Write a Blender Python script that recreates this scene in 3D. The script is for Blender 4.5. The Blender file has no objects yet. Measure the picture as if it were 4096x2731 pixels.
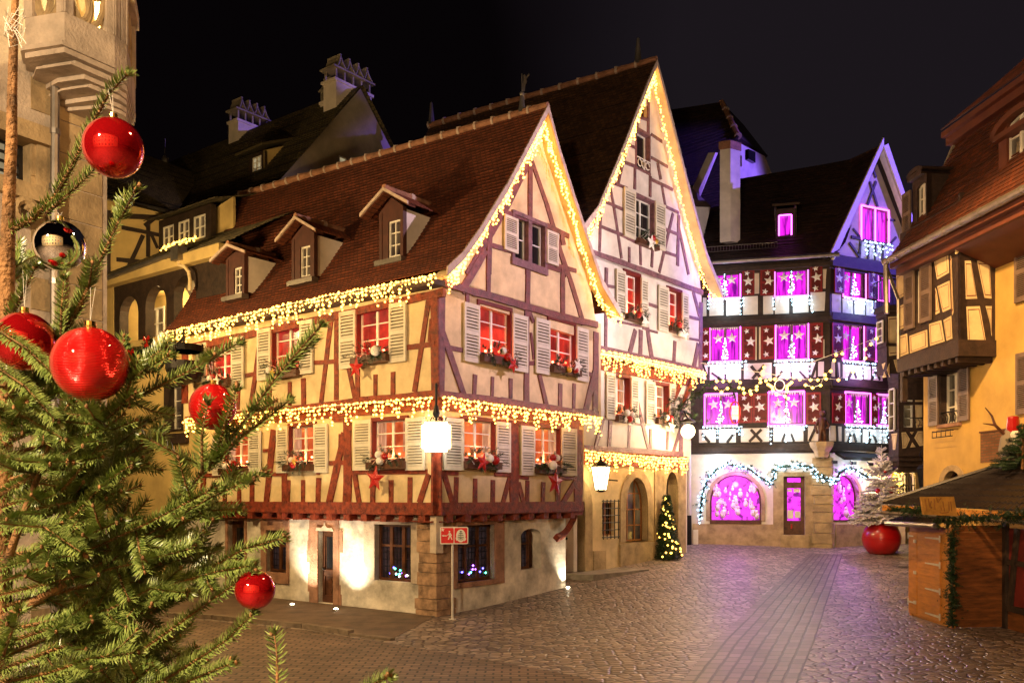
import bpy, math, random
from mathutils import Vector, geometry
R = math.radians
rnd = random.Random(7)
SC = bpy.context.scene
COL = SC.collection
# ------------------------------------------------------------------ camera
F, CX, HY, ZC = 3550.0, 2048.0, 1985.0, 3.1      # calibration of the lens on the 4096-pixel-wide photograph
cam_d = bpy.data.cameras.new("camera")
cam = bpy.data.objects.new("camera", cam_d)
COL.objects.link(cam)
cam.location = (0, 0, ZC)
cam.rotation_euler = (R(90), 0, 0)
cam_d.sensor_width = 36
cam_d.lens = 36 * F / 4096
cam_d.shift_y = (HY - 1365.5) / 4096
cam_d.clip_start = 0.05
cam_d.clip_end = 3000
SC.camera = cam
# ------------------------------------------------------------------ world: night sky with a faint town glow
W = bpy.data.worlds.new("World")
SC.world = W
W.use_nodes = True
wn, wl = W.node_tree.nodes, W.node_tree.links
wn.clear()
wo = wn.new("ShaderNodeOutputWorld")
wb = wn.new("ShaderNodeBackground")
tc = wn.new("ShaderNodeTexCoord")
nz = wn.new("ShaderNodeTexNoise"); nz.inputs["Scale"].default_value = 2.2; nz.inputs["Detail"].default_value = 3
dp = wn.new("ShaderNodeVectorMath"); dp.operation = "DOT_PRODUCT"; dp.inputs[1].default_value = (0.62, 0.72, 0.42)
rp = wn.new("ShaderNodeValToRGB")
rp.color_ramp.elements[0].position = 0.90; rp.color_ramp.elements[0].color = (0.0016, 0.0010, 0.0013, 1)
rp.color_ramp.elements[1].position = 1.16; rp.color_ramp.elements[1].color = (0.0095, 0.0072, 0.0095, 1)
ad = wn.new("ShaderNodeMath"); ad.operation = "MULTIPLY_ADD"; ad.inputs[1].default_value = 0.16; 
wl.new(tc.outputs["Generated"], nz.inputs["Vector"])
wl.new(tc.outputs["Generated"], dp.inputs[0])
wl.new(nz.outputs["Fac"], ad.inputs[0]); wl.new(dp.outputs["Value"], ad.inputs[2])
wl.new(ad.outputs[0], rp.inputs["Fac"])
wl.new(rp.outputs["Color"], wb.inputs["Color"])
wb.inputs["Strength"].default_value = 1.0
wl.new(wb.outputs[0], wo.inputs[0])
# ------------------------------------------------------------------ exposure, sampling
SC.view_settings.view_transform = "Standard"
SC.view_settings.look = "None"
SC.view_settings.exposure = 0.15
SC.view_settings.gamma = 1.0
SC.cycles.use_denoising = True
SC.cycles.use_light_tree = True
SC.cycles.max_bounces = 5
SC.cycles.diffuse_bounces = 3
SC.cycles.glossy_bounces = 3
SC.cycles.sample_clamp_indirect = 3.0
SC.cycles.caustics_reflective = False
SC.cycles.caustics_refractive = False

# ------------------------------------------------------------------ the big lamps (street lamps, floodlights and added fill lights)
def lamp(name, kind, loc, energy, color, radius=0.15, target=None, angle=60, blend=0.6):
    d = bpy.data.lights.new(name, kind)
    d.energy = energy; d.color = color
    d.shadow_soft_size = radius
    o = bpy.data.objects.new(name, d)
    o.location = loc
    if kind == "SPOT":
        d.spot_size = R(angle); d.spot_blend = blend
        o.rotation_euler = (Vector(target) - Vector(loc)).to_track_quat("-Z", "Y").to_euler()
    COL.objects.link(o)
    return o
SODIUM = (1.0, 0.56, 0.20)
lamp("street_lamp_light", "POINT", (-4.5, -4.0, 7.5), 8500, (1.0, 0.74, 0.45), 0.25)          # behind the viewer
lamp("street_lamp_light", "POINT", (-9.3, 19.0, 7.6), 2300, (1.0, 0.66, 0.28), 0.25)          # on the far side of the sandstone building
lamp("street_lamp_light", "POINT", (4.0, 4.0, 9.5), 1500, (1.0, 0.56, 0.24), 0.3)             # added warm fill for the ground, above the frame
lamp("street_lamp_light", "POINT", (-13.2, 25.2, 9.0), 1500, (1.0, 0.66, 0.28), 0.25)          # added to brighten the arcaded house, out of sight
lamp("lane_fill_light", "POINT", (10.4, 32.2, 6.4), 720, (1.0, 0.72, 0.44), 0.3)          # added fill for the frosted tree, near the strung yellow bulbs
lamp("facade_flood_light", "SPOT", (4.5, 15.5, 13.0), 11500, (1.0, 0.58, 0.22), 0.3, (13.2, 22.8, 5.6), 48, 0.6)
lamp("gable_flood_light", "SPOT", (13.0, 19.5, 13.0), 7600, (1.0, 0.72, 0.93), 0.12, (1.0, 26.0, 9.5), 48, 0.5)
lamp("gable_flood_light", "SPOT", (10.9, 26.3, 9.3), 3300, (1.0, 0.81, 0.83), 0.10, (5.0, 32.5, 11.0), 88, 0.6)   # under the gutter of the ochre house
lamp("tower_flood_light", "SPOT", (72.0, 31.0, 33.0), 300000, (0.22, 0.12, 1.0), 0.3, (12.6, 42.0, 15.8), 16.5, 0.35)
lamp("tower_flood_light", "SPOT", (72.0, 31.0, 36.0), 150000, (0.26, 0.16, 1.0), 0.3, (-9.5, 39.5, 22.9), 5.6, 0.3)

# ------------------------------------------------------------------ materials
MATS = {}
def new_mat(name):
    m = bpy.data.materials.new(name); m.use_nodes = True
    nt = m.node_tree
    return m, nt.nodes, nt.links, nt.nodes["Principled BSDF"]
def mat(name, col, rough=0.7, var=0.15, scale=3.0, bump=0.0, bscale=40.0, metal=0.0, stretch=(1, 1, 1), spec=0.4, dark=None, coat=0.0):
    """base colour broken up by noise, a second larger mottling, and a noise bump"""
    m, n, l, b = new_mat(name)
    b.inputs["Roughness"].default_value = rough
    b.inputs["Metallic"].default_value = metal
    b.inputs["Specular IOR Level"].default_value = spec
    b.inputs["Coat Weight"].default_value = coat
    t = n.new("ShaderNodeTexCoord"); mp = n.new("ShaderNodeMapping"); mp.inputs["Scale"].default_value = stretch
    l.new(t.outputs["Object"], mp.inputs["Vector"])
    nz = n.new("ShaderNodeTexNoise"); nz.inputs["Scale"].default_value = scale; nz.inputs["Detail"].default_value = 6; nz.inputs["Roughness"].default_value = 0.62
    l.new(mp.outputs[0], nz.inputs["Vector"])
    rp = n.new("ShaderNodeValToRGB")
    e = rp.color_ramp.elements
    d = dark or tuple(c * (1 - var * 2.2) for c in col)
    e[0].position = 0.30; e[0].color = (*[max(0, c) for c in d], 1)
    e[1].position = 0.66; e[1].color = (*[min(1, c * (1 + var * 0.5)) for c in col], 1)
    l.new(nz.outputs["Fac"], rp.inputs["Fac"])
    l.new(rp.outputs["Color"], b.inputs["Base Color"])
    if bump:
        n2 = n.new("ShaderNodeTexNoise"); n2.inputs["Scale"].default_value = bscale; n2.inputs["Detail"].default_value = 4
        l.new(mp.outputs[0], n2.inputs["Vector"])
        bp = n.new("ShaderNodeBump"); bp.inputs["Strength"].default_value = bump; bp.inputs["Distance"].default_value = 0.03
        l.new(n2.outputs["Fac"], bp.inputs["Height"]); l.new(bp.outputs[0], b.inputs["Normal"])
    MATS[name] = m
    return m
def emit(name, col, strength, base=(0.02, 0.02, 0.02), sample=True):
    m, n, l, b = new_mat(name)
    b.inputs["Base Color"].default_value = (*base, 1)
    b.inputs["Emission Color"].default_value = (*col, 1)
    b.inputs["Emission Strength"].default_value = strength
    if not sample: m.cycles.emission_sampling = "NONE"
    MATS[name] = m
    return m
def glow_pane(name, c0, c1, strength, scale=1.2, lo=0.35, hi=0.65, sample=True, stretch=(1, 1, 1)):
    """a lit room seen through a window: uneven brightness of curtains and things inside"""
    m, n, l, b = new_mat(name)
    b.inputs["Base Color"].default_value = (0.02, 0.01, 0.01, 1); b.inputs["Roughness"].default_value = 0.12
    t = n.new("ShaderNodeTexCoord"); nz = n.new("ShaderNodeTexNoise"); nz.inputs["Scale"].default_value = scale; nz.inputs["Detail"].default_value = 4
    mp = n.new("ShaderNodeMapping"); mp.inputs["Scale"].default_value = stretch
    l.new(t.outputs["Object"], mp.inputs[0]); l.new(mp.outputs[0], nz.inputs["Vector"])
    rp = n.new("ShaderNodeValToRGB"); e = rp.color_ramp.elements
    e[0].position = lo; e[0].color = (*c0, 1); e[1].position = hi; e[1].color = (*c1, 1)
    l.new(nz.outputs["Fac"], rp.inputs["Fac"]); l.new(rp.outputs["Color"], b.inputs["Emission Color"])
    b.inputs["Emission Strength"].default_value = strength
    if not sample: m.cycles.emission_sampling = "NONE"
    MATS[name] = m
    return m
def brick_mat(name, c1, c2, mortar, bw, bh, rough=0.8, msize=0.02, bump=0.6, offset=0.5, spec=0.3, uv=True, var=0.5, bdist=0.02, mottle=1.2):
    m, n, l, b = new_mat(name)
    b.inputs["Roughness"].default_value = rough; b.inputs["Specular IOR Level"].default_value = spec
    t = n.new("ShaderNodeTexCoord")
    br = n.new("ShaderNodeTexBrick"); br.offset = offset
    br.inputs["Scale"].default_value = 1.0; br.inputs["Brick Width"].default_value = bw; br.inputs["Row Height"].default_value = bh
    br.inputs["Mortar Size"].default_value = msize; br.inputs["Mortar Smooth"].default_value = 0.3
    br.inputs["Color1"].default_value = (*c1, 1); br.inputs["Color2"].default_value = (*c2, 1); br.inputs["Mortar"].default_value = (*mortar, 1)
    nz = n.new("ShaderNodeTexNoise"); nz.inputs["Scale"].default_value = mottle; nz.inputs["Detail"].default_value = 5
    nw = n.new("ShaderNodeTexNoise"); nw.inputs["Scale"].default_value = 1.7; nw.inputs["Detail"].default_value = 2
    src = t.outputs["UV"] if uv else t.outputs["Object"]
    va = n.new("ShaderNodeVectorMath"); va.operation = "MULTIPLY_ADD"; va.inputs[1].default_value = (0.05, 0.05, 0)
    l.new(nw.outputs["Color"], va.inputs[0]); l.new(src, va.inputs[2])
    l.new(src, nz.inputs["Vector"]); l.new(src, nw.inputs["Vector"])
    l.new(va.outputs[0], br.inputs["Vector"])
    mx = n.new("ShaderNodeMix"); mx.data_type = "RGBA"; mx.blend_type = "MULTIPLY"; mx.inputs[0].default_value = var
    rp = n.new("ShaderNodeValToRGB"); rp.color_ramp.elements[0].position = 0.3; rp.color_ramp.elements[0].color = (0.3, 0.3, 0.3, 1); rp.color_ramp.elements[1].position = 0.7
    l.new(nz.outputs["Fac"], rp.inputs[0])
    l.new(br.outputs["Color"], mx.inputs[6]); l.new(rp.outputs[0], mx.inputs[7]); l.new(mx.outputs[2], b.inputs["Base Color"])
    bp = n.new("ShaderNodeBump"); bp.inputs["Strength"].default_value = bump; bp.inputs["Distance"].default_value = bdist; bp.invert = True
    l.new(br.outputs["Fac"], bp.inputs["Height"]); l.new(bp.outputs[0], b.inputs["Normal"])
    MATS[name] = m
    return m

mat("cream_plaster", (0.70, 0.54, 0.30), 0.85, 0.15, 1.6, 0.25, 30)
mat("pale_plaster", (0.70, 0.62, 0.54), 0.85, 0.12, 1.2, 0.25, 30)
mat("white_plaster", (0.68, 0.62, 0.52), 0.88, 0.30, 1.3, 0.6, 9)
mat("ochre_plaster", (0.58, 0.37, 0.10), 0.85, 0.14, 0.7, 0.2, 25)
mat("yellow_plaster", (0.58, 0.42, 0.16), 0.85, 0.16, 0.8, 0.2, 25)
mat("grey_plaster", (0.26, 0.22, 0.17), 0.9, 0.2, 0.8, 0.2, 20)
mat("dormer_wood", (0.07, 0.022, 0.014), 0.6, 0.2, 5)
mat("red_timber", (0.23, 0.036, 0.012), 0.6, 0.36, 7, 0.8, 26, stretch=(1, 1, 1))
mat("aged_red_timber", (0.17, 0.040, 0.040), 0.5, 0.30, 6, 0.7, 26, spec=0.6)
mat("purple_timber", (0.20, 0.085, 0.10), 0.55, 0.3, 6, 0.7, 26, spec=0.6)
mat("dark_timber", (0.035, 0.020, 0.013), 0.65, 0.3, 5, 0.4, 24)
mat("brown_timber", (0.044, 0.023, 0.016), 0.7, 0.3, 5, 0.5, 24)
mat("casing_red", (0.14, 0.016, 0.012), 0.5, 0.15, 5)
mat("cream_shutter", (0.62, 0.56, 0.44), 0.6, 0.08, 4)
mat("shutter_gap", (0.20, 0.17, 0.12), 0.8, 0.1, 4)
mat("grey_shutter", (0.17, 0.115, 0.085), 0.6, 0.12, 4)
mat("crimson_shutter", (0.20, 0.008, 0.010), 0.5, 0.12, 4)
mat("white_paint", (0.72, 0.68, 0.60), 0.5, 0.06, 5)
mat("sandstone", (0.56, 0.46, 0.36), 0.9, 0.2, 2.2, 0.5, 26)
mat("pink_sandstone", (0.36, 0.19, 0.12), 0.9, 0.24, 2.6, 0.8, 20)
mat("rough_stone", (0.40, 0.25, 0.15), 0.95, 0.3, 3.5, 1.0, 9)
mat("buff_stone", (0.44, 0.32, 0.17), 0.9, 0.25, 2.0, 0.5, 18)
mat("oak_door", (0.34, 0.13, 0.028), 0.45, 0.2, 3, 0.2, 30, stretch=(4, 4, 0.6))
mat("walnut_door", (0.10, 0.035, 0.014), 0.5, 0.3, 4, 0.3, 30)
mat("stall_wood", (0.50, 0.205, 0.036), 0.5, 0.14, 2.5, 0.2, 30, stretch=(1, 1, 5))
mat("pale_board", (0.58, 0.29, 0.06), 0.6, 0.2, 4)
mat("red_cornice", (0.12, 0.032, 0.015), 0.6, 0.15, 2)
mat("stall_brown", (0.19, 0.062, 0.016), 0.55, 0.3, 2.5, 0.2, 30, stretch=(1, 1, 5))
mat("iron", (0.018, 0.016, 0.015), 0.5, 0.2, 8, 0.2, 40, metal=0.6)
mat("zinc", (0.30, 0.27, 0.24), 0.38, 0.15, 3, metal=0.8)
mat("white_pipe", (0.62, 0.58, 0.52), 0.4, 0.08, 3)
mat("hinge_steel", (0.62, 0.58, 0.50), 0.4, 0.1, 9, metal=0.3)
mat("terracotta", (0.34, 0.16, 0.09), 0.8, 0.25, 4, 0.3, 20)
mat("mortar", (0.50, 0.38, 0.30), 0.9, 0.15, 5)
mat("dark_glass", (0.012, 0.012, 0.014), 0.06, 0.2, 3, spec=0.7)
mat("red_gloss", (0.36, 0.006, 0.006), 0.28, 0.08, 2, coat=0.3)
mat("needle", (0.225, 0.270, 0.070), 0.36, 0.3, 45, spec=0.6, dark=(0.052, 0.105, 0.014))
mat("needle_dark", (0.022, 0.050, 0.016), 0.5, 0.35, 6)
mat("bark", (0.30, 0.15, 0.055), 0.85, 0.35, 16, 0.8, 60)
mat("frosted", (0.84, 0.77, 0.72), 0.85, 0.15, 8)
mat("straw_white", (0.70, 0.66, 0.58), 0.6, 0.1, 6)
mat("star_white", (0.74, 0.70, 0.62), 0.6, 0.06, 4)
mat("star_red", (0.46, 0.012, 0.008), 0.4, 0.15, 30, 0.4, 60)
mat("star_gold", (0.60, 0.38, 0.06), 0.35, 0.15, 30, metal=0.6)
mat("black_fabric", (0.012, 0.012, 0.016), 0.8, 0.2, 4)
mat("concrete", (0.30, 0.26, 0.20), 0.9, 0.2, 3, 0.3, 40)
mat("kerb_stone", (0.22, 0.165, 0.115), 0.8, 0.25, 4, 0.5, 40)
mat("asphalt", (0.14, 0.092, 0.06), 0.7, 0.25, 2, 0.3, 120)
brick_mat("tile_red", (0.19, 0.050, 0.020), (0.10, 0.026, 0.012), (0.030, 0.010, 0.006), 0.17, 0.15, 0.75, 0.012, 0.8)
brick_mat("tile_brown", (0.125, 0.058, 0.026), (0.055, 0.026, 0.014), (0.018, 0.009, 0.006), 0.17, 0.15, 0.75, 0.012, 0.8)
brick_mat("tile_moss", (0.105, 0.080, 0.038), (0.05, 0.04, 0.02), (0.009, 0.008, 0.005), 0.19, 0.16, 0.85, 0.012, 0.8)
brick_mat("tile_dark", (0.060, 0.034, 0.026), (0.030, 0.018, 0.016), (0.009, 0.006, 0.006), 0.19, 0.16, 0.6, 0.012, 0.9)
brick_mat("tile_orange", (0.17, 0.042, 0.014), (0.075, 0.022, 0.010), (0.05, 0.016, 0.008), 0.17, 0.15, 0.75, 0.012, 0.7)
brick_mat("old_brick", (0.26, 0.11, 0.045), (0.18, 0.075, 0.032), (0.13, 0.09, 0.05), 0.24, 0.075, 0.9, 0.012, 0.6)
emit("warm_bulb", (1.0, 0.46, 0.065), 11.0)
emit("yellow_bulb", (1.0, 0.55, 0.08), 7.5)
emit("white_bulb", (0.45, 0.78, 1.0), 7.0)
emit("lamp_white", (1.0, 0.92, 0.76), 14.0)
emit("lamp_warm", (1.0, 0.74, 0.36), 12.0)
emit("lamp_globe", (1.0, 0.78, 0.42), 9.0)
emit("led_magenta", (1.0, 0.13, 0.95), 4.5)
emit("red_lamp", (1.0, 0.06, 0.02), 10.0)
emit("uplight_glass", (1.0, 0.86, 0.58), 30.0)
glow_pane("red_pane", (0.22, 0.010, 0.006), (1.0, 0.045, 0.020), 0.95, 1.4)
glow_pane("amber_pane", (0.40, 0.045, 0.010), (1.0, 0.20, 0.05), 0.95, 1.6)
glow_pane("magenta_pane", (0.16, 0.0, 0.22), (1.0, 0.02, 0.92), 1.15, 1.6, 0.36, 0.56, stretch=(5, 5, .55))
glow_pane("red_blind", (0.16, 0.014, 0.010), (0.55, 0.034, 0.022), 0.85, 2.0)
glow_pane("lace_curtain", (0.45, 0.16, 0.07), (0.90, 0.42, 0.22), 0.8, 3.0, stretch=(5, 5, .7))
glow_pane("magenta_shop", (0.16, 0.0, 0.20), (1.0, 0.04, 0.95), 1.35, 4.5, 0.36, 0.52)
glow_pane("dim_pane", (0.010, 0.008, 0.006), (0.16, 0.10, 0.04), 0.6, 1.5)
glow_pane("cream_pane", (0.30, 0.24, 0.13), (0.55, 0.46, 0.28), 0.7, 2.0)
# ------------------------------------------------------------------ mesh helpers
TC = [0]
def tiny():                       # a different small step each time, so that no two overlapping faces share a plane
    TC[0] = (TC[0] + 1) % 17
    return TC[0] * 0.0011
class MB:
    def __init__(s): s.v = []; s.f = []; s.mi = []; s.uv = {}; s.cur = 0
    def add(s, vs, fs, uvs=None):
        b = len(s.v); s.v.extend([tuple(p) for p in vs])
        for k, f in enumerate(fs):
            if uvs and uvs[k]: s.uv[len(s.f)] = uvs[k]
            s.f.append(tuple(b + i for i in f)); s.mi.append(s.cur)
    def hexa(s, p):               # eight corners: bottom ring 0-3, top ring 4-7
        s.add(p, [(0, 3, 2, 1), (4, 5, 6, 7), (0, 1, 5, 4), (1, 2, 6, 5), (2, 3, 7, 6), (3, 0, 4, 7)])
    def box(s, x0, x1, y0, y1, z0, z1):
        s.hexa([(x0, y0, z0), (x1, y0, z0), (x1, y1, z0), (x0, y1, z0), (x0, y0, z1), (x1, y0, z1), (x1, y1, z1), (x0, y1, z1)])
    def tube(s, pts, r, n=6, caps=True):
        pts = [Vector(p) for p in pts]
        rr = r if isinstance(r, (list, tuple)) else [r] * len(pts)
        up = None; rings = []
        for i, p in enumerate(pts):
            t = (pts[min(i + 1, len(pts) - 1)] - pts[max(i - 1, 0)])
            if t.length < 1e-9: t = Vector((0, 0, 1))
            t.normalize()
            if up is None:
                up = Vector((0, 0, 1)) if abs(t.z) < 0.9 else Vector((1, 0, 0))
            a = t.cross(up)
            if a.length < 1e-6: a = t.cross(Vector((0.3, 1, 0.2)))
            a.normalize(); b = a.cross(t); up = b
            rings.append([p + a * (math.cos(2 * math.pi * k / n) * rr[i]) + b * (math.sin(2 * math.pi * k / n) * rr[i]) for k in range(n)])
        vs = [q for ring in rings for q in ring]
        fs = []
        for i in range(len(pts) - 1):
            for k in range(n):
                k2 = (k + 1) % n
                fs.append((i * n + k, i * n + k2, (i + 1) * n + k2, (i + 1) * n + k))
        if caps:
            fs.append(tuple(range(n - 1, -1, -1))); fs.append(tuple((len(pts) - 1) * n + k for k in range(n)))
        s.add(vs, fs)
    def lathe(s, prof, c, n=16, sx=1.0):   # prof: (r, z) from bottom to top about a vertical axis at c
        vs = []; fs = []
        for r, z in prof:
            for k in range(n):
                a = 2 * math.pi * k / n
                vs.append((c[0] + r * math.cos(a) * sx, c[1] + r * math.sin(a), c[2] + z))
        for i in range(len(prof) - 1):
            for k in range(n):
                k2 = (k + 1) % n
                fs.append((i * n + k, i * n + k2, (i + 1) * n + k2, (i + 1) * n + k))
        fs.append(tuple(range(n - 1, -1, -1))); fs.append(tuple((len(prof) - 1) * n + k for k in range(n)))
        s.add(vs, fs)
    def ball(s, c, r, n=12, m=8, sz=1.0):
        s.lathe([(r * math.sin(math.pi * i / m) + 1e-5, -r * sz * math.cos(math.pi * i / m)) for i in range(m + 1)], c, n)
    def octa(s, c, r):
        x, y, z = c
        s.add([(x + r, y, z), (x, y + r, z), (x - r, y, z), (x, y - r, z), (x, y, z + r), (x, y, z - r)],
              [(0, 1, 4), (1, 2, 4), (2, 3, 4), (3, 0, 4), (1, 0, 5), (2, 1, 5), (3, 2, 5), (0, 3, 5)])
    def bulb(s, c, r):                # 12-sided small bulb
        n = 5
        vs = [(c[0], c[1], c[2] + r)]
        for j, (cz, cr) in enumerate(((0.45, 0.9), (-0.45, 0.9))):
            for k in range(n):
                a = 2 * math.pi * (k + 0.5 * j) / n
                vs.append((c[0] + r * cr * math.cos(a), c[1] + r * cr * math.sin(a), c[2] + r * cz))
        vs.append((c[0], c[1], c[2] - r))
        fs = []
        for k in range(n):
            k2 = (k + 1) % n
            fs += [(0, 1 + k, 1 + k2), (1 + k, 6 + k, 1 + k2), (1 + k2, 6 + k, 6 + k2), (6 + k, 11, 6 + k2)]
        s.add(vs, fs)
    def build(s, name, mats, parent=None, origin=None, smooth=False):
        if not isinstance(mats, (list, tuple)): mats = [mats]
        o0 = Vector(origin) if origin is not None else (base_of(parent) if parent else Vector((0, 0, 0)))
        me = bpy.data.meshes.new(name)
        me.from_pydata([(x - o0.x, y - o0.y, z - o0.z) for x, y, z in s.v], [], s.f)
        for m in mats: me.materials.append(MATS[m])
        if len(mats) > 1: me.polygons.foreach_set("material_index", s.mi)
        if s.uv:
            ul = me.uv_layers.new(name="UVMap").data
            for fi, uvs in s.uv.items():
                p = me.polygons[fi]
                for k, li in enumerate(p.loop_indices): ul[li].uv = uvs[k]
        if smooth: me.polygons.foreach_set("use_smooth", [True] * len(me.polygons))
        me.update()
        o = bpy.data.objects.new(name, me)
        COL.objects.link(o)
        if parent: o.parent = parent
        else: o.location = o0
        return o
def base_of(o):
    while o.parent: o = o.parent
    return Vector(o.location)
def tag(o, label=None, cat=None, group=None, kind=None):
    if label: o["label"] = label
    if cat: o["category"] = cat
    if group: o["group"] = group
    if kind: o["kind"] = kind
    return o
def thing(name, label, cat, loc, group=None):
    o = bpy.data.objects.new(name, None); o.empty_display_size = 0.2
    o.location = loc; COL.objects.link(o)
    return tag(o, label, cat, group)

class Face:
    """a vertical facade: s runs to the right along it, z up, 'out' towards the street"""
    def __init__(s, ox, oy, dx, dy):
        L = math.hypot(dx, dy); s.o = (ox, oy); s.d = (dx / L, dy / L)
        n = (dy / L, -dx / L)
        s.n = n if (n[0] * ox + n[1] * oy) < 0 else (-n[0], -n[1])
    def off(s, k): return Face(s.o[0] + s.n[0] * k, s.o[1] + s.n[1] * k, *s.d)
    def at(s, k): return Face(s.o[0] + s.d[0] * k, s.o[1] + s.d[1] * k, *s.d)
    def S(s, u):
        r = (u - CX) / F
        return (r * s.o[1] - s.o[0]) / (s.d[0] - r * s.d[1])
    def sz(s, u, v):
        t = s.S(u); y = s.o[1] + s.d[1] * t
        return t, ZC + (HY - v) / F * y
    def pt(s, t, z, out=0.0): return Vector((s.o[0] + s.d[0] * t + s.n[0] * out, s.o[1] + s.d[1] * t + s.n[1] * out, z))
    def rect(s, u0, u1, v0, v1):
        um = (u0 + u1) / 2
        return s.S(u0), s.S(u1), s.sz(um, v1)[1], s.sz(um, v0)[1]
def zoom(scale, ou, ov):
    return lambda x, y: (ou + x / scale, ov + y / scale)
Z4 = zoom(1.96, 600, 1000); Z5 = zoom(1.7418, 700, 1600); Z6 = zoom(2.24, 1600, 1000); Z7 = zoom(1.7422, 1600, 1600)
ZG = zoom(1.7425, 1700, 200); ZB = zoom(2.24, 2200, 1000); ZB3 = zoom(1.96, 2200, 1600)
ZC5 = zoom(2.24, 2750, 1000); ZC6 = zoom(2.24, 2700, 1600); ZC4 = zoom(1.96, 2600, 400)
ZD1 = zoom(1.743, 3400, 400); ZD2 = zoom(2.24, 3400, 1200); ZS = zoom(1.96, 3400, 1800)
ZE = zoom(1.7418, 0, 0); ZL = zoom(1.7418, 0, 800); ZT = zoom(1.521, 0, 1700); ZR = zoom(1.7423, 400, 200)
def zrect(face, zf, x0, x1, y0, y1):
    a = zf(x0, y0); b = zf(x1, y1)
    return face.rect(a[0], b[0], a[1], b[1])
def px(u, v, y):                       # a point on the sight line of a photo pixel, y metres away
    return Vector(((u - CX) / F * y, y, ZC + (HY - v) / F * y))
def ground_z(x, y):
    k = min(1, max(0, (x + 3.0) / 3.0)); k = k * k * (3 - 2 * k)
    t = max(0.0, y - 23.2)
    rise = 0.0766 * (t - 1.2 * (1 - math.exp(-t / 1.2)))
    return min(rise, 1.8) * k
def gpx(u, v):                         # where the sight line of a pixel meets the ground
    lo, hi = 5.0, 90.0
    for _ in range(50):
        m = (lo + hi) / 2; p = px(u, v, m)
        if p.z > ground_z(p.x, p.y): lo = m
        else: hi = m
    return px(u, v, lo)

def fbox(mb, fc, s0, s1, z0, z1, o0, o1):
    if s0 > s1: s0, s1 = s1, s0
    mb.hexa([fc.pt(s0, z0, o1), fc.pt(s1, z0, o1), fc.pt(s1, z0, o0), fc.pt(s0, z0, o0),
             fc.pt(s0, z1, o1), fc.pt(s1, z1, o1), fc.pt(s1, z1, o0), fc.pt(s0, z1, o0)])
def fpoly(mb, fc, pts, o0, o1):
    n = len(pts)
    vs = [fc.pt(a, b, o1) for a, b in pts] + [fc.pt(a, b, o0) for a, b in pts]
    fs = [tuple(range(n)), tuple(range(2 * n - 1, n - 1, -1))]
    for k in range(n):
        k2 = (k + 1) % n; fs.append((k, n + k, n + k2, k2))
    mb.add(vs, fs)
def beam(mb, fc, a, b, w, o0=-0.02, o1=0.03, wob=True):
    """a timber from a to b (s, z) with slightly uneven edges"""
    dx, dz = b[0] - a[0], b[1] - a[1]; L = math.hypot(dx, dz)
    if L < 1e-6: return
    nx, nz = -dz / L * w / 2, dx / L * w / 2
    k = max(1, int(L / 0.5)) if wob else 1
    o1 = o1 + tiny()
    A = []; B = []
    for i in range(k + 1):
        t = i / k; j1 = 1 + (rnd.uniform(-0.13, 0.13) if wob else 0); j2 = 1 + (rnd.uniform(-0.13, 0.13) if wob else 0)
        A.append((a[0] + dx * t + nx * j1, a[1] + dz * t + nz * j1)); B.append((a[0] + dx * t - nx * j2, a[1] + dz * t - nz * j2))
    fpoly(mb, fc, A + B[::-1], o0, o1)
def zbeams(mb, fc, zf, lst, o0=-0.02, o1=0.03):
    for x0, y0, x1, y1, w in lst:
        p = zf(x0, y0); q = zf(x1, y1)
        a = fc.sz(*p); b = fc.sz(*q)
        ym = fc.o[1] + fc.d[1] * (a[0] + b[0]) / 2
        sc = zf(1, 0)[0] - zf(0, 0)[0]
        wm = w * sc / F * ym
        # a near-upright timber seen at a slant looks narrower than it is
        up = abs(b[1] - a[1]) / (math.hypot(b[0] - a[0], b[1] - a[1]) + 1e-9)
        rr = ((p[0] + q[0]) / 2 - CX) / F
        fs = abs(fc.d[0] - rr * fc.d[1])
        wm = wm / (up * max(0.35, fs) + (1 - up))
        beam(mb, fc, a, b, wm, o0, o1)
def zbeams_split(fc, zf, lst, name, m_, parent):
    """each timber a piece of its own"""
    for b in lst:
        q = MB(); zbeams(q, fc, zf, [b]); q.build(name, m_, parent)
def wall(mb, fc, outer, holes, depth=0.25, o=0.0):
    """a wall sheet with openings cut in it and reveals behind them"""
    loops = [[Vector((a, b, 0)) for a, b in outer]] + [[Vector((a, b, 0)) for a, b in h] for h in holes]
    flat = [p for lp in loops for p in lp]
    tris = geometry.tessellate_polygon(loops)
    mb.add([fc.pt(p.x, p.y, o) for p in flat], [t for t in tris], [[(flat[i].x, flat[i].y) for i in t] for t in tris])
    for lp in loops:
        n = len(lp)
        vs = [fc.pt(p.x, p.y, o) for p in lp] + [fc.pt(p.x, p.y, o - depth) for p in lp]
        mb.add(vs, [(k, (k + 1) % n, n + (k + 1) % n, n + k) for k in range(n)])
def rectloop(r): s0, s1, z0, z1 = r; return [(s0, z0), (s1, z0), (s1, z1), (s0, z1)]
def archloop(r, rise=None, n=10, pointed=0.0):
    s0, s1, z0, z1 = r; w = (s1 - s0) / 2; c = (s0 + s1) / 2
    rise = w if rise is None else rise
    pts = [(s0, z0), (s1, z0)]
    for i in range(n + 1):
        a = math.pi * i / n
        pts.append((c + w * math.cos(a), z1 - rise + rise * math.sin(a)))
    return pts
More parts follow.
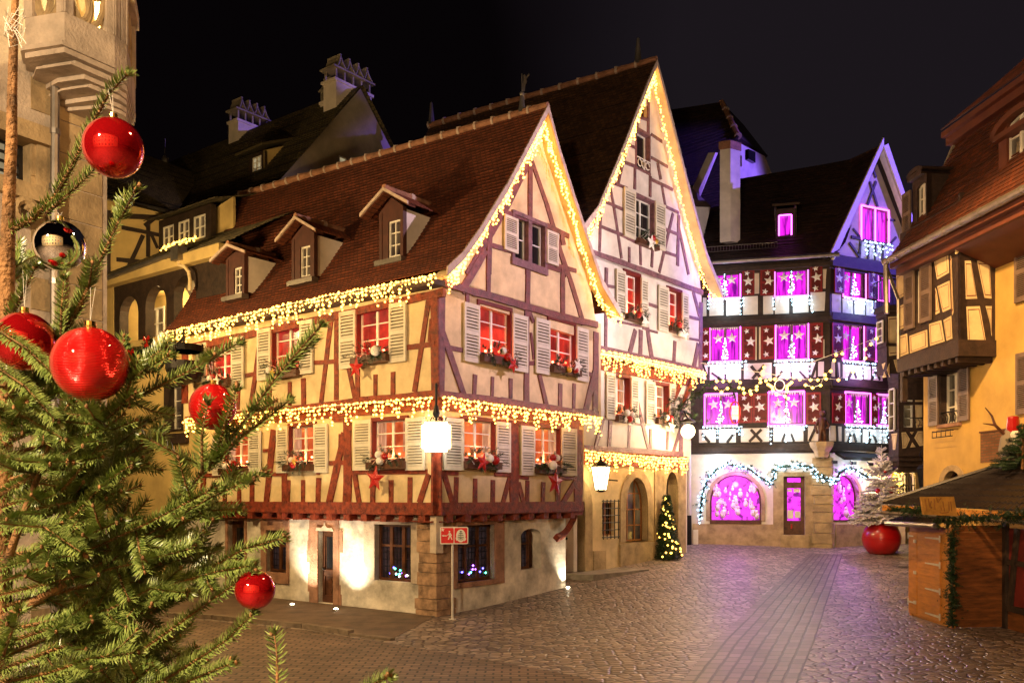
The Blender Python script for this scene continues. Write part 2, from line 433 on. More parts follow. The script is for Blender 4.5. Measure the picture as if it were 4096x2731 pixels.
def ringpoly(mb, fc, inner, outer, o0, o1):
    """flat frame between two loops with equal point counts"""
    n = len(inner)
    vs = [fc.pt(*p, o1) for p in inner] + [fc.pt(*p, o1) for p in outer] + [fc.pt(*p, o0) for p in inner] + [fc.pt(*p, o0) for p in outer]
    fs = []
    for k in range(n):
        k2 = (k + 1) % n
        fs += [(k, k2, n + k2, n + k), (n + k, n + k2, 3 * n + k2, 3 * n + k), (2 * n + k, 2 * n + k2, k2, k), (2 * n + k, 3 * n + k, 3 * n + k2, 2 * n + k2)]
    mb.add(vs, fs)
def window(fc, r, parent, cols=2, rows=3, frame="white_paint", pane="dark_glass", depth=0.16, casing=None, bar=0.05, sill=None, loop=None):
    s0, s1, z0, z1 = r
    m = MB(); d = -depth
    if loop:
        c = ((s0 + s1) / 2, (z0 + z1) / 2)
        inner = [(c[0] + (a - c[0]) * 0.93, c[1] + (b - c[1]) * 0.95) for a, b in loop]
        ringpoly(m, fc, inner, loop, d, d + 0.05)
    else:
        fbox(m, fc, s0, s0 + bar, z0, z1, d, d + 0.05); fbox(m, fc, s1 - bar, s1, z0, z1, d, d + 0.05)
        fbox(m, fc, s0 + bar, s1 - bar, z0, z0 + bar, d, d + 0.048); fbox(m, fc, s0 + bar, s1 - bar, z1 - bar, z1, d, d + 0.048)
    for i in range(1, cols):
        t = s0 + (s1 - s0) * i / cols; w = bar * (0.8 if (cols == 2 or i * 2 == cols) else 0.4)
        fbox(m, fc, t - w, t + w, z0 + bar * 0.6, z1 - bar * 0.6, d + 0.002, d + 0.044)
    for j in range(1, rows):
        t = z0 + (z1 - z0) * j / rows
        fbox(m, fc, s0 + bar * 0.6, s1 - bar * 0.6, t - bar * 0.3, t + bar * 0.3, d + 0.004, d + 0.040)
    w = m.build("window", frame, parent)
    m = MB()
    if loop: fpoly(m, fc, loop, d - 0.02, d - 0.004)
    else: fbox(m, fc, s0, s1, z0, z1, d - 0.02, d - 0.004)
    m.build("pane", pane, w)
    if pane == "red_pane":            # a blind drawn over the upper panes
        m = MB(); fbox(m, fc, s0 + bar, s1 - bar, z0 + (z1 - z0) * rnd.uniform(.60, .72), z1 - bar, d - .003, d + .001); m.build("blind", "red_blind", w)
    if pane == "amber_pane":          # lace curtains drawn to the sides
        for a, b in ((s0 + bar, s0 + (s1 - s0) * rnd.uniform(.22, .34)), (s1 - (s1 - s0) * rnd.uniform(.22, .34), s1 - bar)):
            m = MB(); fpoly(m, fc, [(a, z0 + (z1 - z0) * .2), (b, z0 + (z1 - z0) * .2), ((a + b) / 2 + (b - a) * .5, z1 - bar), (a, z1 - bar)], d - .003, d + .001); m.build("curtain", "lace_curtain", w)
    if casing:
        m = MB(); e = 0.012
        fbox(m, fc, s0 - 0.06, s0 + e, z0, z1, d + 0.05, 0.045); fbox(m, fc, s1 - e, s1 + 0.06, z0, z1, d + 0.05, 0.045)
        fbox(m, fc, s0 - 0.06, s1 + 0.06, z1 - e, z1 + 0.09, d + 0.05, 0.052); fbox(m, fc, s0 - 0.06, s1 + 0.06, z0 - 0.06, z0 + e, d + 0.05, 0.06)
        m.build("casing", casing, w)
    if sill:
        m = MB(); fbox(m, fc, s0 - 0.1, s1 + 0.1, z0 - 0.1, z0 - 0.004, -0.05, 0.10); m.build("sill", sill, w)
    return w
def shutter(fc, r, parent, frame="cream_shutter", slats=15, out=0.05, gap="shutter_gap", open_slats=False):
    s0, s1, z0, z1 = r; m = MB(); st = min(0.07, (s1 - s0) * 0.18); rl = min(0.12, (z1 - z0) * 0.08); t = tiny()
    o0, o1 = out, out + 0.045 + t
    fbox(m, fc, s0, s0 + st, z0, z1, o0, o1); fbox(m, fc, s1 - st, s1, z0, z1, o0, o1)
    zm = (z0 + z1) / 2
    for a, b in ((z0, z0 + rl), (zm - rl * 0.45, zm + rl * 0.45), (z1 - rl, z1)):
        fbox(m, fc, s0 + st, s1 - st, a, b, o0, o1 - 0.003)
    for a, b in ((z0 + rl, zm - rl * 0.45), (zm + rl * 0.45, z1 - rl)):
        n = max(3, slats // 2); h = (b - a) / n
        for i in range(n):
            zz = a + h * i
            p = [fc.pt(s0 + st, zz + h * 0.10, o1 - 0.004), fc.pt(s1 - st, zz + h * 0.10, o1 - 0.004), fc.pt(s1 - st, zz + h * 0.42, o0 + 0.004), fc.pt(s0 + st, zz + h * 0.42, o0 + 0.004)]
            q = [x + Vector((0, 0, h * 0.42)) for x in p]
            m.hexa(p + q)
    m.cur = 1
    if not open_slats: fbox(m, fc, s0 + st * 0.5, s1 - st * 0.5, z0 + rl * 0.5, z1 - rl * 0.5, o0 - 0.012, o0 + 0.002)
    return m.build("shutter", [frame, gap], parent)
def star_loop(c, r, rot=0.0, k=0.42):
    return [(c[0] + (r if i % 2 == 0 else r * k) * math.sin(rot + math.pi * i / 5), c[1] + (r if i % 2 == 0 else r * k) * math.cos(rot + math.pi * i / 5)) for i in range(10)]
def star3d(mb, fc, c, r, o0, th, rot=0.0):
    lp = star_loop(c, r, rot); n = 10
    vs = [fc.pt(a, b, o0) for a, b in lp] + [fc.pt(c[0], c[1], o0 + th), fc.pt(c[0], c[1], o0 - th * 0.3)]
    mb.add(vs, [(k, (k + 1) % n, n) for k in range(n)] + [((k + 1) % n, k, n + 1) for k in range(n)])
def roof_sheet(mb, prof, p0, dvec, length, thick=0.10, uscale=1.0, course=0.15):
    """tiled slope: prof is the slope line as 3-D points from ridge to eave, swept along dvec; every course of tiles is a small step"""
    pts = [Vector(p) for p in prof]; dv = Vector(dvec)
    # resample by tile course
    seg = [0.0]
    for a, b in zip(pts, pts[1:]): seg.append(seg[-1] + (b - a).length)
    L = seg[-1]; n = max(2, int(L / course))
    def at(t):
        for i in range(len(pts) - 1):
            if t <= seg[i + 1] + 1e-9:
                k = (t - seg[i]) / (seg[i + 1] - seg[i] + 1e-12); return pts[i].lerp(pts[i + 1], k)
        return pts[-1]
    for i in range(n):
        t0, t1 = L * i / n, L * (i + 1) / n
        a, b = at(t0), at(t1)
        nn = (b - a).cross(dv); nn.normalize()
        if nn.z < 0: nn = -nn
        a2 = a + nn * 0.0; b2 = b + nn * 0.028
        c2 = b
        ext = length if not callable(length) else length
        def ends(p, t):
            l0, l1 = (0.0, length) if not callable(length) else length(t / L)
            return p + dv * l0, p + dv * l1, l0, l1
        A0, A1, l0, l1 = ends(a2, t0); B0, B1, m0, m1 = ends(b2, t1); C0, C1, _, _ = ends(c2, t1)
        mb.add([A0, A1, B1, B0, C1, C0], [(0, 1, 2, 3), (3, 2, 4, 5)],
               [[(l0, t0), (l1, t0), (m1, t1), (m0, t1)], [(m0, t1), (m1, t1), (m1, t1), (m0, t1)]])
def roof_ruled(mb, A, B, course=0.15):
    """tiled slope between two end profiles (ridge to eave), the near one A and the far one B"""
    A = [Vector(p) for p in A]; B = [Vector(p) for p in B]
    seg = [0.0]
    for a, b in zip(A, A[1:]): seg.append(seg[-1] + (b - a).length)
    L = seg[-1]; n = max(2, int(L / course)); W_ = (B[0] - A[0]).length
    def at(P, t):
        for i in range(len(P) - 1):
            if t <= seg[i + 1] + 1e-9: return P[i].lerp(P[i + 1], (t - seg[i]) / (seg[i + 1] - seg[i] + 1e-12))
        return P[-1]
    for i in range(n):
        t0, t1 = L * i / n, L * (i + 1) / n
        a0, a1, b0, b1 = at(A, t0), at(A, t1), at(B, t0), at(B, t1)
        nn = (a1 - a0).cross(b0 - a0); nn.normalize()
        if nn.z < 0: nn = -nn
        k = max(1, int(W_ / 2.0)); 
        for j in range(k):
            f, g = j / k, (j + 1) / k
            jt = nn * 0.028
            p0, p1, q0, q1 = a0.lerp(b0, f), a0.lerp(b0, g), a1.lerp(b1, f), a1.lerp(b1, g)
            wv = lambda x: nn * (0.018 * math.sin(x * 2.1 + t0 * 1.3) + 0.012 * math.sin(x * 5.3 + t0 * 0.6))
            x0, x1 = W_ * f, W_ * g
            mb.add([p0 + wv(x0), p1 + wv(x1), q1 + jt + wv(x1), q0 + jt + wv(x0), q0 + wv(x0) - nn * .01, q1 + wv(x1) - nn * .01], [(0, 1, 2, 3), (3, 2, 5, 4)],
                   [[(x0, t0), (x1, t0), (x1, t1), (x0, t1)], [(x0, t1), (x1, t1), (x1, t1), (x0, t1)]])
def far_profile(A, ridge, eave):
    """the profile A carried over to another ridge point and another eave point"""
    a, e = A[0], A[-1]; out = []
    for p in A:
        h = (Vector((p.x - a.x, p.y - a.y, 0))).length / (Vector((e.x - a.x, e.y - a.y, 0))).length
        k = (a.z - p.z) / (a.z - e.z)
        out.append(Vector((ridge.x + (eave.x - ridge.x) * h, ridge.y + (eave.y - ridge.y) * h, ridge.z + (eave.z - ridge.z) * k)))
    return out
def ridge_tiles(mb, a, b, r=0.13, step=0.42):
    a, b = Vector(a), Vector(b); L = (b - a).length; n = max(1, int(L / step)); d = (b - a) / n
    for i in range(n):
        mb.cur = 0
        mb.tube([a + d * i, a + d * (i + 0.97)], [r * 0.88, r], 8)
        mb.cur = 1
        mb.tube([a + d * (i + 0.93), a + d * (i + 1.04)], [r * 1.22, r * 1.28], 8)
    mb.cur = 0
def text_mesh(body, size, name="lettering", font_scale=(1, 1)):
    cu = bpy.data.curves.new("t", "FONT"); cu.body = body; cu.size = size; cu.align_x = "CENTER"; cu.align_y = "CENTER"; cu.extrude = 0.0; cu.resolution_u = 2
    o = bpy.data.objects.new("t", cu); COL.objects.link(o)
    bpy.context.view_layer.update()
    me = bpy.data.meshes.new_from_object(o)
    vs = [(v.co.x * font_scale[0], v.co.y * font_scale[1]) for v in me.vertices]; fs = [tuple(p.vertices) for p in me.polygons]
    bpy.data.objects.remove(o); bpy.data.curves.remove(cu); bpy.data.meshes.remove(me)
    return vs, fs
def ftext(mb, fc, c, body, size, out, rot=0.0, sc=(1, 1)):
    vs, fs = text_mesh(body, size, font_scale=sc)
    ca, sa = math.cos(rot), math.sin(rot)
    mb.add([fc.pt(c[0] + x * ca - y * sa, c[1] + x * sa + y * ca, out) for x, y in vs], fs)

# ------------------------------------------------------------------ lights on cables, greenery
def icicle(name, label, fc, path, group, out=0.16, bulb="warm_bulb", br=0.031, step=0.16, lo=0.12, hi=0.62, origin=None, normal_drop=True, dens=0.10, hang=None):
    """an icicle light string: a cable along path (s, z) with drops of bulbs hanging from it"""
    pts = [Vector((a, b)) for a, b in path]
    root = thing(name, label, "fairy lights", fc.pt(path[0][0], path[0][1], out), group)
    cb = MB(); bl = MB()
    cb.tube([fc.pt(p.x, p.y, out) for p in pts], 0.012, 4)
    seg = [0.0]
    for a, b in zip(pts, pts[1:]): seg.append(seg[-1] + (b - a).length)
    t = 0.05
    while t < seg[-1]:
        for i in range(len(pts) - 1):
            if t <= seg[i + 1]:
                p = pts[i].lerp(pts[i + 1], (t - seg[i]) / (seg[i + 1] - seg[i])); break
        L = rnd.uniform(lo, hi) * (1.0 if rnd.random() < 0.7 else 0.5)
        x, y = p.x, p.y; dz = 0.0; line = [fc.pt(x, y, out)]
        k = 0
        while dz < L:
            x += rnd.uniform(-0.022, 0.022); o = out + rnd.uniform(-0.05, 0.05)
            q = fc.pt(x, y - dz, o); line.append(q)
            bl.bulb(q + Vector((rnd.uniform(-.02, .02), 0, rnd.uniform(-.02, .02))), br * rnd.uniform(0.75, 1.2))
            dz += dens * rnd.uniform(0.8, 1.3); k += 1
        if len(line) > 1: cb.tube(line, 0.004, 3)
        t += step * rnd.uniform(0.6, 1.4)
    cb.build("cable", "straw_white", root)
    b = bl.build("bulb", bulb, root); b["kind"] = "stuff"
    return root
def needle_twig(mb, a, b, L, n, w=0.0022, spread=1.0, rows=4, curve=0.0, up=None):
    """needles all round a twig from a to b, leaning forward"""
    a, b = Vector(a), Vector(b); t = (b - a); ln = t.length
    if ln < 1e-6: return
    t.normalize()
    u = t.orthogonal().normalized(); v = t.cross(u)
    if up is not None:                # combed conifer twig: flat to both sides and parted along the top
        U = up - t * up.dot(t)
        if U.length < 1e-3: U = u.copy()
        U.normalize(); Sd = t.cross(U); rows_ = ((1, .02), (-1, .02), (.72, .70), (-.72, .70), (.25, .95), (.9, -.40), (-.9, -.40))
        for i in range(n):
            k = (i + .5) / n
            for j, (a1, a2) in enumerate(rows_):
                if j == 4 and i % 3: continue
                if j > 4 and i % 2: continue
                p = a.lerp(b, min(1, k + rnd.uniform(-.4, .4) / n)); f = rnd.uniform(.50, .74) + (.5 if k > .9 else 0)
                d = (Sd * (a1 + rnd.uniform(-.13, .13)) + U * (a2 + rnd.uniform(-.13, .13)) + t * f).normalized()
                l = L * rnd.uniform(.82, 1.06) * (.8 if k > .93 else 1)
                sd = d.cross(U if abs(d.dot(U)) < .8 else Sd)
                if sd.length < 1e-5: continue
                sd.normalize(); sd *= w * .5; q = p + d * l * .6; e = p + d * l * .97 + t * l * .10
                mb.add([p - sd * .7, p + sd * .7, q + sd, q - sd, e], [(0, 1, 2, 3), (3, 2, 4)])
        return
    for i in range(n):
        k = (i + rnd.random()) / n
        p = a.lerp(b, k)
        for j in range(rows):
            an = 2 * math.pi * (j + rnd.random()) / rows
            r = u * math.cos(an) + v * math.sin(an)
            fw = rnd.uniform(0.45, 0.95) + 0.5 * max(0, k - 0.8) * 5 * 0.6
            d = (r * spread + t * fw).normalized()
            if up is not None: d = (d + up * (0.55 if d.dot(up) > -.1 else .95)).normalized()
            l = L * rnd.uniform(0.7, 1.1) * (1.0 if k < 0.93 else 0.75)
            sd = d.cross(t)
            if sd.length < 1e-5: continue
            sd.normalize(); sd *= w * 0.5
            q = p + d * l * 0.55; e = p + d * l + t * l * 0.10
            mb.add([p - sd, p + sd, q + sd, q - sd, e], [(0, 1, 2, 3), (3, 2, 4)])
def foliage_blob(mb, c, rx, ry, rz, n, L, axis_u, axis_n):
    """short evergreen sprigs scattered through an ellipsoid"""
    for i in range(n):
        th = rnd.uniform(0, 2 * math.pi); rr = rnd.random() ** 0.5
        p = Vector(c) + axis_u * (rx * rr * math.cos(th)) + axis_n * (ry * rnd.uniform(-0.6, 1)) + Vector((0, 0, rz * rr * math.sin(th)))
        d = (axis_u * (math.cos(th) * 1.1) + axis_n * rnd.uniform(0.2, 1.0) + Vector((0, 0, math.sin(th) * 0.8 - 0.15))).normalized()
        needle_twig(mb, p, p + d * L * 2.2, L, 7, 0.012, 0.9, 3)
# ------------------------------------------------------------------ the ground
def grid(name, x0, x1, y0, y1, nx, ny, m, lift=0.0, kind="structure", fn=None):
    mb = MB(); vs = []; fs = []; uv = []
    for j in range(ny + 1):
        for i in range(nx + 1):
            x = x0 + (x1 - x0) * i / nx; y = y0 + (y1 - y0) * j / ny
            vs.append((x, y, ground_z(x, y) + lift))
    for j in range(ny):
        for i in range(nx):
            q = (j * (nx + 1) + i, j * (nx + 1) + i + 1, (j + 1) * (nx + 1) + i + 1, (j + 1) * (nx + 1) + i)
            fs.append(q); uv.append([(vs[k][0], vs[k][1]) for k in q])
    mb.add(vs, fs, uv)
    o = mb.build(name, m); o["kind"] = kind
    return o
def strip(name, left, right, m, lift, n=24, kind="structure", uvs=True, th=0.0, along=False):
    """a band laid on the ground between two ground polylines"""
    mb = MB()
    def at(pl, t):
        k = t * (len(pl) - 1); i = min(int(k), len(pl) - 2)
        return pl[i].lerp(pl[i + 1], k - i)
    vs = []; 
    for i in range(n + 1):
        for pl in (left, right):
            p = at(pl, i / n); vs.append((p.x, p.y, ground_z(p.x, p.y) + lift))
    fs = [(2 * i, 2 * i + 1, 2 * i + 3, 2 * i + 2) for i in range(n)]
    ln = [0.0]; wd = (at(left, .5) - at(right, .5)).length
    for i in range(n): ln.append(ln[-1] + math.dist(vs[2 * i][:2], vs[2 * i + 2][:2]))
    mb.add(vs, fs, [[(ln[k // 2], (k % 2) * wd) for k in f] if along else [(vs[k][0], vs[k][1]) for k in f] for f in fs])
    if th:
        vs2 = [(x, y, z - th) for x, y, z in vs]; b = len(mb.v)
        mb.add(vs2, []); 
        for i in range(n):
            mb.f += [(2 * i, 2 * i + 2, b + 2 * i + 2, b + 2 * i), (2 * i + 1, b + 2 * i + 1, b + 2 * i + 3, 2 * i + 3)]; mb.mi += [0, 0]
        mb.f.append((0, b, b + 1, 1)); mb.mi.append(0)
    o = mb.build(name, m); o["kind"] = kind
    return o
def cobble_mat(name, c1, c2, joint, sx, sy, rough=0.42, bump=1.0, rot=0.0, rand=0.85):
    """setts: one rounded cell per stone, each with its own tone and its own slight tilt"""
    m, n, l, b = new_mat(name)
    t = n.new("ShaderNodeTexCoord"); mp = n.new("ShaderNodeMapping"); mp.inputs["Scale"].default_value = (sx, sy, 1); mp.inputs["Rotation"].default_value = (0, 0, rot)
    l.new(t.outputs["UV"], mp.inputs[0])
    v1 = n.new("ShaderNodeTexVoronoi"); v1.voronoi_dimensions = "2D"; v1.feature = "DISTANCE_TO_EDGE"; v1.inputs["Randomness"].default_value = rand; v1.inputs["Scale"].default_value = 1
    v2 = n.new("ShaderNodeTexVoronoi"); v2.voronoi_dimensions = "2D"; v2.inputs["Randomness"].default_value = rand; v2.inputs["Scale"].default_value = 1
    l.new(mp.outputs[0], v1.inputs["Vector"]); l.new(mp.outputs[0], v2.inputs["Vector"])
    rp = n.new("ShaderNodeValToRGB"); e = rp.color_ramp.elements
    e[0].position = 0.0; e[0].color = (*c1, 1); e[1].position = 1.0; e[1].color = (*c2, 1)
    sp = n.new("ShaderNodeSeparateColor"); l.new(v2.outputs["Color"], sp.inputs[0]); l.new(sp.outputs[0], rp.inputs[0])
    jr = n.new("ShaderNodeValToRGB"); jr.color_ramp.elements[0].position = 0.02; jr.color_ramp.elements[1].position = 0.13
    l.new(v1.outputs["Distance"], jr.inputs[0])
    mx = n.new("ShaderNodeMix"); mx.data_type = "RGBA"; mx.inputs[6].default_value = (*joint, 1)
    l.new(jr.outputs[0], mx.inputs[0]); l.new(rp.outputs[0], mx.inputs[7])
    nz = n.new("ShaderNodeTexNoise"); nz.inputs["Scale"].default_value = 0.45; nz.inputs["Detail"].default_value = 5
    l.new(t.outputs["UV"], nz.inputs[0])
    mr = n.new("ShaderNodeMapRange"); mr.inputs[3].default_value = 0.55; mr.inputs[4].default_value = 1.35
    l.new(nz.outputs["Fac"], mr.inputs[0])
    m2 = n.new("ShaderNodeMix"); m2.data_type = "RGBA"; m2.blend_type = "MULTIPLY"; m2.inputs[0].default_value = 1.0
    l.new(mx.outputs[2], m2.inputs[6]); l.new(mr.outputs[0], m2.inputs[7]); l.new(m2.outputs[2], b.inputs["Base Color"])
    hr = n.new("ShaderNodeMapRange"); hr.inputs[1].default_value = 0.0; hr.inputs[2].default_value = 0.22; hr.interpolation_type = "SMOOTHSTEP"
    l.new(v1.outputs["Distance"], hr.inputs[0])
    ng = n.new("ShaderNodeTexNoise"); ng.inputs["Scale"].default_value = 26; ng.inputs["Detail"].default_value = 3; l.new(t.outputs["UV"], ng.inputs[0])
    ma = n.new("ShaderNodeMath"); ma.operation = "MULTIPLY_ADD"; ma.inputs[1].default_value = 0.55
    l.new(sp.outputs[1], ma.inputs[0]); l.new(hr.outputs[0], ma.inputs[2])
    mb2 = n.new("ShaderNodeMath"); mb2.operation = "MULTIPLY_ADD"; mb2.inputs[1].default_value = 0.35
    l.new(ng.outputs["Fac"], mb2.inputs[0]); l.new(ma.outputs[0], mb2.inputs[2])
    bp = n.new("ShaderNodeBump"); bp.inputs["Strength"].default_value = bump; bp.inputs["Distance"].default_value = 0.022
    l.new(mb2.outputs[0], bp.inputs["Height"]); l.new(bp.outputs[0], b.inputs["Normal"])
    b.inputs["Roughness"].default_value = rough; b.inputs["Specular IOR Level"].default_value = 0.5
    MATS[name] = m
    return m
cobble_mat("cobbles", (0.105, 0.076, 0.062), (0.41, 0.315, 0.25), (0.016, 0.011, 0.009), 4.4, 5.6, 0.42, 1.0)
brick_mat("road_setts", (0.26, 0.175, 0.115), (0.135, 0.088, 0.058), (0.028, 0.019, 0.014), 0.30, 0.17, 0.58, 0.022, 0.9, 0.5, 0.45, True, 0.6, 0.02, 0.6)
brick_mat("channel_setts", (0.22, 0.17, 0.145), (0.115, 0.088, 0.075), (0.022, 0.016, 0.014), 0.46, 0.26, 0.50, 0.030, 0.9, 0.5, 0.5, True, 0.5, 0.02, 0.6)
grid("ground", -60, 70, -40, 95, 150, 170, "cobbles")
# smooth drainage band of larger setts running up the lane
P = lambda u, v: gpx(u, v)
strip("paving", [P(2720, 2731), P(2860, 2560), P(3000, 2430), P(3130, 2310), P(3235, 2215)], [P(3190, 2731), P(3260, 2560), P(3300, 2430), P(3340, 2310), P(3370, 2215)], "channel_setts", 0.005, along=True)
# the road in front: brick-like setts bounded by the kerb line
kl = [P(-500, 2455), P(500, 2463), P(848, 2481), P(1205, 2517), P(1395, 2546), P(1812, 2612), P(2300, 2700), P(2600, 2770)]
strip("road", [Vector((p.x, p.y - 0.02, 0)) for p in kl], [Vector((-14, 4.5, 0)), Vector((-8, 4.5, 0)), Vector((-5, 4.5, 0)), Vector((-3, 4.5, 0)), Vector((-1, 4.5, 0)), Vector((1, 4.5, 0)), Vector((2, 4.5, 0)), Vector((3, 6, 0))], "road_setts", 0.004, 60)
# asphalt pavement along the red house, raised on a kerb that sinks to street level at the corner
pv = [P(-500, 2450), P(500, 2458), P(848, 2476), P(1205, 2512), P(1395, 2540), P(1560, 2562)]
strip("pavement", [p + Vector((0, 0.16, 0)) for p in pv], [Vector((-19, 37, 0)), Vector((-13.5, 32.6, 0)), Vector((-10.2, 30.3, 0)), Vector((-6.5, 27.4, 0)), Vector((-4.2, 25.4, 0)), Vector((-1.9, 23.4, 0))], "asphalt", 0.008, 40)
mb = MB()
for a, b in zip(pv[:-1], pv[1:]):
    d = b - a; n = max(1, int(d.length / 0.95)); nr = Vector((-d.y, d.x, 0)).normalized()
    for i in range(n):
        p = a.lerp(b, (i + 0.012) / n); q = a.lerp(b, (i + 0.988) / n)
        h = 0.11 if b.x < -3.2 else 0.05
        w = nr * 0.17
        mb.hexa([p + Vector((0, 0, -p.z - .05)), q + Vector((0, 0, -q.z - .05)), q + w + Vector((0, 0, -q.z - .05)), p + w + Vector((0, 0, -p.z - .05)),
                 p + Vector((0, 0, h - p.z)), q + Vector((0, 0, h - q.z)), q + w + Vector((0, 0, h - q.z)), p + w + Vector((0, 0, h - p.z))])
tag(mb.build("kerb", "kerb_stone"), "worn stone kerb running along the front of the red timbered corner house", "kerb", kind="structure")

# ================================================================== RED HALF-TIMBERED CORNER HOUSE
DL, DR = (0.7947, -0.6070), (0.6091, 0.7930)
def ray_at(u, y): return ((u - CX) / F * y, y)
C0, C1, C2 = ray_at(1745, 23.05), ray_at(1745, 22.65), ray_at(1745, 22.40)
L0, L1, L2 = Face(*C0, *DL), Face(*C1, *DL), Face(*C2, *DL)
R0, R1, R2 = Face(*C0, *DR), Face(*C1, *DR), Face(*C2, *DR)
A = thing("half_timbered_house", "red timbered corner house with three small roof dormers and lights along its eaves", "house", (C0[0], C0[1], 0))
LEFT0, LEFT1, LEFT2 = L0.S(690), L1.S(795), L2.S(735)
# heights
zJ1 = 3.1 + (1985 - 2012) / F * 22.65          # foot of the first-floor framing
zJ0 = 3.1 + (1985 - 2078) / F * 23.05          # top of the ground-floor masonry
zJ2 = 3.1 + (1985 - 1580) / F * 22.4           # foot of the second-floor framing
zE = 3.1 + (1985 - 1150) / F * 22.4            # eaves
RE2 = R2.S(2397); RE1 = R1.S(2328); RE0 = R0.S(2241)
# ---- ground floor masonry
w1 = zrect(L0, Z5, 640, 780, 905, 1195); w2 = zrect(L0, Z5, 1395, 1650, 865, 1262); dr = zrect(L0, Z5, 1000, 1108, 903, 1428); d0 = zrect(L0, Z5, 372, 488, 838, 1352)
r0 = zrect(R0, Z7, 395, 655, 868, 1258); r1 = zrect(R0, Z7, 843, 983, 893, 1176)
dr = (dr[0], dr[1], 0.0, dr[3]); d0 = (d0[0], d0[1], 0.0, d0[3])
mb = MB()
def lowz(f, s): return -0.15
wall(mb, L0, [(LEFT0, -0.15), (0, -0.15), (0, zJ0 + 0.1), (LEFT0, zJ0 + 0.1)], [rectloop(w1), rectloop(w2), rectloop((dr[0], dr[1], 0.02, dr[3])), rectloop((d0[0], d0[1], 0.02, d0[3]))], 0.3)
wall(mb, R0, [(0, -0.15), (RE0, -0.15), (RE0, zJ0 + 0.1), (0, zJ0 + 0.1)], [rectloop(r0), archloop(r1, 0.22)], 0.32)
fx = Face(*(R0.pt(RE0, 0, 0)[:2]), R0.d[1] * 1.0, -R0.d[0] * 1.0)
wall(mb, Face(R0.pt(RE0, 0).x, R0.pt(RE0, 0).y, -DL[0], -DL[1]), [(0, -0.15), (6, -0.15), (6, zJ0), (0, zJ0)], [], 0.3)
mb.build("ground_wall", "white_plaster", A)
def surround(fc, r, l, rt, t, b, name="stone_surround", m="pink_sandstone", o=0.035, jag=False):
    s0, s1, z0, z1 = r; q = MB()
    fbox(q, fc, s0 - l, s0, z0, z1, -0.28, o + tiny()); fbox(q, fc, s1, s1 + rt, z0, z1, -0.28, o + tiny())
    fbox(q, fc, s0 - l, s1 + rt, z1, z1 + t, -0.28, o + 0.012)
    if b: fbox(q, fc, s0 - l, s1 + rt, z0 - b, z0, -0.28, o + 0.02)
    if jag:
        z = z0; k = 0
        while z < z1 - 0.2:
            h = rnd.uniform(0.25, 0.45); e = rnd.uniform(0.0, 0.16)
            fbox(q, fc, s0 - l - e, s0 - l, z, min(z + h, z1), -0.2, o - 0.006); e = rnd.uniform(0.0, 0.16)
            fbox(q, fc, s1 + rt, s1 + rt + e, z, min(z + h, z1), -0.2, o - 0.008); z += h
    return q.build(name, m, A)
surround(L0, w1, 0.26, 0.12, 0.30, 0.33); surround(L0, w2, 0.42, 0.40, 0.16, 0.0, m="sandstone")
surround(L0, dr, 0.36, 0.22, 0.34, 0.0, jag=True); surround(L0, d0, 0.12, 0.10, 0.2, 0)
surround(R0, r0, 0.20, 0.42, 0.16, 0.14, m="pink_sandstone")
q = MB()                                          # carved ogee over the street door
c = (dr[0] + dr[1]) / 2; hw = (dr[1] - dr[0]) / 2
og = [(c - hw - 0.05, dr[3] - 0.03), (c - hw, dr[3] + 0.07), (c - hw * 0.4, dr[3] + 0.06), (c - hw * 0.12, dr[3] + 0.13), (c, dr[3] + 0.24), (c + hw * 0.12, dr[3] + 0.13), (c + hw * 0.4, dr[3] + 0.06), (c + hw, dr[3] + 0.07), (c + hw + 0.05, dr[3] - 0.03)]
fpoly(q, L0, og, 0.03, 0.075); q.build("door_hood", "sandstone", A)
def leaded(fc, r, name, panes, rows, frames=2, glow="dim_pane", depth=0.2):
    s0, s1, z0, z1 = r; m = MB(); d = -depth; b = 0.07
    fbox(m, fc, s0, s0 + b, z0, z1, d, d + 0.07); fbox(m, fc, s1 - b, s1, z0, z1, d, d + 0.07)
    fbox(m, fc, s0 + b, s1 - b, z0, z0 + b, d, d + 0.068); fbox(m, fc, s0 + b, s1 - b, z1 - b, z1, d, d + 0.068)
    for i in range(1, frames):
        t = s0 + (s1 - s0) * i / frames; fbox(m, fc, t - 0.055, t + 0.055, z0 + b, z1 - b, d + 0.002, d + 0.064)
    zz = z0 + (z1 - z0) * 0.62
    fbox(m, fc, s0 + b, s1 - b, zz - 0.03, zz + 0.03, d + 0.004, d + 0.05)
    w = m.build(name, "walnut_door", A)
    m = MB()
    for i in range(1, panes):
        t = s0 + (s1 - s0) * i / panes; fbox(m, fc, t - 0.008, t + 0.008, z0 + b, z1 - b, d + 0.006, d + 0.02)
    for j in range(1, rows):
        t = z0 + (z1 - z0) * j / rows; fbox(m, fc, s0 + b, s1 - b, t - 0.008, t + 0.008, d + 0.007, d + 0.019)
    m.build("glazing_bar", "iron", w)
    m = MB(); fbox(m, fc, s0, s1, z0, z1, d - 0.02, d + 0.003); m.build("pane", glow, w)
    return w
glow_pane("shop_dusk", (0.003, 0.002, 0.003), (0.05, 0.036, 0.04), 0.4, 2.2)
leaded(L0, w1, "window", 8, 7, 2, "shop_dusk"); leaded(L0, w2, "window", 11, 8, 3, "shop_dusk", 0.22); leaded(R0, r0, "window", 11, 8, 3, "shop_dusk", 0.22)
leaded(R0, (r1[0] - 0.05, r1[1] - (r1[1] - r1[0]) * 0.30, r1[2], r1[3]), "window", 5, 8, 1, "shop_dusk", 0.30)
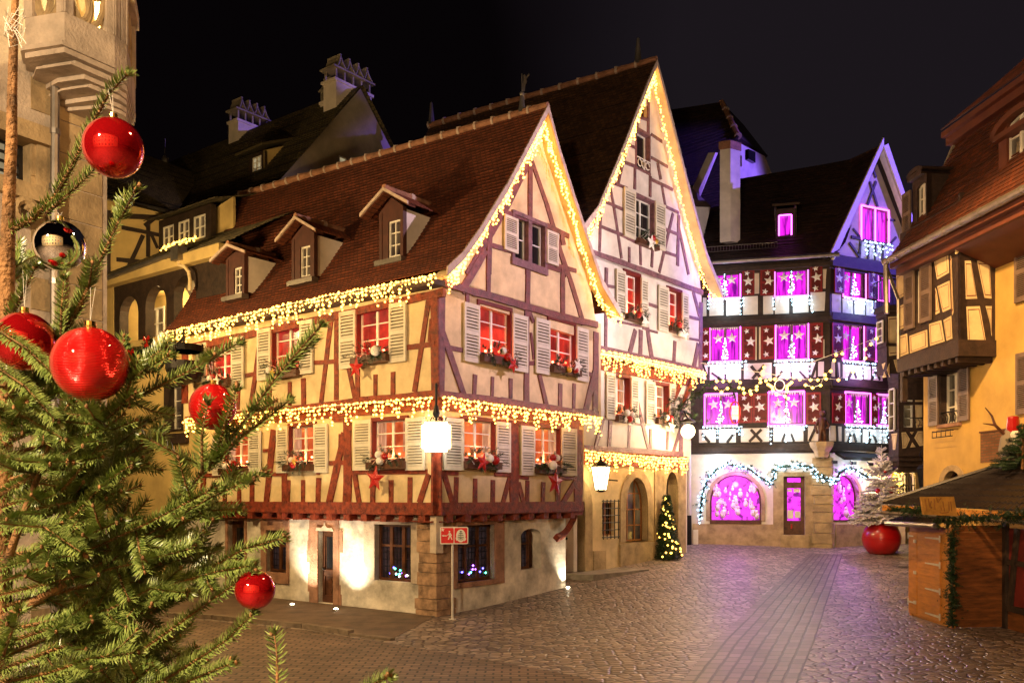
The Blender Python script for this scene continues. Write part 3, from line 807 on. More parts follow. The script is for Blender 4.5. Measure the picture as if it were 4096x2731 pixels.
for fc_, r_ in ((L0, w2), (R0, r0)):          # coloured fairy lights lying inside the ground-floor windows
    for col, nm in (((.12, .10, 1.0), "blue_bulb"), ((.45, .12, 1.0), "violet_bulb"), ((.1, .9, .55), "green_bulb"), ((1, .85, .7), "pale_bulb")):
        if nm not in MATS: emit(nm, col, 9.0)
        q = MB()
        for k in range(4): q.bulb(fc_.pt(r_[0] + (r_[1] - r_[0]) * rnd.uniform(.25, .92), r_[2] + .12 + abs(rnd.gauss(0, .14)), -.19), .030)
        o = q.build("fairy_light", nm, A); o["kind"] = "stuff"
def plank_door(fc, r, name, m, glass=None, parent=None, depth=0.2):
    s0, s1, z0, z1 = r; q = MB(); d = -depth
    if z0 < 0.02: z0 = 0.02
    fbox(q, fc, s0, s1, z0, z1, d - 0.05, d); w = s1 - s0; h = z1 - z0
    for a, b, e, f in ((0.0, 0.14, 0, 1), (0.86, 1, 0, 1), (0.14, 0.86, 0, 0.1), (0.14, 0.86, 0.36, 0.45), (0.14, 0.86, 0.92, 1)):
        fbox(q, fc, s0 + a * w, s0 + b * w, z0 + e * h, z0 + f * h, d, d + 0.03 + tiny())
    fpoly(q, fc, [(s0 + w * .5 + w * .2 * math.sin(i * math.pi / 2), z0 + h * .23 + h * .10 * math.cos(i * math.pi / 2)) for i in range(4)], d, d + 0.025)
    o = q.build(name, m, parent or A)
    if glass:
        q = MB(); fbox(q, fc, s0 + .2 * w, s0 + .8 * w, z0 + .47 * h, z0 + .90 * h, d + 0.001, d + 0.012); q.build("door_grille", glass, o)
    q = MB(); q.ball(fc.pt(s0 + 0.1 * w, z0 + 0.46 * h, d + 0.07), 0.03, 8, 6); q.build("door_handle", "iron", o)
    return o
plank_door(L0, dr, "door", "walnut_door", "dark_glass"); plank_door(L0, d0, "door", "walnut_door", "dark_glass")
# corner pillar of rough blocks with the post that carries the jetty
q = MB(); z = -0.1; k = 0
while z < zJ0 + 0.02:
    h = rnd.uniform(0.22, 0.36); h = min(h, zJ0 + 0.06 - z); a = rnd.uniform(0.55, 0.63) + (0.05 if z < 0.3 else 0); b = rnd.uniform(0.52, 0.60) + (0.05 if z < 0.3 else 0); o = 0.06 + rnd.uniform(0, 0.03) + (0.05 if z < 0.3 else 0)
    pc = [L0.pt(-a, 0, o), Vector((C0[0], C0[1], 0)) + Vector((L0.n[0] + R0.n[0], L0.n[1] + R0.n[1], 0)) * o, R0.pt(b, 0, o), R0.pt(b, 0, -0.3), L0.pt(-a, 0, -0.3)]
    n = 5; vs = [(p.x, p.y, z + 0.008) for p in pc] + [(p.x, p.y, z + h - 0.008) for p in pc]
    q.add(vs, [tuple(range(4, -1, -1)), tuple(range(5, 10))] + [(i, (i + 1) % n, n + (i + 1) % n, n + i) for i in range(n)])
    z += h
q.build("corner_pillar", "rough_stone", A)
q = MB(); e = Vector((L0.n[0] + R0.n[0], L0.n[1] + R0.n[1], 0)) * 0.14 + Vector((C0[0], C0[1], 0))
q.tube([e + Vector((0, 0, 1.65)), e + Vector((0, 0, zJ1 - 0.1))], 0.17, 4); q.build("corner_post", "sandstone", A)

# ---- first and second floors: plaster infill with openings, then the timbers
def shut_w(fc, zf, win, lsh, rsh, rows=3, pane="red_pane", **kw):
    r = zrect(fc, zf, *win)
    if lsh: shutter(fc, zrect(fc, zf, *lsh), A, **kw)
    if rsh: shutter(fc, zrect(fc, zf, *rsh), A, **kw)
    return r
holes = {}
def floor_walls(L, Rr, l, r, z0, z1, hl, hr, name="upper_wall"):
    m = MB()
    wall(m, L, [(l, z0), (0, z0), (0, z1), (l, z1)], [rectloop(x) for x in hl], 0.2)
    m.build(name, "cream_plaster", A)
    m = MB()
    wall(m, Rr, [(0, z0), (r, z0), (r, z1), (0, z1)], [rectloop(x) for x in hr], 0.2)
    wall(m, Face(Rr.pt(r, 0).x, Rr.pt(r, 0).y, -DL[0], -DL[1]), [(0, z0), (7, z0), (7, z1), (0, z1)], [], 0.1)
    m.build(name, "cream_plaster", A)
l1w = [shut_w(L1, Z5, (1384, 1618, 138, 412), (1258, 1378, 140, 488), (1622, 1752, 122, 488)),
       shut_w(L1, Z5, (802, 980, 178, 432), (722, 800, 184, 506), (982, 1076, 165, 504)),
       shut_w(L1, Z5, (355, 526, 232, 462), (278, 352, 262, 526), (528, 610, 215, 500))]
l2w = [shut_w(L2, Z4, (1632, 1890, 452, 818), (1502, 1628, 482, 930), (1893, 2024, 416, 880)),
       shut_w(L2, Z4, (970, 1190, 582, 935), (860, 964, 620, 1022), (1193, 1293, 552, 972)),
       shut_w(L2, Z4, (478, 655, 710, 1010), (380, 460, 733, 1040), (657, 751, 686, 1082))]
r1w = [shut_w(R1, Z7, (428, 655, 140, 412), (292, 425, 126, 488), (658, 756, 154, 502)),
       shut_w(R1, Z7, (926, 1108, 190, 450), (831, 925, 181, 524), (1112, 1217, 197, 527))]
r2w = [shut_w(R2, Z6, (700, 985, 510, 945), (556, 694, 484, 1006), (992, 1126, 585, 1090)),
       shut_w(R2, Z6, (1326, 1560, 645, 1040), (1198, 1324, 622, 1112), (1566, 1668, 702, 1176))]
floor_walls(L1, R1, LEFT1, RE1, zJ1 - 0.1, zJ2 + 0.05, l1w, r1w)
floor_walls(L2, R2, LEFT2, RE2, zJ2, zE + 0.3, l2w, r2w)
for fc, rs, pn in ((L1, l1w, "amber_pane"), (L2, l2w, "red_pane"), (R1, r1w, "amber_pane"), (R2, r2w, "red_pane")):
    for r in rs:
        window(fc, r, A, 2, 3, "white_paint", pn, 0.15, "casing_red")
# timbers
m = MB()
zbeams(m, L1, Z5, [(1825, 360, 1825, 800, 70), (1205, 130, 1205, 722, 56), (765, 505, 765, 722, 34), (205, 300, 200, 700, 34),
    (1185, 230, 1078, 715, 40), (1255, 505, 1288, 720, 32), (1772, 515, 1708, 715, 36), (692, 205, 640, 718, 36), (1160, 235, 1155, 420, 22),
    (1385, 540, 1382, 718, 30), (1508, 555, 1508, 720, 28), (1642, 535, 1640, 720, 30), (790, 555, 786, 715, 30), (895, 555, 895, 715, 26), (1005, 540, 1000, 712, 30),
    (355, 520, 350, 705, 24), (450, 565, 450, 708, 24), (542, 560, 540, 712, 26),
    (1078, 440, 1185, 435, 32), (1235, 503, 1760, 496, 30), (618, 352, 675, 348, 22), (612, 512, 785, 514, 28), (205, 520, 350, 528, 24), (990, 508, 1010, 508, 20), (1100, 140, 1185, 135, 26)])
fbox(m, L1, LEFT1, 0, zJ1 - 0.30, zJ1 + 0.02, -0.1, 0.07); fbox(m, L1, LEFT1, 0, zJ2 - 0.34, zJ2 - 0.02, -0.1, 0.045)
m.build("timber_frame", "red_timber", A)
m = MB()
zbeams(m, R1, Z7, [(252, 360, 250, 790, 62), (790, 165, 790, 735, 56), (1243, 205, 1240, 800, 56), (390, 535, 386, 730, 26), (521, 545, 519, 735, 26), (645, 555, 642, 735, 28),
    (885, 560, 880, 738, 26), (995, 570, 991, 740, 26), (1100, 540, 1098, 732, 28), (300, 500, 366, 728, 32), (760, 545, 706, 738, 28), (822, 575, 862, 738, 26), (1222, 565, 1118, 733, 32),
    (270, 503, 400, 510, 26), (655, 515, 770, 520, 24), (815, 530, 890, 545, 22), (1105, 545, 1235, 545, 24), (270, 130, 430, 135, 30), (655, 150, 1240, 190, 34)])
fbox(m, R1, 0, RE1, zJ1 - 0.30, zJ1 + 0.02, -0.1, 0.072); fbox(m, R1, 0, RE1, zJ2 - 0.34, zJ2 - 0.02, -0.1, 0.047)
m.build("timber_frame", "red_timber", A)
m = MB()
zbeams(m, L2, Z4, [(2232, 350, 2240, 1110, 56), (1465, 510, 1465, 1175, 34), (2192, 365, 2078, 1112, 36), (1425, 540, 1345, 1205, 32), (1500, 620, 1612, 1172, 32),
    (1630, 935, 1632, 1160, 32), (1772, 975, 1770, 1145, 26), (1908, 955, 1908, 1130, 30), (940, 1015, 932, 1240, 36), (1100, 1035, 1100, 1222, 24), (1207, 1005, 1210, 1215, 30),
    (872, 690, 792, 1250, 32), (280, 790, 278, 1200, 44), (2020, 765, 2240, 738, 40), (1295, 885, 1505, 870, 34), (750, 985, 865, 962, 28), (1440, 500, 1630, 470, 24), (2205, 540, 2190, 720, 20), (700, 1000, 690, 1250, 26), (300, 1030, 690, 1010, 24)])
zbeams(m, L2, Z4, [(2310, 332, 1690, 468, 58), (1690, 468, 1000, 620, 56), (1000, 620, 280, 770, 54), (2262, 1128, 1690, 1178, 56), (1690, 1178, 1270, 1232, 54), (1270, 1232, 285, 1330, 54)], -0.05, 0.05)
m.build("timber_frame", "red_timber", A)
m = MB()
zbeams(m, R2, Z6, [(368, 390, 358, 1270, 62), (1752, 735, 1742, 1455, 44), (598, 395, 598, 480, 28), (1130, 540, 1128, 1365, 42), (1150, 545, 1190, 650, 28), (362, 700, 568, 1305, 46), (1742, 1095, 1652, 1465, 44),
    (1242, 1115, 1310, 1405, 34), (1170, 740, 1195, 980, 20), (425, 872, 555, 900, 44), (1128, 1015, 1200, 1012, 34), (1668, 1105, 1745, 1125, 36), (668, 1115, 660, 1295, 32), (825, 1135, 820, 1315, 24), (988, 1150, 986, 1328, 30), (1432, 1195, 1428, 1405, 34), (1556, 1195, 1550, 1425, 24)])
zbeams(m, R2, Z6, [(385, 300, 640, 372, 62), (640, 372, 1000, 470, 66), (1000, 470, 1400, 590, 62), (1400, 590, 1760, 672, 56), (340, 1285, 900, 1350, 56), (900, 1350, 1430, 1430, 58), (1430, 1430, 1765, 1465, 48)], -0.05, 0.055)
m.build("timber_frame", "aged_red_timber", A)
# jetty: joist ends and soffits
m = MB()
for fc, e in ((L1, LEFT1), (R1, RE1)):
    s = 0.35; L = abs(e); sg = -1 if e < 0 else 1
    while s < L - 0.1:
        fbox(m, fc, sg * s, sg * (s + 0.24), zJ1 - 0.50, zJ1 - 0.30, -0.55, 0.02 + rnd.uniform(-.02, .03)); s += 0.72
m.build("joist", "red_timber", A)
m = MB()
fbox(m, L1, LEFT1, 0.05, zJ0 - 0.03, zJ1 - 0.49, -0.5, -0.12); fbox(m, R1, -0.05, RE1 - 1.0, zJ0 - 0.03, zJ1 - 0.49, -0.5, -0.125)
fbox(m, L1, LEFT1, 0, zJ1 - 0.32, zJ1 - 0.29, -0.6, 0.03); fbox(m, R1, 0, RE1, zJ1 - 0.325, zJ1 - 0.295, -0.6, 0.03)
m.build("jetty_plate", "red_timber", A)
m = MB()                                          # the curved brace under the far end of the gable
a = R1.sz(*Z7(1112, 960)); b = R1.sz(*Z7(1240, 805))
m.tube([R1.pt(a[0] + (b[0] - a[0]) * t, a[1] + (b[1] - a[1]) * t - 0.16 * math.sin(math.pi * t), -0.12) for t in [i / 8 for i in range(9)]], 0.13, 4)
m.build("brace", "red_timber", A)

# ---- gable
ap = R2.sz(2145, 452); eL = (-0.42, zE - 0.06); eR = R2.sz(2440, 1272)
def lerp2(a, b, t): return (a[0] + (b[0] - a[0]) * t, a[1] + (b[1] - a[1]) * t)
profL = [ap, R2.sz(2067, 600), R2.sz(1985, 757), R2.sz(1872, 940), R2.sz(1800, 1040), R2.sz(1738, 1098)]
profR = [ap, R2.sz(2188, 613), R2.sz(2245, 790), R2.sz(2302, 960), R2.sz(2362, 1140), R2.sz(2436, 1262)]
gw = [zrect(R2, ZG, 608, 835, 1175, 1495)]
m = MB()
outer = [(0.0, zE - 0.1), (RE2, zE - 0.35)]
gl = [p for p in profR[::-1][1:]] + [p for p in profL[1:-1]]
def shrink(p): return (p[0], p[1] - 0.10)
wall(m, R2, outer + [shrink(p) for p in profR[::-1][1:]] + [shrink(p) for p in profL[1:-1]], [rectloop(gw[0])], 0.2)
m.build("gable_wall", "cream_plaster", A)
m = MB()
zbeams(m, R2, ZG, [(730, 590, 728, 1180, 28), (722, 785, 545, 1130, 34), (545, 1130, 290, 1570, 36), (742, 775, 845, 1075, 28), (845, 1075, 990, 1575, 32), (440, 1095, 545, 1130, 34), (545, 1130, 850, 1225, 34), (850, 1225, 1000, 1300, 34),
    (305, 1310, 470, 1365, 34), (470, 1365, 620, 1410, 34), (900, 1500, 1050, 1540, 30), (452, 1160, 440, 1560, 32), (712, 1490, 710, 1570, 28), (950, 1290, 960, 1360, 30)])
zbeams(m, R2, Z6, [(760, 0, 545, 372, 54), (790, 0, 785, 380, 36), (1142, 130, 1135, 478, 36), (1452, 165, 1450, 570, 36), (1430, 0, 1520, 260, 38), (1520, 260, 1640, 665, 40), (1290, 140, 1460, 190, 40)])
m.build("timber_frame", "aged_red_timber", A)
r = gw[0]; mid = (r[0] + r[1]) / 2
window(R2, (r[0] + .06, mid - .08, r[2] + .06, r[3] - .06), A, 1, 2, "white_paint", "dark_glass", 0.15)
window(R2, (mid + .08, r[1] - .06, r[2] + .06, r[3] - .06), A, 1, 2, "white_paint", "dark_glass", 0.15)
m = MB()
fbox(m, R2, r[0] - .05, r[0] + .06, r[2], r[3], -.15, .06); fbox(m, R2, r[1] - .06, r[1] + .05, r[2], r[3], -.15, .06); fbox(m, R2, mid - .09, mid + .09, r[2], r[3], -.15, .055)
fbox(m, R2, r[0] - .05, r[1] + .05, r[3] - .06, r[3] + .05, -.15, .07); fbox(m, R2, r[0] - .08, r[1] + .08, r[2] - .16, r[2] + .05, -.15, .075)
m.build("window_frame", "purple_timber", A)
shutter(R2, zrect(R2, ZG, 540, 634, 1165, 1408), A); shutter(R2, zrect(R2, ZG, 836, 914, 1268, 1498), A)

# ---- roof
OV = 0.42
apV = R2.pt(ap[0], ap[1], OV)
yr = (apV.z - ZC) * F / (HY - 790); rend = Vector(((962 - CX) / F * yr, yr, apV.z))
rdir = (rend - apV); RL = rdir.length; rdir.normalize()
m = MB()
pl = [R2.pt(p[0], p[1] + 0.10, OV) for p in profL]
Lf = L2.off(OV); ee = Lf.sz(648, 1338); eB = Lf.pt(ee[0], ee[1] + 0.05)
plB = far_profile(pl, rend, eB)
roof_ruled(m, pl, plB)
m.build("roof", "tile_red", A)
m = MB(); pr = [R2.pt(p[0], p[1] + 0.10, OV) for p in profR]
roof_ruled(m, pr, far_profile(pr, rend, pr[-1] + rdir * RL))
m.build("roof", "tile_red", A)
m = MB()
for pf, sg in ((profL, 1), (profR, -1)):          # verge boards in cream, their undersides seen from the street
    for a, b in zip(pf, pf[1:]):
        p = [R2.pt(a[0], a[1] - 0.09, OV - 0.02), R2.pt(b[0], b[1] - 0.09, OV - 0.02), R2.pt(b[0], b[1] - 0.09, -0.02), R2.pt(a[0], a[1] - 0.09, -0.02)]
        m.hexa(p + [x + Vector((0, 0, 0.05)) for x in p])
m.build("verge_soffit", "cream_plaster", A)
m = MB()
for pf in (profL, profR):
    for a, b in zip(pf, pf[1:]):
        p = [R2.pt(a[0], a[1] - 0.10, OV + 0.03), R2.pt(b[0], b[1] - 0.10, OV + 0.03), R2.pt(b[0], b[1] - 0.10, OV - 0.02), R2.pt(a[0], a[1] - 0.10, OV - 0.02)]
        m.hexa(p + [x + Vector((0, 0, 0.24)) for x in p])
m.build("bargeboard", "mortar", A)
m = MB(); ridge_tiles(m, apV + Vector((0, 0, 0.10)), rend + Vector((0, 0, 0.10)), 0.12, 0.62); m.build("ridge_tile", ["terracotta", "mortar"], A)
m = MB(); fpoly(m, L2, [(LEFT2 - 0.35, zE + 0.12), (0.3, zE + 0.12), (0.3, zE - 0.02), (LEFT2 - 0.35, zE - 0.02)], 0.0, 0.40); m.build("eaves_soffit", "brown_timber", A)
# ---- finial with a little bugler figure as weathervane
fb = apV + rdir * 0.9 + Vector((0, 0, 0.1))
m = MB()
m.lathe([(0.13, 0), (0.11, 0.08), (0.06, 0.42), (0.045, 0.50)], fb, 10); m.ball(fb + Vector((0, 0, 0.56)), 0.075, 12, 8); m.tube([fb + Vector((0, 0, 0.6)), fb + Vector((0, 0, 1.16))], 0.014, 6)
m.build("finial", "zinc", A)
vf = Face(fb.x, fb.y, 0.9, 0.3); m = MB(); z0 = fb.z + 0.64
fpoly(m, vf, [(a * .6, z0 + (b - z0) * .55) for a, b in [(0.02, z0), (0.14, z0 + 0.02), (0.17, z0 + 0.35), (0.26, z0 + 0.55), (0.22, z0 + 0.68), (0.38, z0 + 0.90), (0.36, z0 + 1.02), (0.20, z0 + 0.80), (0.14, z0 + 0.92), (0.07, z0 + 0.88), (0.08, z0 + 0.6), (0.03, z0 + 0.4)]], -0.012, 0.012)
m.build("weathervane", "zinc", A)

# ---- roof dormers
class Slope:
    """plane of the left roof slope, used to stand the dormers on the tiles"""
    p = pl[1]; n = (pl[3] - pl[1]).cross(rdir).normalized()
def on_slope(u, v):
    d = Vector(((u - CX) / F, 1, (HY - v) / F)); o = Vector((0, 0, ZC))
    t = (Slope.p - o).dot(Slope.n) / d.dot(Slope.n); return o + d * t
def dormer(zf, front, win, top, eaveL_, eaveR_, sill):
    bx, by = zf((front[0] + front[1]) / 2, sill)
    b = on_slope(bx, by); fc = Face(b.x, b.y, *DL)
    s0, s1, z0, z1 = zrect(fc, zf, front[0], front[1], front[2], front[3])
    w = zrect(fc, zf, *win); tp = fc.sz(*zf(*top)); el = fc.sz(*zf(*eaveL_))
    cx = tp[0]; hw = (s1 - s0) / 2; c = (s0 + s1) / 2
    ez = el[1]; oh = max(0.18, (c - el[0]) - hw)
    tp = (c, tp[1])
    mm = MB()
    wall(mm, fc, [(s0, z0), (s1, z0), (s1, ez + 0.05), (c, tp[1] - 0.1), (s0, ez + 0.05)], [rectloop(w)], 0.14)
    o = mm.build("dormer", "dormer_wood", A)
    mm = MB(); back = 2.2
    for sx in (s0, s1):                      # cheeks
        mm.add([fc.pt(sx, z0 + 0.1, -0.10), fc.pt(sx, ez, -0.10), fc.pt(sx, ez, -back), fc.pt(sx + 0.001, z0 + 0.1, -0.10 - 0.2)], [(0, 1, 2, 3)])
    mm.build("cheek", "pale_plaster", o)
    for sx, k in ((s0, -1), (s1, 1)):
        mm = MB(); fbox(mm, fc, sx - (0.02 if k < 0 else 0.09), sx + (0.09 if k < 0 else 0.02), z0, ez, -0.12, 0.02); mm.build("post", "dormer_wood", o)
    mm = MB()
    for k in (-1, 1):
        p = [fc.pt(c, tp[1] + 0.06, 0.30), fc.pt(c + k * (hw + oh), ez - 0.02, 0.30)]
        roof_sheet(mm, p, None, Vector((-fc.n[0], -fc.n[1], 0)), back + 0.3, course=0.14)
        fpoly(mm, fc, [(c, tp[1] + 0.04), (c + k * (hw + oh), ez - 0.04), (c + k * (hw + oh), ez - 0.10), (c, tp[1] - 0.03)], 0.0, 0.27)
    mm.build("dormer_roof", "tile_red", o)
    mm = MB()
    for k in (-1, 1):
        fpoly(mm, fc, [(c, tp[1] + 0.09), (c + k * (hw + oh + .02), ez + 0.02), (c + k * (hw + oh + .02), ez - 0.07), (c, tp[1] - 0.0)], 0.285, 0.335)
    mm.build("dormer_verge", "mortar", o)
    mm = MB(); ridge_tiles(mm, fc.pt(c, tp[1] + 0.1, 0.3), fc.pt(c, tp[1] + 0.1, -1.9), 0.09, 0.8); mm.build("ridge_tile", ["terracotta", "mortar"], o)
    mm = MB(); fbox(mm, fc, s0 - 0.08, s1 + 0.08, z0 - 0.12, z0 + 0.02, -0.1, 0.16); mm.build("sill", "zinc", o)
    s_0, s_1, z_0, z_1 = w; d = -0.10; b_ = 0.045; mm = MB()
    fbox(mm, fc, s_0, s_0 + b_, z_0, z_1, d, d + .05); fbox(mm, fc, s_1 - b_, s_1, z_0, z_1, d, d + .05); fbox(mm, fc, s_0 + b_, s_1 - b_, z_0, z_0 + b_, d, d + .048); fbox(mm, fc, s_0 + b_, s_1 - b_, z_1 - b_, z_1, d, d + .048)
    t = (s_0 + s_1) / 2; fbox(mm, fc, t - .015, t + .015, z_0 + b_, z_1 - b_, d, d + .04)
    for j in (1, 2): t = z_0 + (z_1 - z_0) * j / 3; fbox(mm, fc, s_0 + b_, s_1 - b_, t - .012, t + .012, d, d + .038)
    mm.build("window", "white_paint", o)
    mm = MB(); fbox(mm, fc, s_0, s_1, z_0, z_1, d - .02, d - .003); mm.build("pane", "dim_pane", o)
dormer(ZR, (1952, 2112, 1165, 1465), (2008, 2092, 1185, 1440), (2000, 1010), (1872, 1165), (2262, 1140), 1465)
dormer(ZR, (1342, 1492, 1345, 1606), (1394, 1464, 1365, 1578), (1380, 1205), (1282, 1340), (1655, 1325), 1606)
dormer(Z4, (602, 740, 128, 365), (657, 720, 135, 340), (640, -5), (540, 95), (900, 75), 365)
# ================================================================== TALL GABLED HOUSE NEXT TO IT
B0 = Face(3.876, 32.0, 0.6544, 0.7562); B1 = B0.off(0.16); B2 = B0.off(0.42)
B = thing("gabled_house", "tallest pointed timbered house, white upper walls over arched stone doorways", "house", (3.876, 32.0, 0.6))
bl = -2.75; br0 = B0.S(2738); br1 = B1.S(2762); br2 = B2.S(2806)
zb1 = B1.sz(2480, 1808)[1]; zb2 = B2.sz(2600, 1455)[1]; zbe = B2.sz(2572, 1100)[1]
side = (-0.7562, 0.6544)
def bwin(fc, zf, win, shutters, pane, rows=3, cols=1):
    r = zrect(fc, zf, *win)
    for sh in shutters: shutter(fc, zrect(fc, zf, *sh), B)
    return r
door = zrect(B0, ZB3, -45, 268, 640, 1345); aw = zrect(B0, ZB3, 588, 762, 605, 1105); bwn = zrect(B0, ZB3, 410, 508, 800, 1060); ps = zrect(B0, ZB3, 903, 996, 560, 1105)
gz = 0.2
m = MB()
door = (B0.S(2192), door[1], door[2], door[3])
wall(m, B0, [(-4.6, gz), (br0, gz + 0.3), (br0, zb1 + 0.1), (-4.6, zb1 + 0.1)], [archloop((door[0], door[1], 0.55, door[3])), archloop(aw, (aw[1] - aw[0]) * 0.75), rectloop(bwn), archloop((ps[0], ps[1], 1.0, ps[3]), (ps[1] - ps[0]) * 0.8)], 0.4)
m.build("ground_wall", "cream_plaster", B)
b1w = [bwin(B1, ZB, (572, 705, 1135, 1478), ((491, 569, 1098, 1515), (712, 775, 1147, 1545)), 0), bwin(B1, ZB, (928, 1055, 1205, 1505), ((846, 925, 1178, 1560), (1057, 1110, 1216, 1590)), 0)]
b2w = [bwin(B2, ZB, (660, 800, 215, 580), ((578, 659, 184, 608), (801, 862, 258, 688)), 0), bwin(B2, ZB, (1047, 1170, 362, 690), ((957, 1045, 328, 733), (1171, 1226, 392, 795)), 0)]
shutter(B2, zrect(B2, ZB, 362, 430, 124, 388), B)
m = MB(); wall(m, B1, [(bl, zb1), (br1, zb1), (br1, zb2), (bl, zb2)], [rectloop(r) for r in b1w], 0.3); m.build("upper_wall", "pale_plaster", B)
m = MB(); wall(m, B2, [(bl, zb2 - 0.1), (br2, zb2 - 0.1), (br2, zbe + 0.2), (bl, zbe + 0.2)], [rectloop(r) for r in b2w], 0.3); m.build("upper_wall", "pale_plaster", B)
for fc, rs, pn in ((B1, b1w, "amber_pane"), (B2, b2w, "red_pane")):
    for r in rs: window(fc, (r[0], r[0] + (r[1] - r[0]) * 1.0, r[2], r[3]), B, 2, 3, "white_paint", pn, 0.24, "casing_red", 0.06)
bap = B2.sz(2590, 262); bel = (2 * bap[0] - B2.sz(2822, 1182)[0], B2.sz(2822, 1182)[1]); ber = B2.sz(2822, 1182)
vr = [bap] + [B2.sz(*ZG(*p)) for p in ((1603, 300), (1690, 640), (1755, 900), (1830, 1180), (1900, 1440))] + [B2.sz(*ZB(1465, 405))]
vl = [(2 * bap[0] - a, b) for a, b in vr]
g1 = zrect(B2, ZG, 1490, 1550, 338, 470); g2 = zrect(B2, ZG, 1470, 1560, 580, 840); g3 = zrect(B2, ZG, 1458, 1590, 1040, 1330)
m = MB()
wall(m, B2, [(bl + 0.1, zbe), (br2, zbe)] + [(a, b - 0.12) for a, b in vr[::-1][1:]] + [(a, b - 0.12) for a, b in vl[1:-1]], [archloop(g1, (g1[1] - g1[0]) * .6), rectloop(g2), rectloop(g3)], 0.3)
m.build("gable_wall", "pale_plaster", B)
window(B2, g1, B, 1, 1, "purple_timber", "dark_glass", 0.2, loop=archloop(g1, (g1[1] - g1[0]) * .6))
window(B2, g2, B, 1, 1, "white_paint", "dark_glass", 0.2, "purple_timber"); window(B2, g3, B, 2, 3, "white_paint", "dark_glass", 0.2, "purple_timber")
q = MB()                                        # small iron guard in front of the upper window
for k in (0.2, 0.5, 0.8):
    x = g2[0] + (g2[1] - g2[0]) * k; q.tube([B2.pt(x + .13 * math.cos(a), g2[2] + 0.2 + .13 * math.sin(a), 0.06) for a in [i * .7 for i in range(9)]], 0.02, 4)
q.tube([B2.pt(g2[0], g2[2] + 0.38, 0.06), B2.pt(g2[1], g2[2] + 0.38, 0.06)], 0.02, 4); q.build("railing", "white_paint", B)
shutter(B2, zrect(B2, ZG, 1376, 1454, 975, 1312), B); shutter(B2, zrect(B2, ZG, 1593, 1662, 1072, 1392), B)
m = MB()
zbeams(m, B2, ZG, [(1385, 520, 1462, 548, 22), (1575, 590, 1650, 640, 20), (1370, 642, 1462, 682, 20), (1308, 755, 1475, 818, 22), (1575, 750, 1690, 815, 20), (1240, 900, 1410, 968, 22), (1578, 905, 1725, 975, 22), (1228, 1048, 1375, 1112, 22), (1660, 1085, 1765, 1135, 20), (1222, 1230, 1370, 1290, 22), (1660, 1245, 1765, 1290, 20), (1668, 1408, 1765, 1442, 20), (1350, 1280, 1460, 1335, 22),
    (1402, 665, 1380, 775, 14), (1372, 800, 1344, 930, 14), (1460, 820, 1458, 972, 14), (1566, 880, 1565, 1025, 14), (1618, 790, 1640, 905, 14), (1645, 930, 1672, 1085, 14), (1280, 925, 1312, 1080, 16), (1312, 1080, 1368, 1455, 16), (1224, 955, 1214, 1405, 16), (1215, 1100, 1112, 1370, 16), (1726, 1140, 1630, 1550, 16), (1766, 1150, 1757, 1505, 16), (1760, 1210, 1835, 1565, 16),
    (1420, 1375, 1420, 1480, 14), (1497, 1360, 1500, 1500, 14), (1582, 1400, 1577, 1515, 14), (1478, 330, 1475, 545, 14), (1555, 350, 1552, 590, 14), (1484, 470, 1550, 490, 16)])
m.build("timber_frame", "purple_timber", B)
m = MB()
zbeams(m, B2, ZB, [(210, -40, 800, 170, 46), (800, 170, 1365, 382, 44), (500, 160, 493, 870, 22), (1350, 470, 1345, 1090, 30), (1278, 370, 1338, 590, 26), (762, 715, 704, 950, 32), (862, 650, 912, 990, 32), (810, 715, 806, 975, 32), (1116, 815, 1106, 995, 26), (1325, 840, 1280, 1080, 30),
    (430, 305, 578, 335, 26), (862, 480, 960, 512, 28), (1222, 595, 1345, 622, 26), (825, 700, 960, 742, 20), (1222, 790, 1345, 812, 20), (600, 640, 830, 690, 18), (430, 880, 900, 975, 48), (900, 975, 1362, 1082, 48)])
zbeams(m, B1, ZB3, [(412, 140, 350, 378, 26), (470, 160, 458, 395, 24), (620, 195, 615, 375, 18), (684, 20, 770, 380, 24), (786, 225, 785, 380, 16), (920, 245, 915, 390, 16), (1018, 230, 955, 440, 22), (1030, -20, 1022, 430, 26), (640, 180, 745, 200, 16), (430, 130, 500, 150, 16), (262, 372, 640, 392, 40), (640, 392, 1040, 425, 40)])
m.build("timber_frame", "purple_timber", B)
m = MB(); fbox(m, B1, bl, br1, zb2 - 0.5, zb2 - 0.1, -0.1, 0.06); fbox(m, B1, bl, br1, zb2 - 0.1, zb2 - 0.06, -0.2, 0.30); fbox(m, B0, bl, br0, zb1 - 0.5, zb1, -0.1, 0.10)
for s in (0.7, 0.86): m.tube([B1.pt(br1 * s, zb2 - 1.3, -0.0), B1.pt(br1 * s + 0.25, zb2 - 0.8, 0.10), B1.pt(br1 * s + 0.45, zb2 - 0.2, 0.28)], 0.10, 5)
m.build("jetty_beam", "red_timber", B)
# flanks of the building
m = MB()
for s, z1 in ((br0, zbe - 0.6), (bl, zbe)):
    p = B0.pt(s, 0)
    wall(m, Face(p.x, p.y, *side), [(0, -0.2), (12, -0.2), (12, z1), (0, z1)], [], 0.2)
m.build("side_wall", "pale_plaster", B)
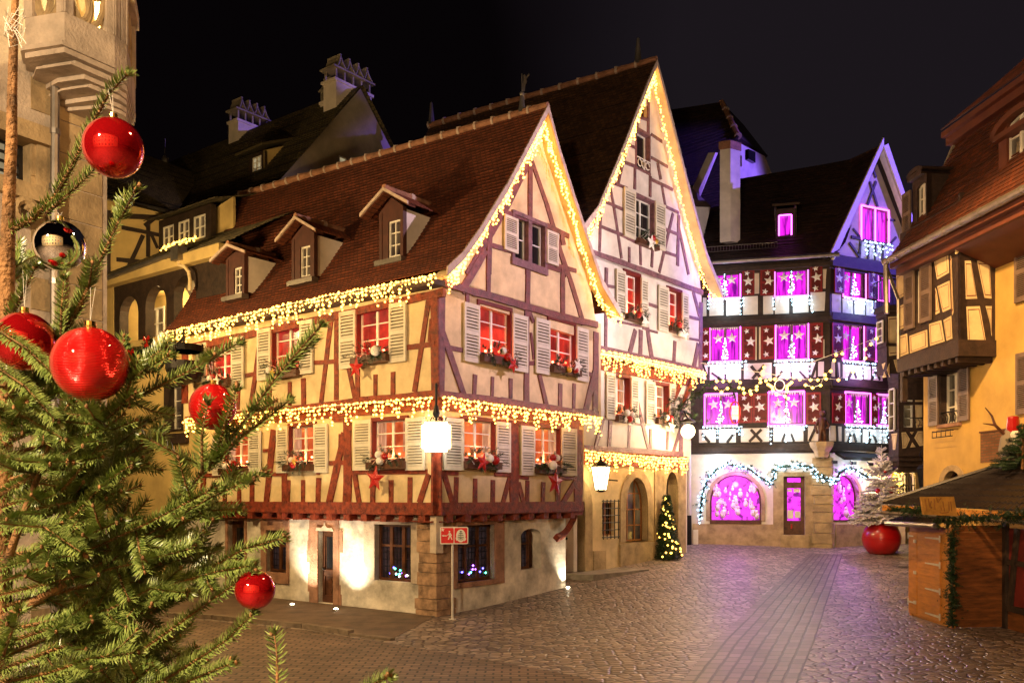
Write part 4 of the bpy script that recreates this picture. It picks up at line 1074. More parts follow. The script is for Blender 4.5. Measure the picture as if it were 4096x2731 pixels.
# ground-floor stonework
def arch_surround(fc, lp, grow, m_, o=0.05, parent=B, name="stone_arch", depth=-0.3):
    c0 = sum(p[0] for p in lp) / len(lp); zb_ = min(p[1] for p in lp)
    w = max(abs(p[0] - c0) for p in lp)
    outer = [(c0 + (a - c0) * (1 + grow / w), b + (grow * 0.8 * ((b - zb_) / (max(p[1] for p in lp) - zb_)))) for a, b in lp]
    q = MB(); ringpoly(q, fc, lp, outer, depth, o); return q.build(name, m_, parent)
arch_surround(B0, archloop((door[0], door[1], 0.55, door[3])), 0.42, "buff_stone"); arch_surround(B0, archloop(aw, (aw[1] - aw[0]) * .75), 0.36, "buff_stone"); arch_surround(B0, archloop((ps[0], ps[1], 1.0, ps[3]), (ps[1] - ps[0]) * .8), 0.22, "buff_stone")
q = MB()
a = zrect(B0, ZB3, 815, 898, 540, 1190); fbox(q, B0, a[0], a[1], 0.4, a[3], -0.2, 0.045); a2 = zrect(B0, ZB3, 540, 860, 1115, 1300); fbox(q, B0, a2[0], a2[1], 0.3, a2[3], -0.2, 0.075)
a3 = zrect(B0, ZB3, 335, 430, 1178, 1310); fbox(q, B0, a3[0], a3[1], 0.4, a3[3], -0.2, 0.055)
q.build("stone_pier", "buff_stone", B)
window(B0, aw, B, 3, 4, "oak_door", "dim_pane", 0.28, loop=archloop(aw, (aw[1] - aw[0]) * .75), bar=0.07)
window(B0, bwn, B, 2, 2, "oak_door", "dark_glass", 0.2)
q = MB()
for i in range(5): x = bwn[0] - 0.08 + (bwn[1] - bwn[0] + 0.16) * i / 4; q.tube([B0.pt(x, bwn[2] - 0.12, 0.10), B0.pt(x, bwn[3] + 0.1, 0.10)], 0.018, 5)
for j in range(6): z = bwn[2] - 0.05 + (bwn[3] - bwn[2] + 0.1) * j / 5; q.tube([B0.pt(bwn[0] - 0.15, z, 0.10), B0.pt(bwn[1] + 0.15, z, 0.10)], 0.018, 5)
q.build("window_grate", "iron", B)
# double door with its oval glass
q = MB(); s0, s1, z0, z1 = door; z0 = 0.58; mid = s0 + (s1 - s0) * 0.62
lp = archloop((s0, s1, z0, z1)); fpoly(q, B0, lp, -0.40, -0.34)
for a, b in ((s0 + .05, mid - .03), (mid + .03, s1 - .04)):
    fbox(q, B0, a, b, z0 + .05, z0 + 0.95, -0.35, -0.31); fbox(q, B0, a + .12, b - .12, z0 + 0.2, z0 + 0.75, -0.32, -0.285); fbox(q, B0, a, b, z0 + 2.05, z0 + 2.2, -0.35, -0.30)
dd = q.build("door", "oak_door", B)
q = MB(); c = ((mid + s1) / 2 - .05, z0 + 1.5); fpoly(q, B0, [(c[0] + .26 * math.cos(i * .3927), c[1] + .5 * math.sin(i * .3927)) for i in range(16)], -0.345, -0.325); q.build("oval_pane", "dark_glass", dd)
q = MB(); q.tube([B0.pt(c[0] + .17 * (1 - t * .1) * math.cos(t * .9), c[1] - .2 + .17 * (1 - t * .1) * math.sin(t * .9), -0.315) for t in range(9)], 0.018, 4); q.build("scrollwork", "iron", dd)
q = MB(); q.ball(B0.pt(mid + .1, z0 + 1.1, -0.27), 0.05, 8, 6); q.build("door_handle", "iron", dd)
# dark panel put in for the unlit depth behind the passage arch
q = MB(); fbox(q, B0, ps[0] - .1, ps[1] + .1, 0.7, ps[3] + .1, -1.2, -1.1); q.build("passage_dark_panel", "walnut_door", B)
q = MB(); lp = [(bl, 0.2), (br0, 0.3)]; z = 0.2
fpoly(q, B0, [(B0.S(2706), 0.7), (br0, 0.8), (br0, ps[3] + 0.6), (B0.S(2712), ps[3] + 0.6)], -0.2, 0.065); q.build("corner_pier", "buff_stone", B)
# roof
OVB = 0.40; bA = B2.pt(bap[0], bap[1], OVB)
yb = (bA.z - ZC) * F / (HY - 512); bE = Vector(((1718 - CX) / F * yb, yb, bA.z)); bdir = (bE - bA).normalized()
pl_ = [B2.pt(a, b + 0.08, OVB) for a, b in vl]; pr_ = [B2.pt(a, b + 0.08, OVB) for a, b in vr]; bL = (bE - bA).length
m = MB(); roof_ruled(m, pl_, far_profile(pl_, bE, pl_[-1] + bdir * bL), 0.17); m.build("roof", "tile_brown", B)
m = MB(); roof_ruled(m, pr_, far_profile(pr_, bE, pr_[-1] + bdir * bL), 0.17); m.build("roof", "tile_brown", B)
m = MB()
for pf in (vl, vr):
    for a, b in zip(pf, pf[1:]):
        p = [B2.pt(a[0], a[1] - 0.14, OVB - .02), B2.pt(b[0], b[1] - 0.14, OVB - .02), B2.pt(b[0], b[1] - 0.14, -.02), B2.pt(a[0], a[1] - 0.14, -.02)]
        m.hexa(p + [x + Vector((0, 0, 0.05)) for x in p])
m.build("verge_soffit", "cream_plaster", B)
m = MB()
for pf in (vl, vr):
    for a, b in zip(pf, pf[1:]):
        p = [B2.pt(a[0], a[1] - 0.16, OVB + .03), B2.pt(b[0], b[1] - 0.16, OVB + .03), B2.pt(b[0], b[1] - 0.16, OVB - .02), B2.pt(a[0], a[1] - 0.16, OVB - .02)]
        m.hexa(p + [x + Vector((0, 0, 0.26)) for x in p])
m.build("bargeboard", "mortar", B)
m = MB(); ridge_tiles(m, bA + Vector((0, 0, .1)), bE + Vector((0, 0, .1)), 0.13, 0.8); m.build("ridge_tile", ["terracotta", "mortar"], B)
for p, nm in ((bA + bdir * 0.75, "finial"), (bE - bdir * 0.1, "finial")):
    m = MB(); m.lathe([(0.16, 0), (0.13, 0.2), (0.05, 0.95), (0.01, 1.0)], p + Vector((0, 0, 0.1)), 8); m.build(nm, "zinc", B)
# stone step in front of its door
q = MB(); pz = [gpx(*ZB3(60, 1400)), gpx(*ZB3(340, 1418)), gpx(*ZB3(778, 1332))]
h = 0.55
a, b, c = pz
back = [B0.pt(B0.S(2555), 0, 0.05), B0.pt(-0.9, 0, 0.05)]
pts = [a, b, c, back[0], back[1]]
n = 5; q.add([(p.x, p.y, -0.1) for p in pts] + [(p.x, p.y, h) for p in pts], [tuple(range(5, 10))] + [(i, (i + 1) % n, n + (i + 1) % n, n + i) for i in range(n)])
tag(q.build("doorstep", "concrete", None, (b.x, b.y, 0)), "low grey stone platform in front of the arched oak double door", "step")

# ================================================================== THE HOUSE WITH THE MAGENTA WINDOWS
CC = ray_at(3320, 37.0)
CLf = Face(*CC, 0.969, -0.246); CRf = Face(*CC, 0.898, 0.440)
CH = thing("timbered_shop_house", "dark timbered corner house with magenta windows and starred red shutters", "house", (CC[0], CC[1], 1.2))
cz = [3.1 + (HY - v) / F * 37 for v in (1770, 1512, 1250, 1035)]
cl = CLf.S(2762); crr = CRf.S(3720)
LW = {3: [(197, 470, 186, 430), (785, 1075, 152, 410)], 2: [(203, 470, 690, 993), (793, 1078, 658, 978)], 1: [(158, 440, 1292, 1566), (728, 1042, 1272, 1562)]}
RW = {3: [(1392, 1588, 160, 428), (1702, 1800, 215, 455)], 2: [(1386, 1572, 664, 992), (1680, 1790, 705, 1000)], 1: [(1408, 1630, 1282, 1560), (1692, 1812, 1300, 1566)]}
zt = {1: (cz[0], cz[1]), 2: (cz[1], cz[2]), 3: (cz[2], cz[3])}
cw = []
for k in (1, 2, 3):
    for fc, tab, e in ((CLf, LW, cl), (CRf, RW, crr)):
        rs = [zrect(fc, ZC5, *w) for w in tab[k]]
        m = MB(); s0, s1 = (cl, 0) if fc is CLf else (0, crr)
        wall(m, fc, [(s0, zt[k][0]), (s1, zt[k][0]), (s1, zt[k][1]), (s0, zt[k][1])], [rectloop(r) for r in rs], 0.22)
        m.build("upper_wall", "dark_timber", CH); cw += [(fc, r, k) for r in rs]
def panels(fc, zf, lst, name="infill_panel"):
    for x0, x1, y0, y1 in lst:
        q = MB(); r = zrect(fc, zf, x0, x1, y0, y1); fbox(q, fc, *r, -0.03, 0.012 + tiny() * 0.4); q.build(name, "pale_plaster", CH)
panels(CLf, ZC5, [(137, 170, 428, 592), (196, 322, 422, 588), (347, 470, 420, 586), (498, 630, 415, 580), (678, 768, 412, 576), (783, 910, 408, 572), (945, 1084, 402, 562), (1102, 1235, 378, 548), (598, 642, 205, 392), (1213, 1250, 170, 345),
    (135, 180, 1030, 1160), (200, 480, 1020, 1160), (505, 560, 1015, 1155), (560, 755, 1012, 1155), (790, 1085, 1010, 1150), (1104, 1150, 1005, 1140), (1170, 1222, 1000, 1130), (607, 625, 690, 985), (640, 656, 690, 978), (1213, 1228, 800, 960)])
panels(CLf, ZC6, [(215, 370, 262, 380), (395, 545, 258, 380), (590, 845, 250, 374), (880, 1150, 240, 370), (1190, 1310, 230, 365)])
panels(CRf, ZC5, [(1294, 1372, 392, 556), (1388, 1480, 440, 566), (1495, 1588, 450, 578), (1600, 1690, 460, 590), (1290, 1320, 1000, 1135), (1335, 1365, 1005, 1140), (1390, 1560, 1030, 1155), (1580, 1640, 1040, 1160), (1655, 1745, 1045, 1170)])
panels(CRf, ZC6, [(1385, 1440, 228, 365), (1455, 1490, 235, 366), (1520, 1660, 255, 375), (1680, 1730, 260, 380), (1750, 1850, 262, 385), (1860, 1935, 268, 390)])
zbeams_split(CLf, ZC5, [(570, 1040, 660, 1152, 26), (690, 1030, 580, 1152, 26), (850, 1085, 800, 1150, 20), (1000, 1085, 1060, 1150, 20), (1160, 1005, 1110, 1145, 24), (140, 1030, 185, 1160, 18), (215, 1100, 300, 1160, 18), (340, 1010, 340, 1160, 18), (930, 1010, 930, 1150, 18), (1268, 130, 1245, 570, 40), (630, 690, 628, 990, 14)], "brace", "dark_timber", CH)
zbeams_split(CLf, ZC6, [(680, 262, 780, 372, 26), (775, 262, 665, 372, 26), (985, 300, 960, 370, 22), (1040, 300, 1065, 370, 22), (1262, 240, 1205, 365, 24), (240, 300, 310, 380, 24), (525, 300, 465, 380, 24), (375, 255, 378, 380, 22), (562, 250, 562, 380, 24), (865, 240, 865, 372, 24), (1170, 240, 1170, 370, 26)], "brace", "dark_timber", CH)
zbeams_split(CRf, ZC5, [(1470, 1090, 1440, 1150, 18), (1490, 1090, 1510, 1150, 18), (1680, 1090, 1650, 1160, 18), (1690, 1090, 1720, 1165, 18), (1330, 1000, 1345, 1140, 20)], "brace", "dark_timber", CH)
zbeams_split(CRf, ZC6, [(1445, 230, 1450, 366, 18), (1570, 300, 1545, 375, 18), (1595, 300, 1620, 375, 18), (1755, 310, 1735, 380, 18), (1775, 310, 1800, 380, 18), (1890, 290, 1920, 390, 18)], "brace", "dark_timber", CH)
m = MB()
for z in cz:                                     # moulded storey bands
    for fc, a, b in ((CLf, cl, 0.1), (CRf, -0.1, crr)):
        fbox(m, fc, a, b, z - 0.32, z - 0.16, -0.1, 0.20 + tiny()); fbox(m, fc, a, b, z - 0.16, z - 0.02, -0.1, 0.12 + tiny()); fbox(m, fc, a, b, z - 0.42, z - 0.32, -0.1, 0.09 + tiny())
m.build("cornice", "dark_timber", CH)
star_n = 0
for fc, r, k in cw:
    w = window(fc, r, CH, 2, 1, "purple_timber", "magenta_pane", 0.16, None, 0.07)
    q = MB(); s0, s1, z0, z1 = r
    lp = [(s0 - .02, z0 - .02), (s1 + .02, z0 - .02), (s1 + .02, z1 + .02), (s0 - .02, z1 + .02)]
    for a, b in zip(lp, lp[1:] + lp[:1]): q.tube([fc.pt(*a, 0.05), fc.pt(*b, 0.05)], 0.028, 5)
    q.build("led_frame", "led_magenta", w)
    for t in ((0.27, 0.73) if fc is CLf else (0.25,)):
        q = MB(); star3d(q, fc, (s0 + (s1 - s0) * t, z0 + (z1 - z0) * 0.68), 0.24, -0.10, 0.05, rnd.uniform(-.15, .15)); q.build("star", "star_white", w)
    # icicle frill of snow at the top of the window
    q = MB(); n = 14
    for i in range(n):
        a = s0 + (s1 - s0) * i / n; b = s0 + (s1 - s0) * (i + 1) / n; L = rnd.uniform(.05, .2)
        fpoly(q, fc, [(a, z1), (b, z1), ((a + b) / 2, z1 - L)], -0.06, -0.05)
    q.build("paper_icicle", "star_white", w)
SH = [(CLf, ZC5, x) for x in ((490, 600, 180, 408), (652, 778, 178, 408), (1096, 1207, 137, 380), (132, 200, 702, 990), (488, 605, 688, 985), (659, 780, 680, 978), (1094, 1212, 656, 966), (448, 582, 1290, 1550), (586, 722, 1286, 1546), (1062, 1195, 1276, 1560))] + \
     [(CRf, ZC5, x) for x in ((1306, 1388, 145, 388), (1604, 1690, 190, 440), (1286, 1382, 655, 962), (1586, 1672, 690, 990), (1286, 1400, 1284, 1552), (1634, 1690, 1290, 1560))]
for fc, zf, x in SH:
    r = zrect(fc, zf, *x); s = shutter(fc, r, CH, "crimson_shutter", 20, 0.05, "dark_timber")
    w, h = r[1] - r[0], r[3] - r[2]
    for sx, sz_, sr in ((0.45 + rnd.uniform(-.1, .1), 0.86, 0.13), (0.55 + rnd.uniform(-.12, .12), 0.54, 0.23), (0.4 + rnd.uniform(-.15, .2), 0.14, 0.14)):
        q = MB(); star3d(q, fc, (r[0] + w * sx, r[2] + h * sz_), min(sr, w * .46), 0.11, 0.02, rnd.uniform(-.3, .3)); q.build("star", "star_white", s)
# ground floor of the shop
sw1 = zrect(CLf, ZC6, 312, 774, 668, 1083); sdr = zrect(CLf, ZC6, 972, 1164, 682, 1205); sw2 = zrect(CRf, ZC6, 1400, 1652, 668, 1083)
m = MB()
wall(m, CLf, [(cl, 0.7), (0, 0.7), (0, cz[0] - 0.1), (cl, cz[0] - 0.1)], [archloop(sw1, 1.15, 14), rectloop(sdr)], 0.35)
wall(m, CRf, [(0, 0.7), (crr, 0.7), (crr, cz[0] - 0.1), (0, cz[0] - 0.1)], [archloop(sw2, (sw2[1] - sw2[0]) * .62, 12)], 0.35)
m.build("ground_wall", "pale_plaster", CH)
arch_surround(CLf, archloop(sw1, 1.15, 14), 0.16, "buff_stone", 0.03, CH); arch_surround(CRf, archloop(sw2, (sw2[1] - sw2[0]) * .62, 12), 0.14, "buff_stone", 0.03, CH)
def shopwin(fc, r, lp, cols):
    w = window(fc, r, CH, 1, 1, "walnut_door", "magenta_shop", 0.25, loop=lp)
    q = MB()                                     # toys and little figures crowding the shop window
    for i in range(cols):
        x = rnd.uniform(r[0] + .15, r[1] - .15); y = r[2] + rnd.uniform(0.05, 0.9) * (r[3] - r[2]) * 0.8; rr = rnd.uniform(.05, .13)
        q.ball(fc.pt(x, y + rr, -0.22), rr, 8, 6, 1.3); q.ball(fc.pt(x, y + rr * 2.7, -0.21), rr * .65, 8, 6)
    o = q.build("shop_display", "frosted", w); o["kind"] = "stuff"
lamp("shop_light", "POINT", tuple(CLf.pt((sw1[0] + sw1[1]) / 2, sw1[3] - .4, .45)), 130, (.55, .08, 1.0), .12); lamp("shop_light", "POINT", tuple(CRf.pt((sw2[0] + sw2[1]) / 2, sw2[3] - .3, .5)), 130, (.55, .08, 1.0), .12)
for s_ in (-4.6, -2.0, 1.2): lamp("garland_glow", "POINT", tuple((CLf if s_ < 0 else CRf).pt(s_, 4.6, .5)), 45, (.62, .82, 1.0), .25)
for s_ in (-4.4, -1.4, 1.6): lamp("window_glow", "POINT", tuple((CLf if s_ < 0 else CRf).pt(s_, 8.2, .7)), 70, (.72, .20, 1.0), .3)
shopwin(CLf, sw1, archloop(sw1, 1.15, 14), 46); shopwin(CRf, sw2, archloop(sw2, (sw2[1] - sw2[0]) * .62, 12), 12)
q = MB(); fbox(q, CLf, sw1[0], sw1[1], sw1[2] - .12, sw1[2] + .03, -.2, .06); q.build("window_sill", "walnut_door", CH)
s0, s1, z0, z1 = sdr; q = MB(); d = -0.25; h = z1 - z0
for a, b, e, f in ((s0, s0 + .16, z0, z1), (s1 - .16, s1, z0, z1), (s0 + .16, s1 - .16, z0, z0 + h * .24), (s0 + .16, s1 - .16, z0 + h * .80, z0 + h * .90), (s0 + .16, s1 - .16, z1 - .06, z1)): fbox(q, CLf, a, b, e, f, d, d + .06 + tiny())
dd = q.build("door", "walnut_door", CH)
q = MB(); fbox(q, CLf, s0 + .1, s1 - .1, z0 + .1, z1 - .02, d - .03, d - .01); q.build("door_pane", "magenta_shop", dd)
for j, (a, b, c_, e) in enumerate(((.2, .48, .28, .42), (.55, .8, .29, .40), (.2, .4, .74, .78), (.5, .78, .73, .79))):
    q = MB(); fbox(q, CLf, s0 + (s1 - s0) * a, s0 + (s1 - s0) * b, z0 + h * c_, z0 + h * e, d - .008, d + .004); q.build("notice", "star_white", dd)
q = MB(); fbox(q, CLf, s0 + .3, s1 - .5, z0 + .25, z0 + .45, d + .06, d + .12); q.build("letter_box", "red_gloss", dd)
q = MB(); fbox(q, CLf, cl + .1, sdr[0] - .05, 0.7, CLf.sz(2950, 2095)[1], -.2, .05); fbox(q, CLf, sdr[0] - .42, sdr[0], 0.7, z1 + .15, -.2, .045); fbox(q, CLf, sdr[1], sdr[1] + .35, 0.7, z1 + .15, -.2, .047); fbox(q, CLf, sdr[0] - .42, sdr[1] + .35, z1, z1 + .18, -.2, .06); fbox(q, CLf, sdr[0] - .15, sdr[1] + .15, 0.9, z0 - .0, -.2, .3)
q.build("stone_plinth", "buff_stone", CH)
q = MB(); fbox(q, CRf, 0.3, crr, 0.7, CRf.sz(3390, 2095)[1], -.2, .05); q.build("stone_plinth", "buff_stone", CH)
q = MB(); z = 0.8; zt_ = CLf.sz(3300, 1830)[1]
while z < zt_:
    hh = rnd.uniform(.28, .45); a = rnd.uniform(.72, .86); b = rnd.uniform(.05, .11); o = .10 + rnd.uniform(0, .04)
    pc = [CLf.pt(-a + .1, 0, o), Vector((CC[0], CC[1], 0)) + Vector((CLf.n[0] + CRf.n[0], CLf.n[1] + CRf.n[1], 0)) * o * .6, CRf.pt(b, 0, o), CRf.pt(b, 0, -.2), CLf.pt(-a + .1, 0, -.2)]; z1_ = min(z + hh, zt_)
    q.add([(p.x, p.y, z + .01) for p in pc] + [(p.x, p.y, z1_ - .01) for p in pc], [tuple(range(4, -1, -1)), tuple(range(5, 10))] + [(i, (i + 1) % 5, 5 + (i + 1) % 5, 5 + i) for i in range(5)]); z += hh
q.build("corner_pillar", "buff_stone", CH)
pcap = CLf.pt(-.35, zt_, .25)
q = MB(); q.lathe([(.28, 0), (.33, .25), (.48, .45), (.52, .6), (.5, .64)], pcap, 8); q.build("capital", "buff_stone", CH)
fg = pcap + Vector((0, -.05, .64))
q = MB(); q.tube([fg + Vector(p) for p in ((-.08, 0, 0), (-.09, 0, .3), (-.03, 0, .55), (0, 0, .95), (0, 0, 1.05))], [.08, .07, .14, .17, .06], 8); q.tube([fg + Vector(p) for p in ((.1, 0, 0), (.1, -.02, .3), (.03, 0, .55))], [.08, .07, .12], 8)
q.tube([fg + Vector(p) for p in ((.14, 0, .9), (.28, -.05, .65), (.12, -.18, .55))], .05, 6); q.tube([fg + Vector(p) for p in ((-.14, 0, .9), (-.3, -.02, .62), (-.22, -.1, .35))], .05, 6); q.ball(fg + Vector((0, -.02, 1.18)), .13, 10, 8)
tag(q.build("statue", "walnut_door", None, fg, True), "small dark carved figure on the corner column of the magenta house", "statue")
q = MB(); a = zrect(CRf, ZC6, 1425, 1925, 490, 545); p = [CRf.pt(a[0], a[3], .05), CRf.pt(a[1], a[3], .05), CRf.pt(a[1], a[2], .55), CRf.pt(a[0], a[2], .55)]; q.hexa(p + [x + Vector((0, 0, .12)) for x in p]); q.build("awning", "black_fabric", CH)
q = MB(); q.tube([CRf.pt(a[0], a[3] + .2, .12), CRf.pt(a[1], a[3] + .05, .12)], .04, 6); q.build("awning_tube", "white_pipe", CH)
for x, y in ((1400, 555), (1570, 565), (1722, 575)):
    c = CRf.sz(*ZC6(x, y)); q = MB(); fbox(q, CRf, c[0] - .1, c[0] + .1, c[1] - .06, c[1] + .06, .15, .25); q.tube([CRf.pt(c[0], c[1], .16), CRf.pt(c[0], c[1] + .1, .0)], .02, 4); q.build("spotlight", "iron", CH)
# roof and gable of the shop house
m = MB(); eL_ = CLf.pt(cl - .3, cz[3] + .05, .5); eR_ = CLf.pt(.2, cz[3] + .05, .5); rR = px(3503, 618, 39.4); rL = px(2925, 722, 0); yl = (rR.z - ZC) * F / (HY - 722); rL = px(2925, 722, yl)
md = lambda a, b: a.lerp(b, .78) + Vector((0, 0, -.5))
roof_ruled(m, [rR, md(rR, eR_), eR_], [rL, md(rL, eL_), eL_], .19); m.build("roof", "tile_dark", CH)
ga = CRf.sz(3507, 596); ge0 = (-.05, cz[3]); ge1 = (2 * ga[0] - ge0[0], cz[3])
m = MB(); gw_ = zrect(CRf, ZC4, 1652, 1865, 850, 1115)
wall(m, CRf, [(ge0[0], ge0[1]), (ge1[0], ge1[1]), (ga[0], ga[1] - .25)], [rectloop(gw_)], .2); m.build("gable_wall", "pale_plaster", CH)
m = MB(); beam(m, CRf, ge0, (ga[0], ga[1] - .4), .22); beam(m, CRf, ge1, (ga[0], ga[1] - .4), .22); beam(m, CRf, (ge0[0], ge0[1] + .1), (ge1[0], ge1[1] + .1), .25)
zbeams(m, CRf, ZC4, [(1745, 550, 1770, 610, 12), (1770, 640, 1700, 830, 14), (1720, 640, 1782, 840, 14), (1575, 1075, 1650, 1090, 22), (1560, 1120, 1640, 1230, 16), (1860, 940, 1920, 945, 16), (1930, 1075, 1870, 1140, 14), (1590, 1010, 1650, 1080, 14), (1650, 1110, 1640, 1250, 14), (1710, 1120, 1708, 1250, 12), (1765, 1130, 1763, 1255, 12), (1825, 1140, 1822, 1260, 12), (1640, 1095, 1900, 1140, 18)]); m.build("timber_frame", "dark_timber", CH)
w = window(CRf, gw_, CH, 2, 1, "purple_timber", "magenta_pane", .1); q = MB(); s0, s1, z0, z1 = gw_
for a, b in (((s0, z0), (s0, z1)), ((s0, z1), (s1, z1)), ((s1, z1), (s1, z0)), (((s0 + s1) / 2, z0), ((s0 + s1) / 2, z1))): q.tube([CRf.pt(*a, .05), CRf.pt(*b, .05)], .035, 5)
q.build("led_frame", "led_magenta", w)
m = MB()
for a, b in ((ge0, ga), (ga, ge1)):
    k = -1 if a is ge0 else 1
    p = [(a[0], a[1]), (b[0], b[1])]
    d0 = Vector((b[0] - a[0], b[1] - a[1])).normalized(); nn = Vector((-d0.y, d0.x)) * .30
    fpoly(m, CRf, [(a[0], a[1]), (b[0], b[1]), (b[0] + nn.x * .0, b[1] + .35), (a[0] + nn.x, a[1] + nn.y)], .30, .38)
    fpoly(m, CRf, [(a[0], a[1] - .02), (b[0], b[1] - .02), (b[0], b[1] - .10), (a[0], a[1] - .10)], -.05, .30)
m.build("bargeboard", "white_paint", CH)
gp = [CRf.pt(ga[0], ga[1] + .1, .3), CRf.pt(ge1[0] + .3, ge1[1], .3)]; m = MB(); roof_ruled(m, gp, [rR + Vector((-2, 3, 0)), gp[1] + Vector((1, 8, 0))], .2)
gp2 = [CRf.pt(ga[0], ga[1] + .1, .3), CRf.pt(ge0[0] - .2, ge0[1], .3)]; roof_ruled(m, gp2, [rR + Vector((-1, 1.5, 0)), CRf.pt(ge0[0] - .2, ge0[1], -1.0)], .2); m.build("roof", "tile_dark", CH)
q = MB(); q.tube([CLf.pt(cl - .2, cz[3] + .0, .62), CLf.pt(.3, cz[3] + .0, .62)], .09, 8); q.build("gutter", "zinc", CH)
q = MB()
for i in range(28):
    t = i / 27; p = CLf.pt(cl + .3 + 3.3 * t, cz[3] + .55, .25); q.tube([p, p + Vector((0, 0, .22))], .012, 4)
for z in (.0, .22): q.tube([CLf.pt(cl + .3, cz[3] + .55 + z, .25), CLf.pt(cl + 3.6, cz[3] + .55 + z, .25)], .016, 4)
q.build("snow_guard", "zinc", CH)
# its roof dormer
n_ = (rL - rR).cross(eR_ - rR).normalized(); def_p = rR
def on_plane(u, v, p, n):
    d = Vector(((u - CX) / F, 1, (HY - v) / F)); o = Vector((0, 0, ZC)); return o + d * ((p - o).dot(n) / d.dot(n))
b_ = on_plane(*ZC4(1060, 1120), eR_, n_); df = Face(b_.x, b_.y, .969, -.246)
r = zrect(df, ZC4, 1012, 1108, 905, 1062); fr = zrect(df, ZC4, 985, 1142, 850, 1120)
m = MB(); wall(m, df, rectloop(fr), [rectloop(r)], .15); o = m.build("dormer", "dark_timber", CH)
w_ = MB(); fbox(w_, df, *r, -.12, -.1); w_.build("pane", "magenta_pane", o)
q = MB(); s0, s1, z0, z1 = r
for a, b in (((s0, z0), (s0, z1)), ((s0, z1), (s1, z1)), ((s1, z1), (s1, z0))): q.tube([df.pt(*a, .03), df.pt(*b, .03)], .035, 5)
q.build("led_frame", "led_magenta", o)
q = MB(); p = [df.pt(fr[0] - .15, fr[3] + .05, .25), df.pt(fr[1] + .15, fr[3] + .05, .25), df.pt(fr[1] + .15, fr[3] + 1.0, -2.2), df.pt(fr[0] - .15, fr[3] + 1.0, -2.2)]; q.hexa(p + [x + Vector((0, 0, .1)) for x in p]); q.build("dormer_roof", "tile_dark", o)
for s_ in (fr[0], fr[1]):
    q = MB(); p = [df.pt(s_, fr[2], 0), df.pt(s_, fr[3] + .1, 0), df.pt(s_, fr[3] + .7, -1.8)]; q.add(p + [x + Vector((df.d[0], df.d[1], 0)) * .04 for x in p], [(0, 1, 2), (3, 5, 4), (0, 2, 5, 3)]); q.build("cheek", "pale_plaster", o)
# tall plastered chimney
ch = px(2896, 915, 38.8); q = MB(); e1 = Vector((.42, -.18, 0)); e2 = Vector((.50, .30, 0)); zc0, zc1 = ch.z - .6, 3.1 + (HY - 600) / F * 38.8
p = [ch - e1 * .0, ch + e1, ch + e1 + e2, ch + e2]; p = [Vector((x.x - .18, x.y, 0)) for x in p]
q.hexa([Vector((x.x, x.y, zc0)) for x in p] + [Vector((x.x, x.y, zc1)) for x in p]); o = q.build("chimney", "pale_plaster", CH)
q = MB(); cc = sum(p, Vector()) / 4; pp = [cc + (x - cc) * 1.12 for x in p]; q.hexa([Vector((x.x, x.y, zc1 + .004)) for x in pp] + [Vector((x.x, x.y, zc1 + .35)) for x in pp]); q.build("chimney_cap", "terracotta", o)

# ================================================================== DARK TALL ROOF BEHIND, with a plastered gable
TW = thing("tower_house", "tall dark roof behind the magenta house, its bare plaster gable lit blue", "house", (12, 47, 0))
m = MB(); top0, top1 = px(2560, 455, 48), px(2886, 408, 48); bot1 = px(2960, 560, 44.5); 
roof_ruled(m, [top1, px(2955, 545, 46), px(2830, 1010, 41.5)], [top0, px(2560, 700, 45), px(2500, 1010, 41.5)], .22); m.build("roof", "tile_dark", TW)
m = MB(); ridge_tiles(m, top1, px(2952, 545, 46), .16, .8); m.build("ridge_tile", ["terracotta", "mortar"], TW)
def slab(mb, pts, th):
    n = len(pts); nn = (pts[1] - pts[0]).cross(pts[2] - pts[0]).normalized()
    if nn.y < 0: nn = -nn
    mb.add(list(pts) + [p + nn * th for p in pts], [tuple(range(n)), tuple(range(2 * n - 1, n - 1, -1))] + [(k, (k + 1) % n, n + (k + 1) % n, n + k) for k in range(n)])
m = MB(); slab(m, [px(2946, 566, 46), px(3060, 626, 49), px(3092, 706, 50), px(3092, 760, 50), px(2960, 760, 46.5), px(2930, 700, 45.6)], .4); m.build("gable_wall", "pale_plaster", TW)
m = MB(); slab(m, [px(2952, 545, 45.8), px(2890, 410, 47.8), px(2975, 500, 51), px(3072, 625, 51)], .3); m.build("roof", "tile_dark", TW)
m = MB(); slab(m, [px(2980, 600, 45.8), px(3008, 612, 46.4), px(3008, 655, 46.4), px(2980, 640, 45.8)], -.2); m.build("window", "dark_glass", TW)
m = MB(); slab(m, [px(2768, 790, 39.2), px(2842, 830, 40.2), px(2800, 1010, 39.8), px(2768, 1010, 39.2)], .5); m.build("fire_wall", "pale_plaster", TW); m = MB(); slab(m, [px(2862, 610, 44), px(2872, 612, 44.2), px(2800, 790, 43.6), px(2795, 760, 43.6)], .4); m.build("fire_wall", "pale_plaster", TW)
m = MB(); slab(m, [px(2744, 738, 39.0), px(2755, 740, 38.8), px(2845, 825, 40.2), px(2770, 790, 38.9)], .3); m.build("roof", "tile_dark", TW)
